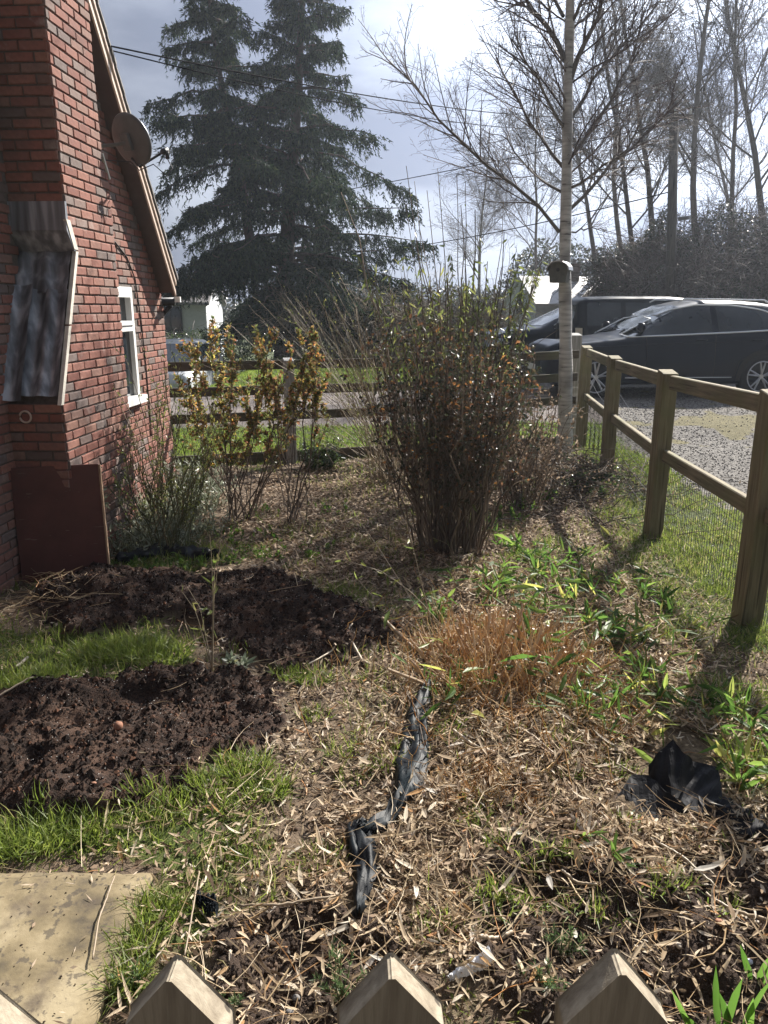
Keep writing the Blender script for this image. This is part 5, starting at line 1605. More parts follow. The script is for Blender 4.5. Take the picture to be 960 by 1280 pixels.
# --- ivy bank / hedge behind the cars --------------------------------------
M_IVY = leafmat('ivy_leaves', [(0, (.018, .026, .014)), (.5, (.038, .050, .026)), (.85, (.07, .075, .04)), (1, (.14, .12, .08))], .28, .25, 1.5, .7)
M_BRMB = leafmat('bramble_twigs', [(0, (.07, .055, .05)), (.6, (.13, .105, .095)), (1, (.20, .17, .155))], .7, .0001, 1)
def hedge(name, label, cat, x0, x1, yf, depth, htf, nleaf, ntwig, L, mat, twigm=None, rnd=0):
    rs_ = np.random.RandomState(rnd)
    b = grd((x0 + x1) / 2, yf((x0 + x1) / 2))
    t_ = thing(name, label, cat, b)
    x = rs_.uniform(x0, x1, nleaf); dd = rs_.rand(nleaf) ** 1.6 * depth
    y = np.array([yf(v) for v in x]) + dd
    hmax = htf(x) * (.72 + .5 * fbm(x, y, 1.3, 3, 55 + rnd)) * np.interp(dd, [0, depth * .35, depth], [.55, 1, .9])
    z = H(x, y) + hmax * (rs_.rand(nleaf) ** .55)
    k = rs_.rand(nleaf) < .25 + .9 * sstep(.35, .55, fbm(x + z * .8, y + z, .55, 3, 66))
    q = np.stack([x, y, z], -1)[k]; n = len(q)
    D = norm(rand_dirs(n, rs_) + (0, -.35, -.2))
    V, F, A = leaf_batch(q, D, rs_.uniform(.6, 1.2, n) * L, rs_.uniform(.4, .8, n) * L, norm(rand_dirs(n, rs_) + (0, -.5, .8)), 0, 'diamond', rs_)
    mk('foliage', V - b, F, mat, t_, False, {'rnd': A}, 'stuff')
    if ntwig:
        x = rs_.uniform(x0, x1, ntwig); y = np.array([yf(v) for v in x]) + rs_.rand(ntwig) * depth; z = H(x, y) + htf(x) * rs_.rand(ntwig) * .9
        P0 = np.stack([x, y, z], -1); d = norm(rand_dirs(ntwig, rs_) + (0, -.2, .7)); P1 = P0 + d * rs_.uniform(.5, 2.1, (ntwig, 1))
        A1, B1 = stems(P0, P1, 6, 0, .06, .010, .004, rs_, .25)
        stem_mesh('twigs', [(A1, B1)], 3, twigm or M_BRMB, t_, b, 'stuff')
    return t_
hedge('ivy_bank', 'tall tangled ivy and bramble bank behind the parked cars', 'hedge', 6.6, 17, lambda x: 21.2 - .05 * x, 4.5, lambda x: 2.6 + .0 * x, 95000, 9500, .085, M_IVY, rnd=1)
hedge('ivy_thicket', 'dark ivy covered thicket between the white bungalow and the utility pole', 'hedge', 6.7, 9.2, lambda x: 24.0, 3, lambda x: 3.2 + 0 * x, 26000, 900, .09, M_IVY, rnd=2)
hedge('hedge', 'brownish leafless hedge left of the dark shrub at the back of the lawn', 'hedge', -3.0, 3.4, lambda x: 21.5, 1.6, lambda x: 1.35 + .0 * x, 15000, 2600, .06, M_MULCH, M_BARKP, rnd=3)
hedge('distant_hedge', 'long distant hedge along the horizon behind the lawn', 'hedge', -26, 22, lambda x: 52, 3, lambda x: 3.0 + 0 * x, 36000, 2500, .26, M_IVY, rnd=4)
hedge('roadside_hedge', 'dark hedge under the conifer beside the white van', 'hedge', -12, -3.2, lambda x: 26.5, 2, lambda x: 1.5 + 0 * x, 16000, 300, .08, M_LFDARK, rnd=6)

# --- utility pole and wires --------------------------------------------------
M_POLE = woodmat('dark_pole_wood', (.06, .052, .045), (.10, .088, .075), (.15, .13, .11))
plx = at(843, 380, 21.0); pb = grd(plx[0], 21.0)
pole = thing('utility_pole', 'tall dark wooden utility pole rising behind the parked cars', 'pole', pb)
zt_ = at(843, 128, 21.0)[2]; PLX = at(843, 128, 21.0)[0] - pb[0]      # the pole leans a little
q = MB(); q.tube([(0, 0, -.5), (PLX * .5, 0, (zt_ - pb[2]) * .5), (PLX, 0, zt_ - pb[2])], [.145, .125, .105], 14); q.build('pole_shaft', M_POLE, pole, True)
q = MB(); q.box((PLX, -.14, zt_ - pb[2] - .35), (.9, .07, .10), bev=.01); q.build('crossarm', M_POLE, pole)
q = MB(); q.tube([(PLX * .5 + .12, -.1, at(845, 274, 21)[2] - pb[2]), (PLX * .5 + .28, -.4, at(845, 274, 21)[2] - pb[2])], .05, 8); q.build('pole_lamp', M_METALG, pole)
for dx in (-.38, .38, 0):
    q = MB(); q.tube([(PLX + dx, -.14, zt_ - pb[2] - .3), (PLX + dx, -.14, zt_ - pb[2] - .17)], [.035, .025], 8); q.build('insulator', M_WHITE, pole, True)
M_CABLE = plain('black_cable', (.02, .02, .022), .95, spec=.05)
def wire(label, pts, rad=.009):
    b = np.asarray(pts[0], float)
    P = resample(np.asarray(pts, float), 30); 
    q = MB(); q.tube(P - b, rad, 5); o = q.build('overhead_cable', M_CABLE, None, True); o.location = tuple(b)
    tag(o, label, 'cable')
ptop = np.array((pb[0] + PLX, pb[1] - .14, zt_ - .2))
def sagline(a, b, sag):
    f = np.linspace(0, 1, 24)[:, None]; return a * (1 - f) + b * f - UPZ * (4 * sag * f * (1 - f))
h0 = hp(1.62, OVH + .02, 0); h0[2] = at(133, 57, h0[1])[2]
wire('upper of two cables running from the house gable across the conifer to the pole', sagline(h0, ptop + (-.38, 0, 0), .30), .006)
wire('lower of two cables running from the house gable across the conifer to the pole', sagline(h0 + (0, .03, -.02), ptop + (0, 0, -.05), .46), .005)
wire('cable crossing the sky above the tall green shoots towards the birch', sagline(at(380, 246, 34), ptop + (.38, 0, .0) - (0, 0, .2), .1), .014)
wire('lowest cable crossing the sky behind the tall green shoots', sagline(at(440, 316, 40), at(843, 238, 21.0) + (0, .15, 0), .25), .016)
# ================================================================== CARS
M_PAINTD = plain('dark_blue_car_paint', (.005, .010, .022), .35, .0, vary=.05, spec=.12, coat=.5)
M_PAINTB = plain('black_car_paint', (.005, .008, .014), .4, .0, vary=.05, spec=.12, coat=.4)
M_PAINTW = plain('white_car_paint', (.62, .64, .66), .35, 0, vary=.04, coat=.6)
M_CARGL = plain('tinted_car_glass', (.022, .030, .038), .04, .0, vary=.3, scale=2.5, spec=.9)
M_SCREEN = plain('windscreen_glass', (.06, .07, .075), .10, .0, vary=.05, spec=.7)
M_CHROME = plain('chrome', (.78, .80, .82), .22, .55, vary=.02)
M_TYRE = plain('tyre_rubber', (.014, .014, .015), .85, vary=.2, scale=30)
M_ALLOY = plain('alloy_rim', (.55, .56, .58), .3, .85, vary=.05)
M_LAMP = plain('headlamp_glass', (.55, .58, .60), .08, .3, vary=.1, spec=1.0)
M_TAIL = plain('tail_lamp', (.25, .012, .010), .2, vary=.05)
M_AMBER = plain('cream_lamp', (.70, .60, .42), .3, vary=.05)
M_SEAM = plain('dark_seam', (.004, .004, .005), .6)
M_PLATE = plain('number_plate', (.70, .70, .66), .4)
def chaikin(P, n):
    for _ in range(n):
        Q = [P[0]]
        for a, b in zip(P[:-1], P[1:]):
            Q += [a * .75 + b * .25, a * .25 + b * .75]
        Q.append(P[-1]); P = np.array(Q)
    return P
def car_body(st):
    """st rows: x, z_bottom, z_belt, z_top, half width sill, belt, top -> closed lofted shell"""
    st = np.array(st, float); xs = st[:, 0]
    xx = np.unique(np.concatenate([np.linspace(xs.min(), xs.max(), 70), xs]))
    o = np.argsort(xs); g = lambda c: np.interp(xx, xs[o], st[o, c])
    def sm(v):
        w_ = v.copy(); w_[1:-1] = .25 * v[:-2] + .5 * v[1:-1] + .25 * v[2:]; return w_
    zb, zl, zt, ws, wl, wt = [sm(sm(g(c))) for c in range(1, 7)]
    V = []; 
    for i, x in enumerate(xx):
        ctrl = np.array([(0, zb[i]), (ws[i] * .85, zb[i]), (ws[i], zb[i] + .06), (ws[i] + .01, zb[i] + .5 * (zl[i] - zb[i])), (wl[i] + .012, zl[i] - .06), (wl[i], zl[i]),
                         (wt[i] + (wl[i] - wt[i]) * .12, zl[i] + (zt[i] - zl[i]) * .86), (wt[i] * .86, zt[i] - .012), (wt[i] * .5, zt[i] + .008), (0, zt[i] + .012)])
        c = chaikin(ctrl, 2)
        if i == 0: m_ = len(c)
        V += [(x, y, z) for y, z in c] + [(x, -y, z) for y, z in c[-2:0:-1]]
    per = 2 * m_ - 2; n = len(xx)
    F = [(i * per + k, i * per + (k + 1) % per, (i + 1) * per + (k + 1) % per, (i + 1) * per + k) for i in range(n - 1) for k in range(per)]
    return np.array(V), np.array(F), [np.arange(per)[::-1][None], (np.arange(per) + (n - 1) * per)[None]]
class Car:
    def __init__(s, name, label, loc, rz, paint, st, sc=1.0):
        s.t = thing(name, label, 'car', loc, rz); s.t.scale = (sc,) * 3
        V, F, caps = car_body(st); s.body = mk('body', V, [np.asarray(F)] + caps, paint, s.t, True)
        tri = [tuple(f) for f in F]
        s.bvh = BVHTree.FromPolygons([tuple(v) for v in V], tri + [tuple(c[0]) for c in caps])
    def proj(s, x, z, side, off):
        h = s.bvh.ray_cast(Vector((x, side * 3, z)), Vector((0, -side, 0)))
        if h[0] is None: return np.array((x, side * .6, z))
        n_ = np.array(h[1]); 
        if n_[1] * side < 0: n_ = -n_
        return np.array(h[0]) + n_ * off
    def top(s, x, y, off, frm='z'):
        h = s.bvh.ray_cast(Vector((x, y, 4)), Vector((0, 0, -1))) if frm == 'z' else s.bvh.ray_cast(Vector((frm, y, x)), Vector((-math.copysign(1, frm), 0, 0)))
        if h[0] is None: return None
        n_ = np.array(h[1]); d_ = (0, 0, 1) if frm == 'z' else (math.copysign(1, frm), 0, 0)
        if n_ @ np.array(d_) < 0: n_ = -n_
        return np.array(h[0]) + n_ * off
    def panel(s, name, mat, x0, x1, bot, topf, side, off=.006, nx=16, nz=6, parent=None):
        V = []
        for i in range(nx + 1):
            x = x0 + (x1 - x0) * i / nx
            for j in range(nz + 1):
                f = j / nz; V.append(s.proj(x, bot(x) * (1 - f) + topf(x) * f, side, off))
        F = [(i * (nz + 1) + j, (i + 1) * (nz + 1) + j, (i + 1) * (nz + 1) + j + 1, i * (nz + 1) + j + 1) for i in range(nx) for j in range(nz)]
        return mk(name, V, F, mat, parent or s.t, True)
    def line(s, name, mat, pts, side, rad=.008, off=.004, parent=None, n=40):
        P = resample(np.array([(x, 0, z) for x, z in pts]), n); P = np.array([s.proj(p[0], p[2], side, off) for p in P])
        q = MB(); q.tube(P, rad, 6); return q.build(name, mat, parent or s.t, True)
    def patch(s, name, mat, y0, y1, bot, topf, frm, off=.006, ny=14, nz=8):
        """panel seen from the front/rear (frm=+3/-3) in y,z"""
        V = []
        for i in range(ny + 1):
            y = y0 + (y1 - y0) * i / ny
            for j in range(nz + 1):
                f = j / nz; z = bot(y) * (1 - f) + topf(y) * f
                p = s.top(z, y, off, frm); V.append(p if p is not None else (0, y, z))
        F = [(i * (nz + 1) + j, (i + 1) * (nz + 1) + j, (i + 1) * (nz + 1) + j + 1, i * (nz + 1) + j + 1) for i in range(ny) for j in range(nz)]
        return mk(name, V, F, mat, s.t, True)
    def wheel(s, x, y, r, side, spokes=5, w_=.12):
        wh = MB()
        prof = [(r * .66, w_ * .9), (r * .72, w_), (r * .93, w_), (r, w_ * .75), (r, -w_ * .75), (r * .93, -w_), (r * .66, -w_)]
        seg = 36; V = []
        for rr, yy in prof:
            for k in range(seg):
                a = 2 * PI * k / seg; V.append((rr * math.cos(a), yy * side, rr * math.sin(a)))
        F = [(i * seg + k, i * seg + (k + 1) % seg, (i + 1) * seg + (k + 1) % seg, (i + 1) * seg + k) for i in range(len(prof) - 1) for k in range(seg)]
        wh.add(V, F); o = wh.build('wheel', M_TYRE, s.t, True); o.location = (x, y * side, r)
        rm_ = MB(); th = np.linspace(0, 2 * PI, 37)
        rm_.tube([(r * .68 * math.cos(a), w_ * .92 * side, r * .68 * math.sin(a)) for a in th], .013, 6, cap=False)
        for k in range(spokes):
            for da in (-.11, .11):
                a = 2 * PI * k / spokes + .3; c1 = np.array((math.cos(a + da * .5), 0, math.sin(a + da * .5))) * r * .12; c2 = np.array((math.cos(a + da * 1.6), 0, math.sin(a + da * 1.6))) * r * .66
                rm_.tube([c1 + (0, w_ * .78 * side, 0), (c1 + c2) / 2 + (0, w_ * .90 * side, 0), c2 + (0, w_ * .92 * side, 0)], [.02, .016, .013], 6)
        rm_.tube([(0, w_ * .6 * side, 0), (0, w_ * .88 * side, 0)], [.045, .04], 12)
        rm_.build('rim', M_ALLOY, o)
        dk = MB(); dk.tube([(0, w_ * .15 * side, 0), (0, w_ * .30 * side, 0)], r * .66, 24); dk.build('brake_disc', M_SEAM, o)
    def arch(s, x, r, side):
        V = []; n = 24
        for k in range(n + 1):
            a = PI * 1.12 * k / n - PI * .06
            for rr in (r * .2, r * .7, r * 1.10, r * 1.2):
                z = r + rr * math.sin(a); p = s.proj(x + rr * math.cos(a), max(z, .16), side, .004 if rr < r * 1.15 else .010); p[2] = max(z, .16); V.append(p)
        F = [(k * 4 + j, (k + 1) * 4 + j, (k + 1) * 4 + j + 1, k * 4 + j + 1) for k in range(n) for j in range(3)]
        mk('wheel_arch', V, F, M_SEAM, s.t, True)
# --- dark estate car in front of the bank ------------------------------------
SUV = [(2.30, .36, .60, .74, .60, .60, .45), (2.24, .26, .66, .86, .72, .72, .60), (2.05, .22, .74, .96, .82, .80, .70), (1.75, .22, .82, .94, .90, .88, .76), (1.3, .22, .90, .99, .93, .90, .80), (.98, .22, .97, 1.03, .94, .90, .80),
       (.75, .22, .99, 1.11, .94, .90, .74), (.35, .22, 1.02, 1.37, .94, .90, .66), (.05, .22, 1.03, 1.53, .94, .90, .63), (-.4, .22, 1.04, 1.625, .94, .90, .62), (-1.0, .22, 1.06, 1.62, .94, .91, .62), (-1.5, .22, 1.08, 1.585, .94, .91, .60),
       (-1.9, .24, 1.10, 1.52, .92, .89, .58), (-2.12, .28, 1.11, 1.36, .90, .86, .58), (-2.28, .34, 1.06, 1.14, .84, .80, .60), (-2.36, .42, .92, 1.0, .74, .72, .56)]
ra = np.array((6.12, 12.5)); fa = np.array((3.42, 12.32))
cc_ = (ra + fa) / 2 + .81 * np.array((-.066, .998)); hd_ = math.atan2(fa[1] - ra[1], fa[0] - ra[0])
suv = Car('parked_car', 'large dark blue family car with chrome window line parked beyond the side fence', (cc_[0], cc_[1], Hs(*cc_) - .01), hd_, M_PAINTD, SUV, .955)
for sd_ in (1, -1):
    top_ = lambda x: float(np.interp(x, [-1.95, -1.75, -1.4, -.9, -.3, .1, .45, .78, .98], [1.20, 1.34, 1.46, 1.525, 1.53, 1.46, 1.31, 1.14, 1.045]))
    bt_ = lambda x: float(np.interp(x, [-1.95, -1.0, 1.0], [1.165, 1.115, 1.03]))
    suv.panel('rear_window', M_CARGL, -1.90, -.62, bt_, top_, sd_)
    suv.panel('front_window', M_CARGL, -.52, .88, bt_, top_, sd_)
    xs_ = np.linspace(-1.93, .95, 24)
    suv.line('window_trim', M_CHROME, [(x, top_(x) + .012) for x in xs_] , sd_, .014)
    suv.line('window_trim', M_CHROME, [(x, bt_(x) - .012) for x in xs_] + [(.97, 1.06)], sd_, .015)
    suv.line('window_trim', M_CHROME, [(-1.93, bt_(-1.93) - .01), (-1.90, 1.25), (-1.74, 1.36)], sd_, .011)
    for pts in ([(-.57, 1.09), (-.57, .40)], [(.62, 1.03), (.60, .7), (.66, .40)], [(-.57, .38), (.66, .38)], [(-1.5, 1.10), (-1.42, .85), (-1.0, .62), (-.95, .40)], [(-.57, .385), (-.95, .385)]):
        suv.line('door_seam', M_SEAM, pts, sd_, .005, .001)
    suv.line('body_crease', M_PAINTD, [(1.5, .86), (0, .93), (-1.9, .98)], sd_, .012, -.003)
    suv.line('sill_trim', M_CHROME, [(.95, .36), (-.9, .36)], sd_, .010, .004)
    for hx in (-.32, -1.28):
        p = suv.proj(hx, .975, sd_, .02); q = MB(); q.box(p, (.19, .03, .028), bev=.01); q.build('door_handle', M_PAINTD, suv.t)
    p = suv.proj(.68, 1.10, sd_, .10); q = MB(); q.box(p, (.13, .22, .15), bev=.05); mo = q.build('wing_mirror', M_PAINTD, suv.t, True)
    for x in (1.45, -1.42):
        suv.arch(x, .37, sd_); suv.wheel(x, .845, .37, sd_)
    q = MB(); q.tube([(0.0, .60 * sd_, 1.60), (-.1, .60 * sd_, 1.645), (-1.5, .59 * sd_, 1.625), (-1.6, .59 * sd_, 1.58)], .014, 6); q.build('roof_rail', M_CHROME, suv.t, True)
    suv.panel('headlamp', M_LAMP, 2.0, 2.22, lambda x: .70, lambda x: .78 + (2.22 - x) * .2, sd_, .006, 6, 4)
    suv.panel('tail_lamp', M_TAIL, -2.26, -2.0, lambda x: .93, lambda x: 1.04, sd_, .006, 6, 4)
# windscreen
V = []; nyy, nxx = 14, 10
for i in range(nyy + 1):
    for j in range(nxx + 1):
        y = -.70 + 1.4 * i / nyy; lim = abs(y) / .7
        x = .78 - .10 * lim + (.10 - .78) * (j / nxx) * (1 - .0 * lim); p = suv.top(x, y * (1 - .12 * j / nxx), .006); V.append(p)
mk('windscreen', V, [(i * (nxx + 1) + j, (i + 1) * (nxx + 1) + j, (i + 1) * (nxx + 1) + j + 1, i * (nxx + 1) + j + 1) for i in range(nyy) for j in range(nxx)], M_SCREEN, suv.t, True)
suv.patch('grille', M_SEAM, -.38, .38, lambda y: .40, lambda y: .70, 3)
suv.patch('number_plate', M_PLATE, -.26, .26, lambda y: .44, lambda y: .55, 3, .012)
suv.patch('rear_window_glass', M_CARGL, -.5, .5, lambda y: 1.16, lambda y: 1.40, -3)
# --- boxy black four wheel drive behind ----------------------------------------
BOX = [(2.15, .42, .80, .92, .74, .74, .64), (2.05, .36, .90, 1.06, .84, .82, .74), (1.5, .36, 1.04, 1.12, .89, .87, .80), (.95, .36, 1.08, 1.16, .90, .88, .80), (.60, .36, 1.10, 1.48, .90, .87, .74), (.35, .36, 1.10, 1.72, .90, .87, .70),
       (-.2, .36, 1.12, 1.77, .90, .87, .69), (-1.4, .36, 1.14, 1.77, .90, .87, .69), (-2.0, .38, 1.14, 1.75, .90, .86, .69), (-2.18, .42, 1.13, 1.70, .88, .84, .67), (-2.26, .46, 1.10, 1.2, .84, .82, .66)]
bxp = at(762, 376, 16.0)
box = Car('four_by_four', 'black boxy four wheel drive parked between the birch trunk and the large dark car', (5.75, 15.9, Hs(5.7, 15.9)), R(2), M_PAINTB, BOX, .92)
for sd_ in (1, -1):
    tb = lambda x: float(np.interp(x, [-2.05, -1.95, .3, .62], [1.56, 1.64, 1.64, 1.24])); bb_ = lambda x: 1.17
    for x0, x1 in ((-2.0, -1.28), (-1.18, -.42), (-.32, .60)):
        box.panel('side_window', M_CARGL, x0, x1, bb_, tb, sd_)
    for x0 in (-1.23, -.37, .62):
        box.line('door_seam', M_SEAM, [(x0, 1.15), (x0, .55)], sd_, .006, .001)
    for hx in (-.60, -1.42):
        p = box.proj(hx, 1.06, sd_, .02); q = MB(); q.box(p, (.2, .03, .03), bev=.01); q.build('door_handle', M_CHROME, box.t)
    p = box.proj(.55, 1.2, sd_, .10); q = MB(); q.box(p, (.1, .2, .2), bev=.03); q.build('wing_mirror', M_PAINTB, box.t, True)
    for x in (1.35, -1.35):
        box.arch(x, .38, sd_); box.wheel(x, .80, .38, sd_)
    box.panel('tail_lamp', M_AMBER, -2.24, -2.10, lambda x: .95, lambda x: 1.12, sd_, .01, 4, 4)
box.patch('rear_window_glass', M_CARGL, -.6, .6, lambda y: 1.2, lambda y: 1.6, -3)
box.patch('windscreen', M_SCREEN, -.6, .6, lambda y: 1.2, lambda y: 1.62, 3)
# --- blue car left of the birch --------------------------------------------------
SAL = [(2.15, .34, .58, .70, .66, .66, .5), (2.05, .26, .68, .86, .78, .76, .62), (1.6, .22, .84, .96, .85, .83, .72), (1.0, .22, .92, 1.03, .86, .84, .72), (.7, .22, .94, 1.18, .86, .83, .66), (.2, .22, .96, 1.42, .86, .83, .58),
       (-.3, .22, .97, 1.50, .86, .83, .56), (-1.1, .22, .98, 1.49, .86, .83, .56), (-1.7, .24, 1.0, 1.38, .85, .81, .56), (-2.0, .28, 1.0, 1.14, .82, .78, .60), (-2.12, .4, .9, .98, .74, .72, .55)]
sal = Car('hatchback_car', 'dark blue hatchback with chrome edged windows half hidden left of the birch trunk', (4.25, 17.4, Hs(4.25, 17.4)), R(180 + 8), M_PAINTD, SAL, 1.0)
for sd_ in (1, -1):
    tb = lambda x: float(np.interp(x, [-1.75, -1.4, -.9, -.2, .2, .75], [1.12, 1.32, 1.39, 1.39, 1.32, 1.03])); bb_ = lambda x: 1.0 + .0 * x
    sal.panel('side_window', M_CARGL, -1.6, -.55, bb_, tb, sd_); sal.panel('side_window', M_CARGL, -.45, .70, bb_, tb, sd_)
    xs_ = np.linspace(-1.65, .74, 16)
    sal.line('window_trim', M_CHROME, [(x, tb(x) + .012) for x in xs_], sd_, .014); sal.line('window_trim', M_CHROME, [(x, .985) for x in xs_], sd_, .012)
    p = sal.proj(.55, 1.03, sd_, .10); q = MB(); q.box(p, (.12, .2, .13), bev=.04); q.build('wing_mirror', M_PAINTD, sal.t, True)
    for x in (1.32, -1.32):
        sal.arch(x, .33, sd_); sal.wheel(x, .77, .33, sd_)
    sal.panel('headlamp', M_LAMP, 1.85, 2.10, lambda x: .64, lambda x: .78, sd_, .008, 6, 4)
sal.patch('headlamp', M_LAMP, .42, .66, lambda y: .60, lambda y: .76, 3, .01); sal.patch('headlamp', M_LAMP, -.66, -.42, lambda y: .60, lambda y: .76, 3, .01)
sal.patch('number_plate', M_PLATE, -.26, .26, lambda y: .38, lambda y: .49, 3, .014)
sal.patch('grille', M_CHROME, -.36, .36, lambda y: .56, lambda y: .62, 3, .012)
sal.patch('windscreen', M_SCREEN, -.62, .62, lambda y: 1.04, lambda y: 1.40, 3)
# --- white van at the left, seen from the front ------------------------------------
van = Car('white_car', 'white car facing the garden beyond the rail fence, beside the brick house corner', (-5.05, 18.6, Hs(-5.05, 18.6)), R(-88), M_PAINTW, SAL, 1.0)
van.patch('windscreen', M_SCREEN, -.62, .62, lambda y: 1.04, lambda y: 1.42, 3, .012)
for s_ in (1, -1):
    van.patch('headlamp', M_LAMP, min(.42 * s_, .66 * s_), max(.42 * s_, .66 * s_), lambda y: .60, lambda y: .76, 3, .01)
    for x in (1.32, -1.32):
        van.arch(x, .33, s_); van.wheel(x, .77, .33, s_)
    p = van.proj(.55, 1.03, s_, .10); q = MB(); q.box(p, (.12, .2, .13), bev=.04); q.build('wing_mirror', M_PAINTW, van.t, True)
    van.panel('side_window', M_CARGL, -1.6, .7, lambda x: 1.0, lambda x: float(np.interp(x, [-1.75, -1.4, -.9, -.2, .2, .75], [1.12, 1.32, 1.39, 1.39, 1.32, 1.03])), s_)
van.patch('grille', M_SEAM, -.36, .36, lambda y: .54, lambda y: .64, 3, .012)
van.patch('number_plate', M_PLATE, -.26, .26, lambda y: .38, lambda y: .49, 3, .014)

# ================================================================== DISTANT HOUSES
M_BOARDW = plain('white_weatherboard', (.60, .62, .64), .6, vary=.06)
M_SLATE = plain('pale_roof_sheet', (.46, .46, .47), .5, .0, vary=.12, scale=4)
M_WALLW = plain('white_rendered_wall', (.52, .55, .58), .8, vary=.08)
def house_box(name, label, loc, rz, L, W, Hh, rise, wallm, roofm_, over=.3):
    t_ = thing(name, label, 'house', loc, rz)
    q = MB(); q.prism([(-W / 2, 0), (W / 2, 0), (W / 2, Hh), (0, Hh + rise), (-W / 2, Hh)], 0, -L / 2, L / 2); wl_ = q.build('wall', wallm, t_)
    sl_ = rise / (W / 2); e = W / 2 + over
    q = MB()
    for s_ in (1, -1):
        P = [(x, s_ * yy, zz) for x in (-L / 2 - over * .6, L / 2 + over * .6) for yy, zz in ((e, Hh - over * sl_ + .01), (0, Hh + rise + .01), (0, Hh + rise + .15), (e, Hh - over * sl_ + .13))]
        q.add(P, [(0, 1, 2, 3), (7, 6, 5, 4), (0, 4, 5, 1), (1, 5, 6, 2), (2, 6, 7, 3), (3, 7, 4, 0)])
    r_ = q.build('roof', roofm_, t_)
    return t_, wl_, r_
def hwin(t_, x, y, z, w_, h_, axis, outd):
    q = MB()
    f = .07
    def bx(a, b, c, d, m, yo): 
        sz = (c, .08, d) if axis == 0 else (.08, c, d); m.box((x + a if axis == 0 else x + yo * outd, y + yo * outd if axis == 0 else y + a, z + b), sz)
    bx(0, h_ / 2, w_, f, q, .03); bx(0, -h_ / 2, w_, f, q, .03); bx(-w_ / 2, 0, f, h_ - f, q, .03); bx(w_ / 2, 0, f, h_ - f, q, .03); bx(0, 0, f * .6, h_ - f, q, .028)
    o = q.build('window', M_SEAM, t_); g_ = MB(); bx(0, 0, w_ - f * .5, h_ - f * .5, g_, .002); g_.build('pane', M_CARGL, o)
bg_ = at(683, 392, 38); 
gl_ = grd(8.9, 40)
t1, w1, r1 = house_box('white_bungalow', 'white bungalow with pale bright roof and chimney in the distance behind the cars', (9.3, 39.5, .1), R(14), 5.2, 3.6, 1.75, 1.15, M_WALLW, M_SLATE, .25)
hwin(t1, -2.6, 0, 1.7, .55, .9, 1, -1); hwin(t1, -.6, -1.8, 1.3, 1.0, .9, 0, -1)
q = MB(); q.box((.1, -.2, 2.95), (.42, .42, 1.2), bev=.02); q.box((.1, -.2, 3.58), (.50, .50, .10), bev=.01); ch_ = q.build('chimney', plain('grey_chimney_brick', (.16, .13, .115), .9), r1)
q = MB(); q.tube([(.1, -.2, 3.6), (.1, -.2, 3.85)], .1, 10); q.build('chimney_pot', M_TILE, ch_)
cl_ = at(222, 430, 33)
t2, w2, r2 = house_box('weatherboard_cottage', 'white weatherboarded cottage with black framed window, glimpsed left of the conifer', (cl_[0] - 2.0, 35, -.75), R(4), 6.4, 5, 2.6, 1.1, M_BOARDW, M_TILE)
for k in range(12):
    q = MB(); z = .18 + k * .2
    q.prism([(-2.52, z - .10), (-2.50, z + .10), (-2.535, z - .10)], 0, -3.2, 3.2); q.build('board', M_BOARDW, w2)
hwin(t2, 1.72, -2.55, 1.8, .9, 1.15, 0, -1)
# ================================================================== FOREGROUND THINGS
# paved slab
m, t = nodes_of('sandy_slab')
g = noise(t, 4.5, 5, .6); g2 = noise(t, 60, 5, .6); g3 = noise(t, 11, 4)
cc = ramp(t, g, [(.38, (.07, .055, .034)), (.46, (.14, .108, .058)), (.55, (.21, .165, .092)), (.66, (.30, .245, .15))])
g4 = noise(t, 34, 3, .6)
cc = mixc(t, ramp(t, g4, [(.58, (0, 0, 0)), (.64, (.7, .7, .7))]), cc, (.05, .04, .03))
cc = mixc(t, ramp(t, g3, [(.52, (0, 0, 0)), (.70, (.75, .75, .75))]), cc, (.075, .055, .038))
finish(t, cc, .9, g2, .5, .003)
M_SLAB = m
sx0, sx1, sy0, sy1 = -1.55, -.672, 1.0, 1.845
slab = thing('paving_slab', 'sandy coloured paving slab with grass creeping over its edges at the lower left', 'paving slab', ((sx0 + sx1) / 2, (sy0 + sy1) / 2, -.02))
q = MB(); 
n = 26; xs_ = np.linspace(sx0, sx1, n) - (sx0 + sx1) / 2; ys_ = np.linspace(sy0, sy1, n) - (sy0 + sy1) / 2
XX, YY = np.meshgrid(xs_, ys_); ed = np.minimum(np.minimum(XX - xs_[0], xs_[-1] - XX), np.minimum(YY - ys_[0], ys_[-1] - YY))
ZZ = .045 + (fbm(XX, YY, .1, 3, 7) - .5) * .006 - .010 * np.exp(-ed / .006)
jx = np.where(ed <= 0, (fbm(XX * 3, YY * 3, .12, 2, 4) - .5) * .02, 0)
V = np.stack([XX + jx, YY + jx, ZZ], -1).reshape(-1, 3); ix = np.arange(n * n).reshape(n, n)
F = np.stack([ix[:-1, :-1], ix[:-1, 1:], ix[1:, 1:], ix[1:, :-1]], -1).reshape(-1, 4)
edge = np.concatenate([ix[0], ix[1:, -1], ix[-1, -2::-1], ix[-2:0:-1, 0]]); low = V[edge] - (0, 0, .08); k = len(V)
V = np.concatenate([V, low]); m_ = len(edge); F2 = [(edge[i], k + i, k + (i + 1) % m_, edge[(i + 1) % m_]) for i in range(m_)]
mk('slab', V, np.concatenate([F, np.array(F2)]), M_SLAB, slab, True)

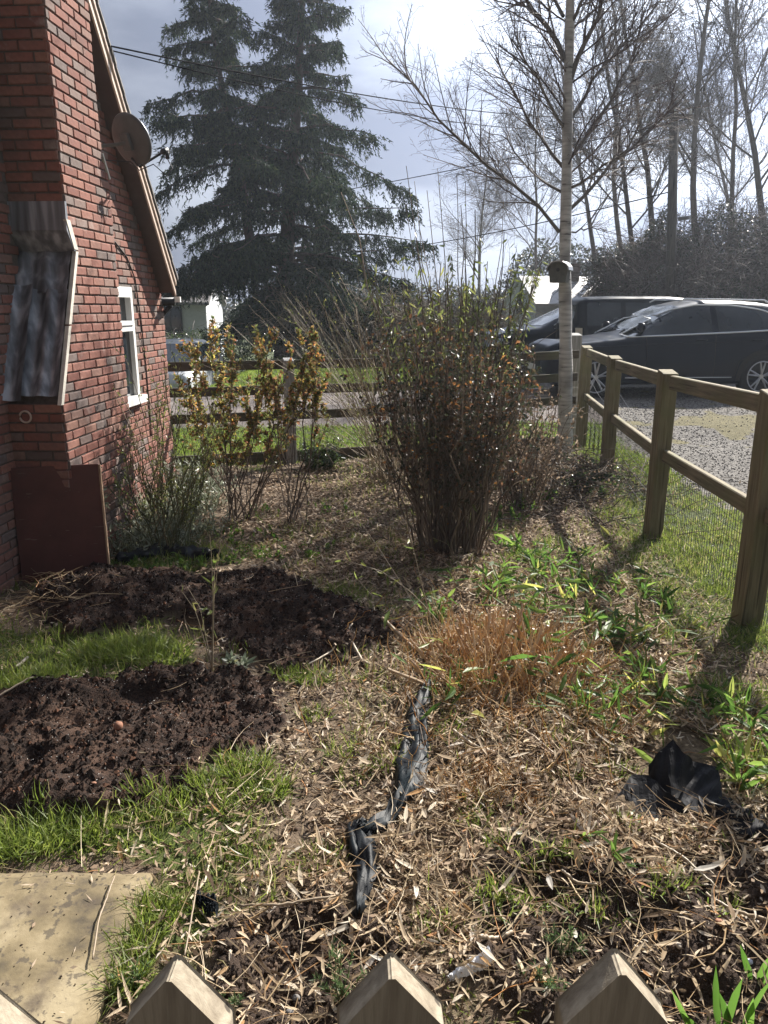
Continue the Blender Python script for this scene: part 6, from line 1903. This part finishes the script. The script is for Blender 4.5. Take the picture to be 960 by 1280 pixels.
n = 190; x = RS.uniform(sx0, sx1, n); y = RS.uniform(sy0, sy1, n) ; k_ = RS.rand(n) < .25 + .75 * np.exp(-np.minimum(sx1 - x, sy1 - y) / .07); x = x[k_]; y = y[k_]; n = len(x)
b_ = np.array(((sx0 + sx1) / 2, (sy0 + sy1) / 2, -.02))
V, F, A = leaf_batch(np.stack([x, y, np.full(n, .030)], -1), heading(n, -.02, .15), RS.uniform(.008, .04, n), RS.uniform(.003, .008, n), norm(np.stack([RS.normal(0, .3, n), RS.normal(0, .3, n), np.ones(n)], -1)), 0, 'diamond')
V2, F2_, A2_ = lumps(RS.uniform(sx0, sx1, 260), RS.uniform(sy0, sy1, 260), np.full(260, .027), RS.uniform(.0012, .004, 260))
mk('slab_litter', V, F, M_MULCH, None, False, {'rnd': A}, 'stuff'); mk('slab_crumbs', V2, F2_, M_CRUMB2, None, False, {'rnd': A2_}, 'stuff')

def ribbon(pts, wds, nw=9, fold=.018, seed=1, lift=.03):
    """crumpled strip of sheet following pts; returns V,F relative to nothing"""
    rs = np.random.RandomState(seed)
    P = resample(pts, 64); W = np.interp(np.linspace(0, 1, 64), np.linspace(0, 1, len(wds)), wds)
    T = np.gradient(P, axis=0); T[:, 2] = 0; T = norm(T); S = np.stack([-T[:, 1], T[:, 0], np.zeros(64)], -1)
    V = []
    for i in range(64):
        for j in range(nw):
            v = (j / (nw - 1) - .5)
            a = P[i] + S[i] * W[i] * v
            z = Hs(a[0], a[1]) + lift * (1 - (2 * v) ** 4 * .7) + fold * (math.sin(i * .45 + 3 * math.sin(j * .9 + seed)) * math.cos(v * 9 + i * .2)) + float(fbm(a[0:1], a[1:2], .02, 3, seed)[0] - .5) * min(.03, fold * 1.6)
            V.append((a[0] + rs.normal(0, .0012), a[1] + rs.normal(0, .0012), z + .008))
    F = [(i * nw + j, (i + 1) * nw + j, (i + 1) * nw + j + 1, i * nw + j + 1) for i in range(63) for j in range(nw - 1)]
    return np.array(V), F
def black_sheet_mat(name, base, rough, tint):
    m, t = nodes_of(name)
    g = noise(t, 45, 6, .7); g2 = noise(t, 9, 4)
    cc = ramp(t, g2, [(.45, base), (.62, tint), (.8, tuple(min(1, x * 1.5) for x in tint))])
    finish(t, cc, rough, g, .35, .004, spec=.14)
    return m
M_BAG = black_sheet_mat('black_blue_polythene', (.006, .008, .011), .5, (.012, .018, .022))
M_FAB = black_sheet_mat('black_woven_fabric', (.008, .008, .010), .68, (.022, .022, .025))
st_pts = [site(*p) for p in [(536, 868), (522, 900), (518, 945), (512, 985), (492, 1022), (462, 1046), (446, 1040), (452, 1062), (458, 1100), (450, 1140), (447, 1158)]]
V, F = ribbon(st_pts, [.03, .07, .09, .10, .14, .09, .05, .07, .085, .06, .02], seed=3)
b_ = st_pts[4].copy(); o = mk('plastic_strip', V - b_, F, M_BAG, None, True); o.location = tuple(b_)
o.modifiers.new('thick', 'SOLIDIFY').thickness = .0015
tag(o, 'long crumpled strip of glossy black plastic lying among the dry leaves', 'plastic strip')
# black fabric, folded and peaked
fc = site(838, 988); rs = np.random.RandomState(4)
fab = thing('black_fabric', 'folded black woven fabric sheet sticking up from the leaves at the right', 'fabric', fc)
def fabric(poly_top, poly_bot, zt_, zb_, nm, seed, rows=14, cols=26):
    V = []
    A = resample(np.array(poly_top, float), cols); B = resample(np.array(poly_bot, float), cols)
    for i in range(rows):
        f = i / (rows - 1)
        for j in range(cols):
            p = A[j] * (1 - f) + B[j] * f
            w_ = math.sin(f * PI)
            p = p + np.array((0, 0, .007 * w_ * math.sin(j * .9 + f * 5 + seed))) + (float(fbm(np.array([p[0] + seed]), np.array([p[1] + p[2]]), .05, 3, seed)[0]) - .5) * np.array((.010, .010, .016))
            V.append(p - fc)
    F = [(i * cols + j, i * cols + j + 1, (i + 1) * cols + j + 1, (i + 1) * cols + j) for i in range(rows - 1) for j in range(cols - 1)]
    o = mk(nm, V, F, M_FAB, fab, False); md = o.modifiers.new('thick', 'SOLIDIFY'); md.thickness = .002
    return o
g_ = lambda px, py, z: site(px, py, z)
fabric([g_(768, 1000, .02), g_(790, 968, .05), g_(812, 968, .07), g_(830, 990, .06), g_(880, 1020, .04)], [g_(775, 1003, .0), g_(790, 1018, .01), g_(830, 1024, .01), g_(860, 1026, .01), g_(884, 1022, .02)], 0, 0, 'front_fold', 1)
fabric([g_(810, 958, .08), g_(824, 940, .13), g_(842, 922, .17), g_(856, 942, .13), g_(864, 950, .10)], [g_(812, 972, .05), g_(826, 985, .05), g_(840, 995, .05), g_(858, 985, .04), g_(868, 975, .04)], 0, 0, 'peak_fold', 2)
fabric([g_(858, 950, .09), g_(880, 952, .08), g_(898, 958, .07), g_(902, 985, .05), g_(904, 1010, .02)], [g_(838, 992, .03), g_(850, 1000, .02), g_(862, 1010, .02), g_(876, 1018, .02), g_(888, 1022, .01)], 0, 0, 'back_fold', 5)
V, F = ribbon([site(890, 1022), site(925, 1040), site(962, 1050), site(1000, 1052)], [.10, .12, .10, .05], seed=9, lift=.02)
mk('trailing_edge', V - fc, F, M_FAB, fab, True)
# black sheet by the house plants
V, F = ribbon([site(146, 708), site(175, 700), site(205, 692), site(240, 694), site(276, 702)], [.03, .14, .16, .15, .02], seed=6, fold=.02, lift=.06)
b_ = site(205, 697); o = mk('plastic_sheet', V - b_, F, black_sheet_mat('dull_black_sheet', (.008, .009, .011), .4, (.015, .017, .02)), None, True); o.location = tuple(b_); o.modifiers.new('thick', 'SOLIDIFY').thickness = .003
tag(o, 'dull black plastic sheet lying at the foot of the silvery plants near the house', 'plastic sheet')
V, F = ribbon([site(246, 1128), site(262, 1134), site(268, 1150)], [.02, .05, .02], seed=12, fold=.015, lift=.035)
b_ = site(260, 1138); o = mk('plastic_scrap', V - b_, F, M_BAG, None, True); o.location = tuple(b_)
tag(o, 'small scrap of dark bluish plastic in the soil near the paving slab', 'plastic scrap')
V, F = ribbon([site(560, 1232), site(585, 1222), site(612, 1212)], [.008, .03, .03], nw=6, seed=15, fold=.0, lift=.02)
b_ = site(585, 1222); o = mk('paper_scrap', V - b_, F, plain('white_paper', (.72, .73, .76), .7, vary=.05), None, True); o.location = tuple(b_)
tag(o, 'torn white paper scrap on the soil between two picket tips', 'paper scrap')

# stones
M_STONE = plain('pale_stone', (.42, .36, .29), .85, vary=.25, scale=30, bump=.4)
M_STONEO = plain('orange_stone', (.26, .12, .07), .8, vary=.3, scale=30, bump=.4)
M_STONEG = plain('grey_pebble', (.16, .15, .14), .8, vary=.3, scale=30, bump=.3)
def stone(px, py, s, mat, lab, sq=(1, .75, .6), seed=1, name='stone'):
    import bmesh
    bm = bmesh.new(); bmesh.ops.create_icosphere(bm, subdivisions=3, radius=1)
    rs = np.random.RandomState(seed); co = np.array([v.co for v in bm.verts])
    d = 1 + .22 * (fbm(co[:, 0] + 5 + seed, co[:, 1] + co[:, 2] * .7 + 5, .8, 3, seed) - .5) * 2
    co = co * d[:, None] * np.array(sq) * s
    F = np.array([[v.index for v in f.verts] for f in bm.faces]); bm.free()
    o = mk(name, co, F, mat, None, True); p = site(px, py); o.location = (p[0], p[1], Hs(p[0], p[1]) + s * sq[2] * .35); o.rotation_euler = (rs.uniform(-.4, .4), rs.uniform(-.4, .4), rs.uniform(0, 6))
    tag(o, lab, 'stone'); return o
stone(896, 1178, .014, M_STONEO, 'rounded brownish stone on the dark soil at the lower right', seed=2)
stone(847, 1194, .011, M_STONE, 'small cream pebble between the right picket tip and the brown stone', seed=3)
stone(933, 1220, .010, plain('bluish_chip', (.45, .48, .58), .5), 'tiny bluish white stone chip at the lower right edge', (1, .8, .5), 4)
stone(150, 930, .020, M_STONEO, 'orange brown lump of brick standing on the front compost bed', (1, .8, .9), 5)
stone(540, 1078, .013, M_STONE, 'cream stone beside the lower end of the black plastic strip', seed=6)
stone(370, 1238, .011, M_STONEG, 'grey pebble on the bare soil left of the middle picket', seed=7)
stone(362, 1258, .013, M_STONEG, 'larger grey pebble close to the bottom of the bare soil patch', seed=8)
stone(797, 1072, .016, M_STONEO, 'orange clay piece just below the folded black fabric', (1.4, .6, .6), 9)
stone(120, 1000, .010, M_STONEO, 'small rusty crumb of brick near the grass edge of the front bed', seed=10)
stone(945, 1168, .010, M_STONE, 'small cream stone at the right edge beside the broad green leaves', seed=11)
stone(60, 800, .026, M_CRUMB2, 'brown clod of earth at the left end of the rear compost mound', (1.2, .9, .8), 12, 'earth_clod')
# canes and sticks lying about
M_CANE = leafmat('bamboo_cane', [(0, (.20, .15, .10)), (.6, (.38, .30, .21)), (1, (.48, .41, .31))], .5, .0001, 1)
def cane(pts, r, lab, z=.012, name='bamboo_cane', mat=None, cat='cane', z1=None):
    P = [site(a, b) for a, b in pts]
    for i, p in enumerate(P):
        p[2] = Hs(p[0], p[1]) + z + ((z1 - z) * i / (len(P) - 1) if z1 is not None else 0)
    P = resample(np.array(P), 22); P[:, 2] += np.random.RandomState(abs(int(pts[0][0])) + 1).normal(0, .0012, 22)
    rad = np.full(22, r); rad[5::6] *= 1.22; rad[-1] *= .8
    b = P[11].copy(); V, F = tube_batch((P - b)[None], rad[None], 7)
    caps = [np.arange(7)[::-1][None], (np.arange(7) + 21 * 7)[None]]
    o = mk(name, V, [np.asarray(F)] + caps, mat or M_CANE, None, True, {'rnd': np.full(len(V), random.uniform(.2, 1))}); o.location = tuple(b)
    tag(o, lab, cat)
cane([(-6, 892), (40, 872), (100, 848)], .0042, 'long straight pale cane along the left grass edge of the front bed', .02)
cane([(478, 794), (520, 818), (568, 842)], .0095, 'thick pale cane slanting down right at the left edge of the cut bamboo clump', .02)
cane([(640, 812), (672, 850), (708, 885)], .0075, 'thick pale cane lying across the middle of the cut bamboo clump', .05, z1=.02)
cane([(566, 928), (592, 942), (617, 957)], .0065, 'short thick cut cane right of the black plastic strip', .03)
cane([(630, 915), (662, 935), (692, 958)], .005, 'slim grey cane among leaves below the bamboo clump', .03)
cane([(823, 822), (828, 850), (831, 878)], .0075, 'short upright looking broken cane near the shadow of the nearest post', .02)
cane([(760, 800), (800, 832), (850, 850)], .004, 'thin cane lying between bamboo clump and nearest post shadow', .03)
cane([(385, 842), (415, 825), (441, 802)], .004, 'thin pale twig across the right end of the rear compost bed', .03)
cane([(440, 818), (452, 830), (462, 838)], .006, 'stubby cane end beside the right tip of the rear compost bed', .015)
cane([(880, 1130), (915, 1150), (965, 1182)], .0045, 'pale cane crossing the dark soil at the right edge', .035, z1=.02)
cane([(880, 1015), (920, 1035), (985, 1062)], .004, 'pale thin cane running out from under the black fabric', .03)
cane([(696, 905), (760, 960), (800, 985)], .0036, 'slim tan stem leading to the left corner of the black fabric', .03)
cane([(804, 1062), (850, 1088), (895, 1120)], .0035, 'slim tan stem below the black fabric', .03)
cane([(598, 1197), (622, 1188), (640, 1178)], .006, 'cut cane piece between the middle and right picket tips', .02)
cane([(700, 1108), (720, 1120), (745, 1130)], .004, 'whitish bent stem above the right picket', .03)
cane([(20, 842), (28, 837), (36, 830)], .007, 'stubby pale cane piece in the grass at the left edge', .03)
cane([(300, 640 + 500), (345, 1150), (420, 1138)], .0035, 'long curved dry stem over the bare soil left of centre', .03)
cane([(232, 1212), (240, 1170), (250, 1100)], .0022, 'thin dry stalk lying across the paving slab', .05, 'dry_stalk', None, 'stalk')
cane([(118, 1215), (125, 1165), (145, 1110)], .0022, 'second thin dry stalk curving over the slab to its right corner', .05, 'dry_stalk', None, 'stalk')
cane([(500, 870), (520, 905), (530, 950)], .0028, 'dark thin twig alongside the upper black plastic strip', .05, 'twig', M_TWIG, 'twig')
# roll of fine dry straw at the top left bed end
# cut bamboo clump --------------------------------------------------------------
M_CUT = leafmat('cut_bamboo_canes', [(0, (.26, .16, .09)), (.5, (.48, .34, .22)), (1, (.60, .49, .35))], .5, .12, 1.1)
M_ORNG = leafmat('orange_bamboo_branchlets', [(0, (.26, .13, .05)), (.35, (.52, .27, .09)), (.75, (.62, .42, .20)), (1, (.66, .54, .34))], .5, .2, 1.2)
M_BAMG = leafmat('green_bamboo_leaves', [(0, (.035, .075, .015)), (.5, (.07, .13, .025)), (.85, (.13, .19, .04)), (1, (.38, .36, .10))], .45, .5, 1.9, .3)
M_BAMG1 = leafmat('green_bamboo_leaf_single', [(0, (.035, .075, .015)), (.5, (.07, .13, .025)), (.85, (.13, .19, .04)), (1, (.38, .36, .10))], .45, .5, 1.9, .3, src='obj')
cb_ = grd(*site(625, 840)[:2])
clump = thing('bamboo_clump', 'clump of cut down bamboo with orange stubble and a few green leaves', 'bamboo', cb_)
n = 190
a = RS.uniform(0, 2 * PI, n); q_ = np.sqrt(RS.rand(n))
X = cb_[0] + q_ * .36 * np.cos(a) + .02; Y = cb_[1] + q_ * .42 * np.sin(a); Z = H(X, Y)
P0 = np.stack([X, Y, Z - .02], -1); P1 = P0 + np.stack([RS.normal(0, .075, n) + .05 * np.cos(a) * q_, RS.normal(0, .07, n), RS.uniform(.04, .30, n) ** 1.15 * (1.3 - .7 * q_)], -1)
A1, B1 = stems(P0, P1, 6, 0, .02, .0062, .0052); B1[:, 3] *= 1.15
for i in range(n):
    V, F = tube_batch(A1[i:i + 1] - cb_, B1[i:i + 1], 7)
    mk('cane_stub', V, [np.asarray(F), (np.arange(7) + 35)[None]], M_CUT, clump, False, {'rnd': np.full(len(V), random.random())})
A2, B2 = side_shoots(A1, 3, .1, 1, .05, .17, 1.0, .5, 5, .0017, .0009)
n2 = 760; xs_ = cb_[0] + RS.normal(0, .30, n2); ys_ = cb_[1] + RS.normal(-.05, .33, n2); z2 = H(xs_, ys_)
Q0 = np.stack([xs_, ys_, z2], -1); Q1 = Q0 + heading(n2, R(10), R(75)) * RS.uniform(.06, .28, (n2, 1)); A3, B3 = stems(Q0, Q1, 5, 0, .05, .0018, .0009)
stem_mesh('branchlets', [(A2, B2), (A3, B3)], 4, M_ORNG, clump, cb_, 'stuff')
# outlying orange stubble
n3 = 330; c3 = [site(600, 985), site(590, 990), site(760, 905), site(745, 930), site(640, 1000), site(575, 1000)]
pts0 = np.array([c3[i % 6] + (random.gauss(0, .07), random.gauss(0, .05), 0) for i in range(n3)]); pts0[:, 2] = H(pts0[:, 0], pts0[:, 1])
A4, B4 = stems(pts0, pts0 + heading(n3, R(20), R(80)) * RS.uniform(.03, .11, (n3, 1)), 4, 0, .05, .0014, .0008)
stem_mesh('outer_stubble', [(A4, B4)], 3, M_ORNG, clump, cb_, 'stuff')
BL_ = []
for k in range(5):
    V, F, A = leaf_batch(np.zeros((1, 3)), [(1, 0, 0)], 1.0, .15 + .02 * k, [(0, 0, 1)], [-.1 - .12 * k], 'long'); BL_.append(mk('leaf', V, F, M_BAMG1, me_only=True))
def green_leaf(p, L, az, el, roll, parent, base):
    o = bpy.data.objects.new('leaf', random.choice(BL_)); link(o, parent)
    o.location = tuple(np.asarray(p) - base); o.rotation_euler = (roll, -el, az); o.scale = (L, L, L)
def leaf_zone(cnt, cx, cy, sx, sy, zlo, zhi, Lr, parent, base):
    for _ in range(cnt):
        px, py = random.gauss(cx, sx), random.gauss(cy, sy); p = site(px, py); p[2] = Hs(p[0], p[1]) + random.uniform(zlo, zhi)
        green_leaf(p, random.uniform(*Lr), random.uniform(0, 2 * PI), random.uniform(-.5, .5), random.uniform(-1, 1), parent, base)
leaf_zone(60, 690, 790, 42, 30, .04, .20, (.09, .16), clump, cb_)
leaf_zone(26, 560, 850, 28, 30, .03, .16, (.08, .15), clump, cb_)
leaf_zone(26, 640, 880, 50, 22, .03, .15, (.08, .15), clump, cb_)
leaf_zone(30, 760, 850, 45, 30, .03, .14, (.08, .15), clump, cb_)
leaf_zone(80, 700, 725, 60, 20, .02, .10, (.08, .15), clump, cb_)
leaf_zone(30, 630, 750, 40, 16, .02, .12, (.08, .15), clump, cb_)
# sparse sprawling bamboo leaves as its own low growth on the right and behind
def sprawl(lab, cnt, stemn, spots, L, hgt, mat=M_BAMG, rad=.12, name='bamboo_regrowth', grp=None, stemm=None):
    b = grd(*site(*spots[0])[:2]); t_ = thing(name, lab, 'bamboo', b, group=grp)
    P0 = []; P1 = []
    for (px, py) in spots:
        c = site(px, py)
        for k in range(stemn):
            x, y = c[0] + random.gauss(0, rad * .5), c[1] + random.gauss(0, rad * .5); z = Hs(x, y)
            P0.append((x, y, z - .01)); P1.append((x + random.gauss(0, .05), y + random.gauss(0, .05), z + hgt * random.uniform(.4, 1)))
    A, B = stems(P0, P1, 6, .0, .03, .0022, .001); stem_mesh('stems', [(A, B)], 5, stemm or M_ORNG, t_, b)
    leaf_mesh('foliage', [leaves_on(A, cnt, .2, 1, (L[0], L[1]), (L[0] * .16, L[1] * .16), .9, .15, 'long', bend=-.1)], mat, t_, b)
    return t_
sprawl('scattered green bamboo leaves on the ground right of the cut clump', 640, 6, [(700, 740), (730, 760), (660, 725), (760, 790), (800, 810), (690, 715), (740, 730), (620, 735), (820, 760), (780, 740), (850, 790), (720, 700), (590, 745), (660, 760), (540, 780), (740, 800)], (.06, .13), .13)
sprawl('green bamboo shoots between black fabric and nearest fence post', 260, 5, [(790, 880), (820, 900), (870, 900), (800, 850), (760, 870), (850, 860), (730, 900), (770, 930)], (.06, .12), .13)
sprawl('leafy green growth along the right edge beside the black fabric', 190, 6, [(925, 920), (945, 950), (940, 985), (955, 1005)], (.06, .13), .16)
sprawl('single small bamboo seedling with a star of leaves above the right picket', 16, 2, [(770, 1105)], (.05, .09), .07, rad=.01)
sprawl('small upright green seedling left of the star shaped one', 10, 2, [(712, 1060)], (.04, .07), .07, rad=.01)
sprawl('small leafy shoots beside the top of the black plastic strip', 26, 4, [(545, 870), (560, 890)], (.05, .09), .13, rad=.03)
# upright broad leaves at lower right
M_LILY = leafmat('broad_lily_leaves', [(0, (.035, .08, .012)), (1, (.09, .17, .03))], .3, .55, 2.0, .7)
lb = grd(*site(912, 1290)[:2]); lily = thing('lily_shoots', 'upright broad bright green leaves at the bottom right corner', 'plant', lb)
for (px, py, tx, ty, wd) in ((900, 1290, 888, 1205, .016), (905, 1290, 922, 1222, .018), (925, 1290, 955, 1215, .02), (880, 1290, 850, 1262, .014), (940, 1240, 925, 1180, .014), (945, 1240, 958, 1195, .016), (950, 1245, 975, 1175, .016), (915, 1290, 900, 1240, .016), (935, 1290, 940, 1248, .017), (870, 1290, 838, 1235, .012)):
    p0 = site(px, py); p0[2] = Hs(p0[0], p0[1]) - .01; p1 = at(tx, ty, p0[1] + .015); d = p1 - p0; L = np.linalg.norm(d)
    V, F, A = leaf_batch(p0[None] - lb, d[None], L * 1.15, wd * 1.15, np.array([[random.uniform(-.4, .4), -1, .2]]), .15, 'long'); mk('leaf', V, F, M_LILY, lily, True, {'rnd': A})
# rosemary like sprigs
def sprig(lab, px, py, h_, nst, nl, mat=M_LFSAGE, nm='lavender_sprig'):
    b = grd(*site(px, py)[:2]); t_ = thing(nm, lab, 'low plant', b)
    P0 = np.array([b + (random.gauss(0, .012), random.gauss(0, .012), -.01) for _ in range(nst)]); P1 = P0 + np.array([(random.gauss(0, .03), random.gauss(0, .03), h_ * random.uniform(.5, 1)) for _ in range(nst)])
    A, B = stems(P0, P1, 6, 0, .03, .0018, .001); stem_mesh('stems', [(A, B)], 4, M_BARKG, t_, b)
    leaf_mesh('foliage', [leaves_on(A, nl, .05, 1, (.012, .024), (.0022, .004), .7, -.3, 'diamond')], mat, t_, b)
M_LAV = leafmat('lavender_leaves', [(0, (.04, .075, .03)), (.6, (.08, .13, .05)), (1, (.14, .19, .08))], .5, .4, 1.7)
sprig('upright lavender like sprig left of the middle picket tip', 428, 1250, .15, 9, 420, M_LAV)
sprig('low lavender like sprig behind the leftmost whole picket', 238, 1225, .06, 6, 160, M_LAV)
sprig('tuft of fine needle leaves between slab edge and bare soil', 168, 1235, .09, 9, 300, M_LAV)
sprig('lavender like sprig left of the right picket tip', 698, 1195, .07, 9, 320, M_LAV)
sprig('second fine leaved sprig lower beside the right picket', 675, 1245, .08, 8, 260, M_LAV)
sprig('tiny sprig on the soil right of the leftmost whole picket', 288, 1262, .07, 4, 120, M_LAV)
# young cane seedling in the beds and thin arching stems
def stalk(lab, paths, r, leaves, nm='bamboo_shoot', mat=M_BARKP, Y=None, L=(.03, .07)):
    b = grd(*site(*paths[0][0])[:2]); t_ = thing(nm, lab, 'shoot', b); Ps = []
    for p in paths:
        b0_ = site(*p[0]); y0 = b0_[1]; arr = [np.array((b0_[0], b0_[1], Hs(b0_[0], b0_[1]) - .01)) if True else 0] + [at(a, c, y0 + (Y or 0) * (i + 1)) for i, (a, c) in enumerate(p[1:])]
        Ps.append(resample(np.array(arr), 9))
    Ps = np.array(Ps); stem_mesh('stem', [(Ps, np.linspace(r, r * .35, 9)[None].repeat(len(Ps), 0))], 5, mat, t_, b)
    leaf_mesh('foliage', [leaves_on(Ps, leaves, .35, 1, L, (L[0] * .2, L[1] * .22), .8, .2, 'long', spread=.008)], M_LFYEL, t_, b)
stalk('thin upright yellowish seedling cane with small leaves on the rear compost', [[(265, 838), (266, 790), (266, 740), (264, 692), (262, 668)], [(265, 838), (268, 700), (285, 672)], [(265, 830), (250, 760), (235, 735)], [(265, 830), (245, 765), (228, 740)], [(264, 835), (266, 760), (278, 655)]], .0032, 22)
stalk('long thin arching pale stems above the path left of the bamboo clump', [[(560, 790), (520, 745), (480, 715), (430, 700), (405, 697)], [(545, 800), (505, 735), (470, 680), (430, 625), (422, 618)], [(545, 800), (500, 770), (465, 745), (445, 722)], [(545, 800), (520, 700), (505, 640)]], .0026, 30, 'arching_stem')
stalk('orange arching stem in front of the dark shrub foot', [[(568, 700), (570, 660), (600, 620), (612, 575), (618, 540)], [(568, 700), (560, 680), (541, 672)]], .003, 9, 'arching_stem')
stalk('two thin upright stems on the left of the dark shrub', [[(395, 610), (400, 540), (380, 500)], [(430, 600), (405, 560), (425, 500)]], .004, 8, 'arching_stem', M_BARKD)
# dry grass heap left of the mound, moss tuft
b_ = grd(*site(40, 765)[:2]); hp_ = thing('straw_heap', 'small heap of dry stalks in the shade left of the compost mound', 'straw heap', b_)
n = 110; x = b_[0] + RS.normal(0, .16, n); y = b_[1] + RS.normal(0, .12, n); z = H(x, y) + RS.rand(n) * .04
P0 = np.stack([x, y, z], -1); P1 = P0 + heading(n, -.05, .15) * RS.uniform(.08, .28, (n, 1)); A1, B1 = stems(P0, P1, 4, 0, .05, .002, .0012)
stem_mesh('stalks', [(A1, B1)], 3, M_STRAW, hp_, b_, 'stuff')
# ================================================================== HAZE
hz = bpy.data.materials.new('haze'); hz.use_nodes = True
t = hz.node_tree
for n_ in list(t.nodes): t.nodes.remove(n_)
o_ = t.nodes.new('ShaderNodeOutputMaterial'); v_ = t.nodes.new('ShaderNodeVolumePrincipled')
v_.inputs['Color'].default_value = (.80, .88, 1.0, 1); v_.inputs['Density'].default_value = .0011; v_.inputs['Anisotropy'].default_value = .45
t.links.new(v_.outputs[0], o_.inputs['Volume'])
q = MB(); q.box((0, 40, 9.5), (260, 240, 24)); hbx = q.build('haze', hz); hbx['kind'] = 'stuff'
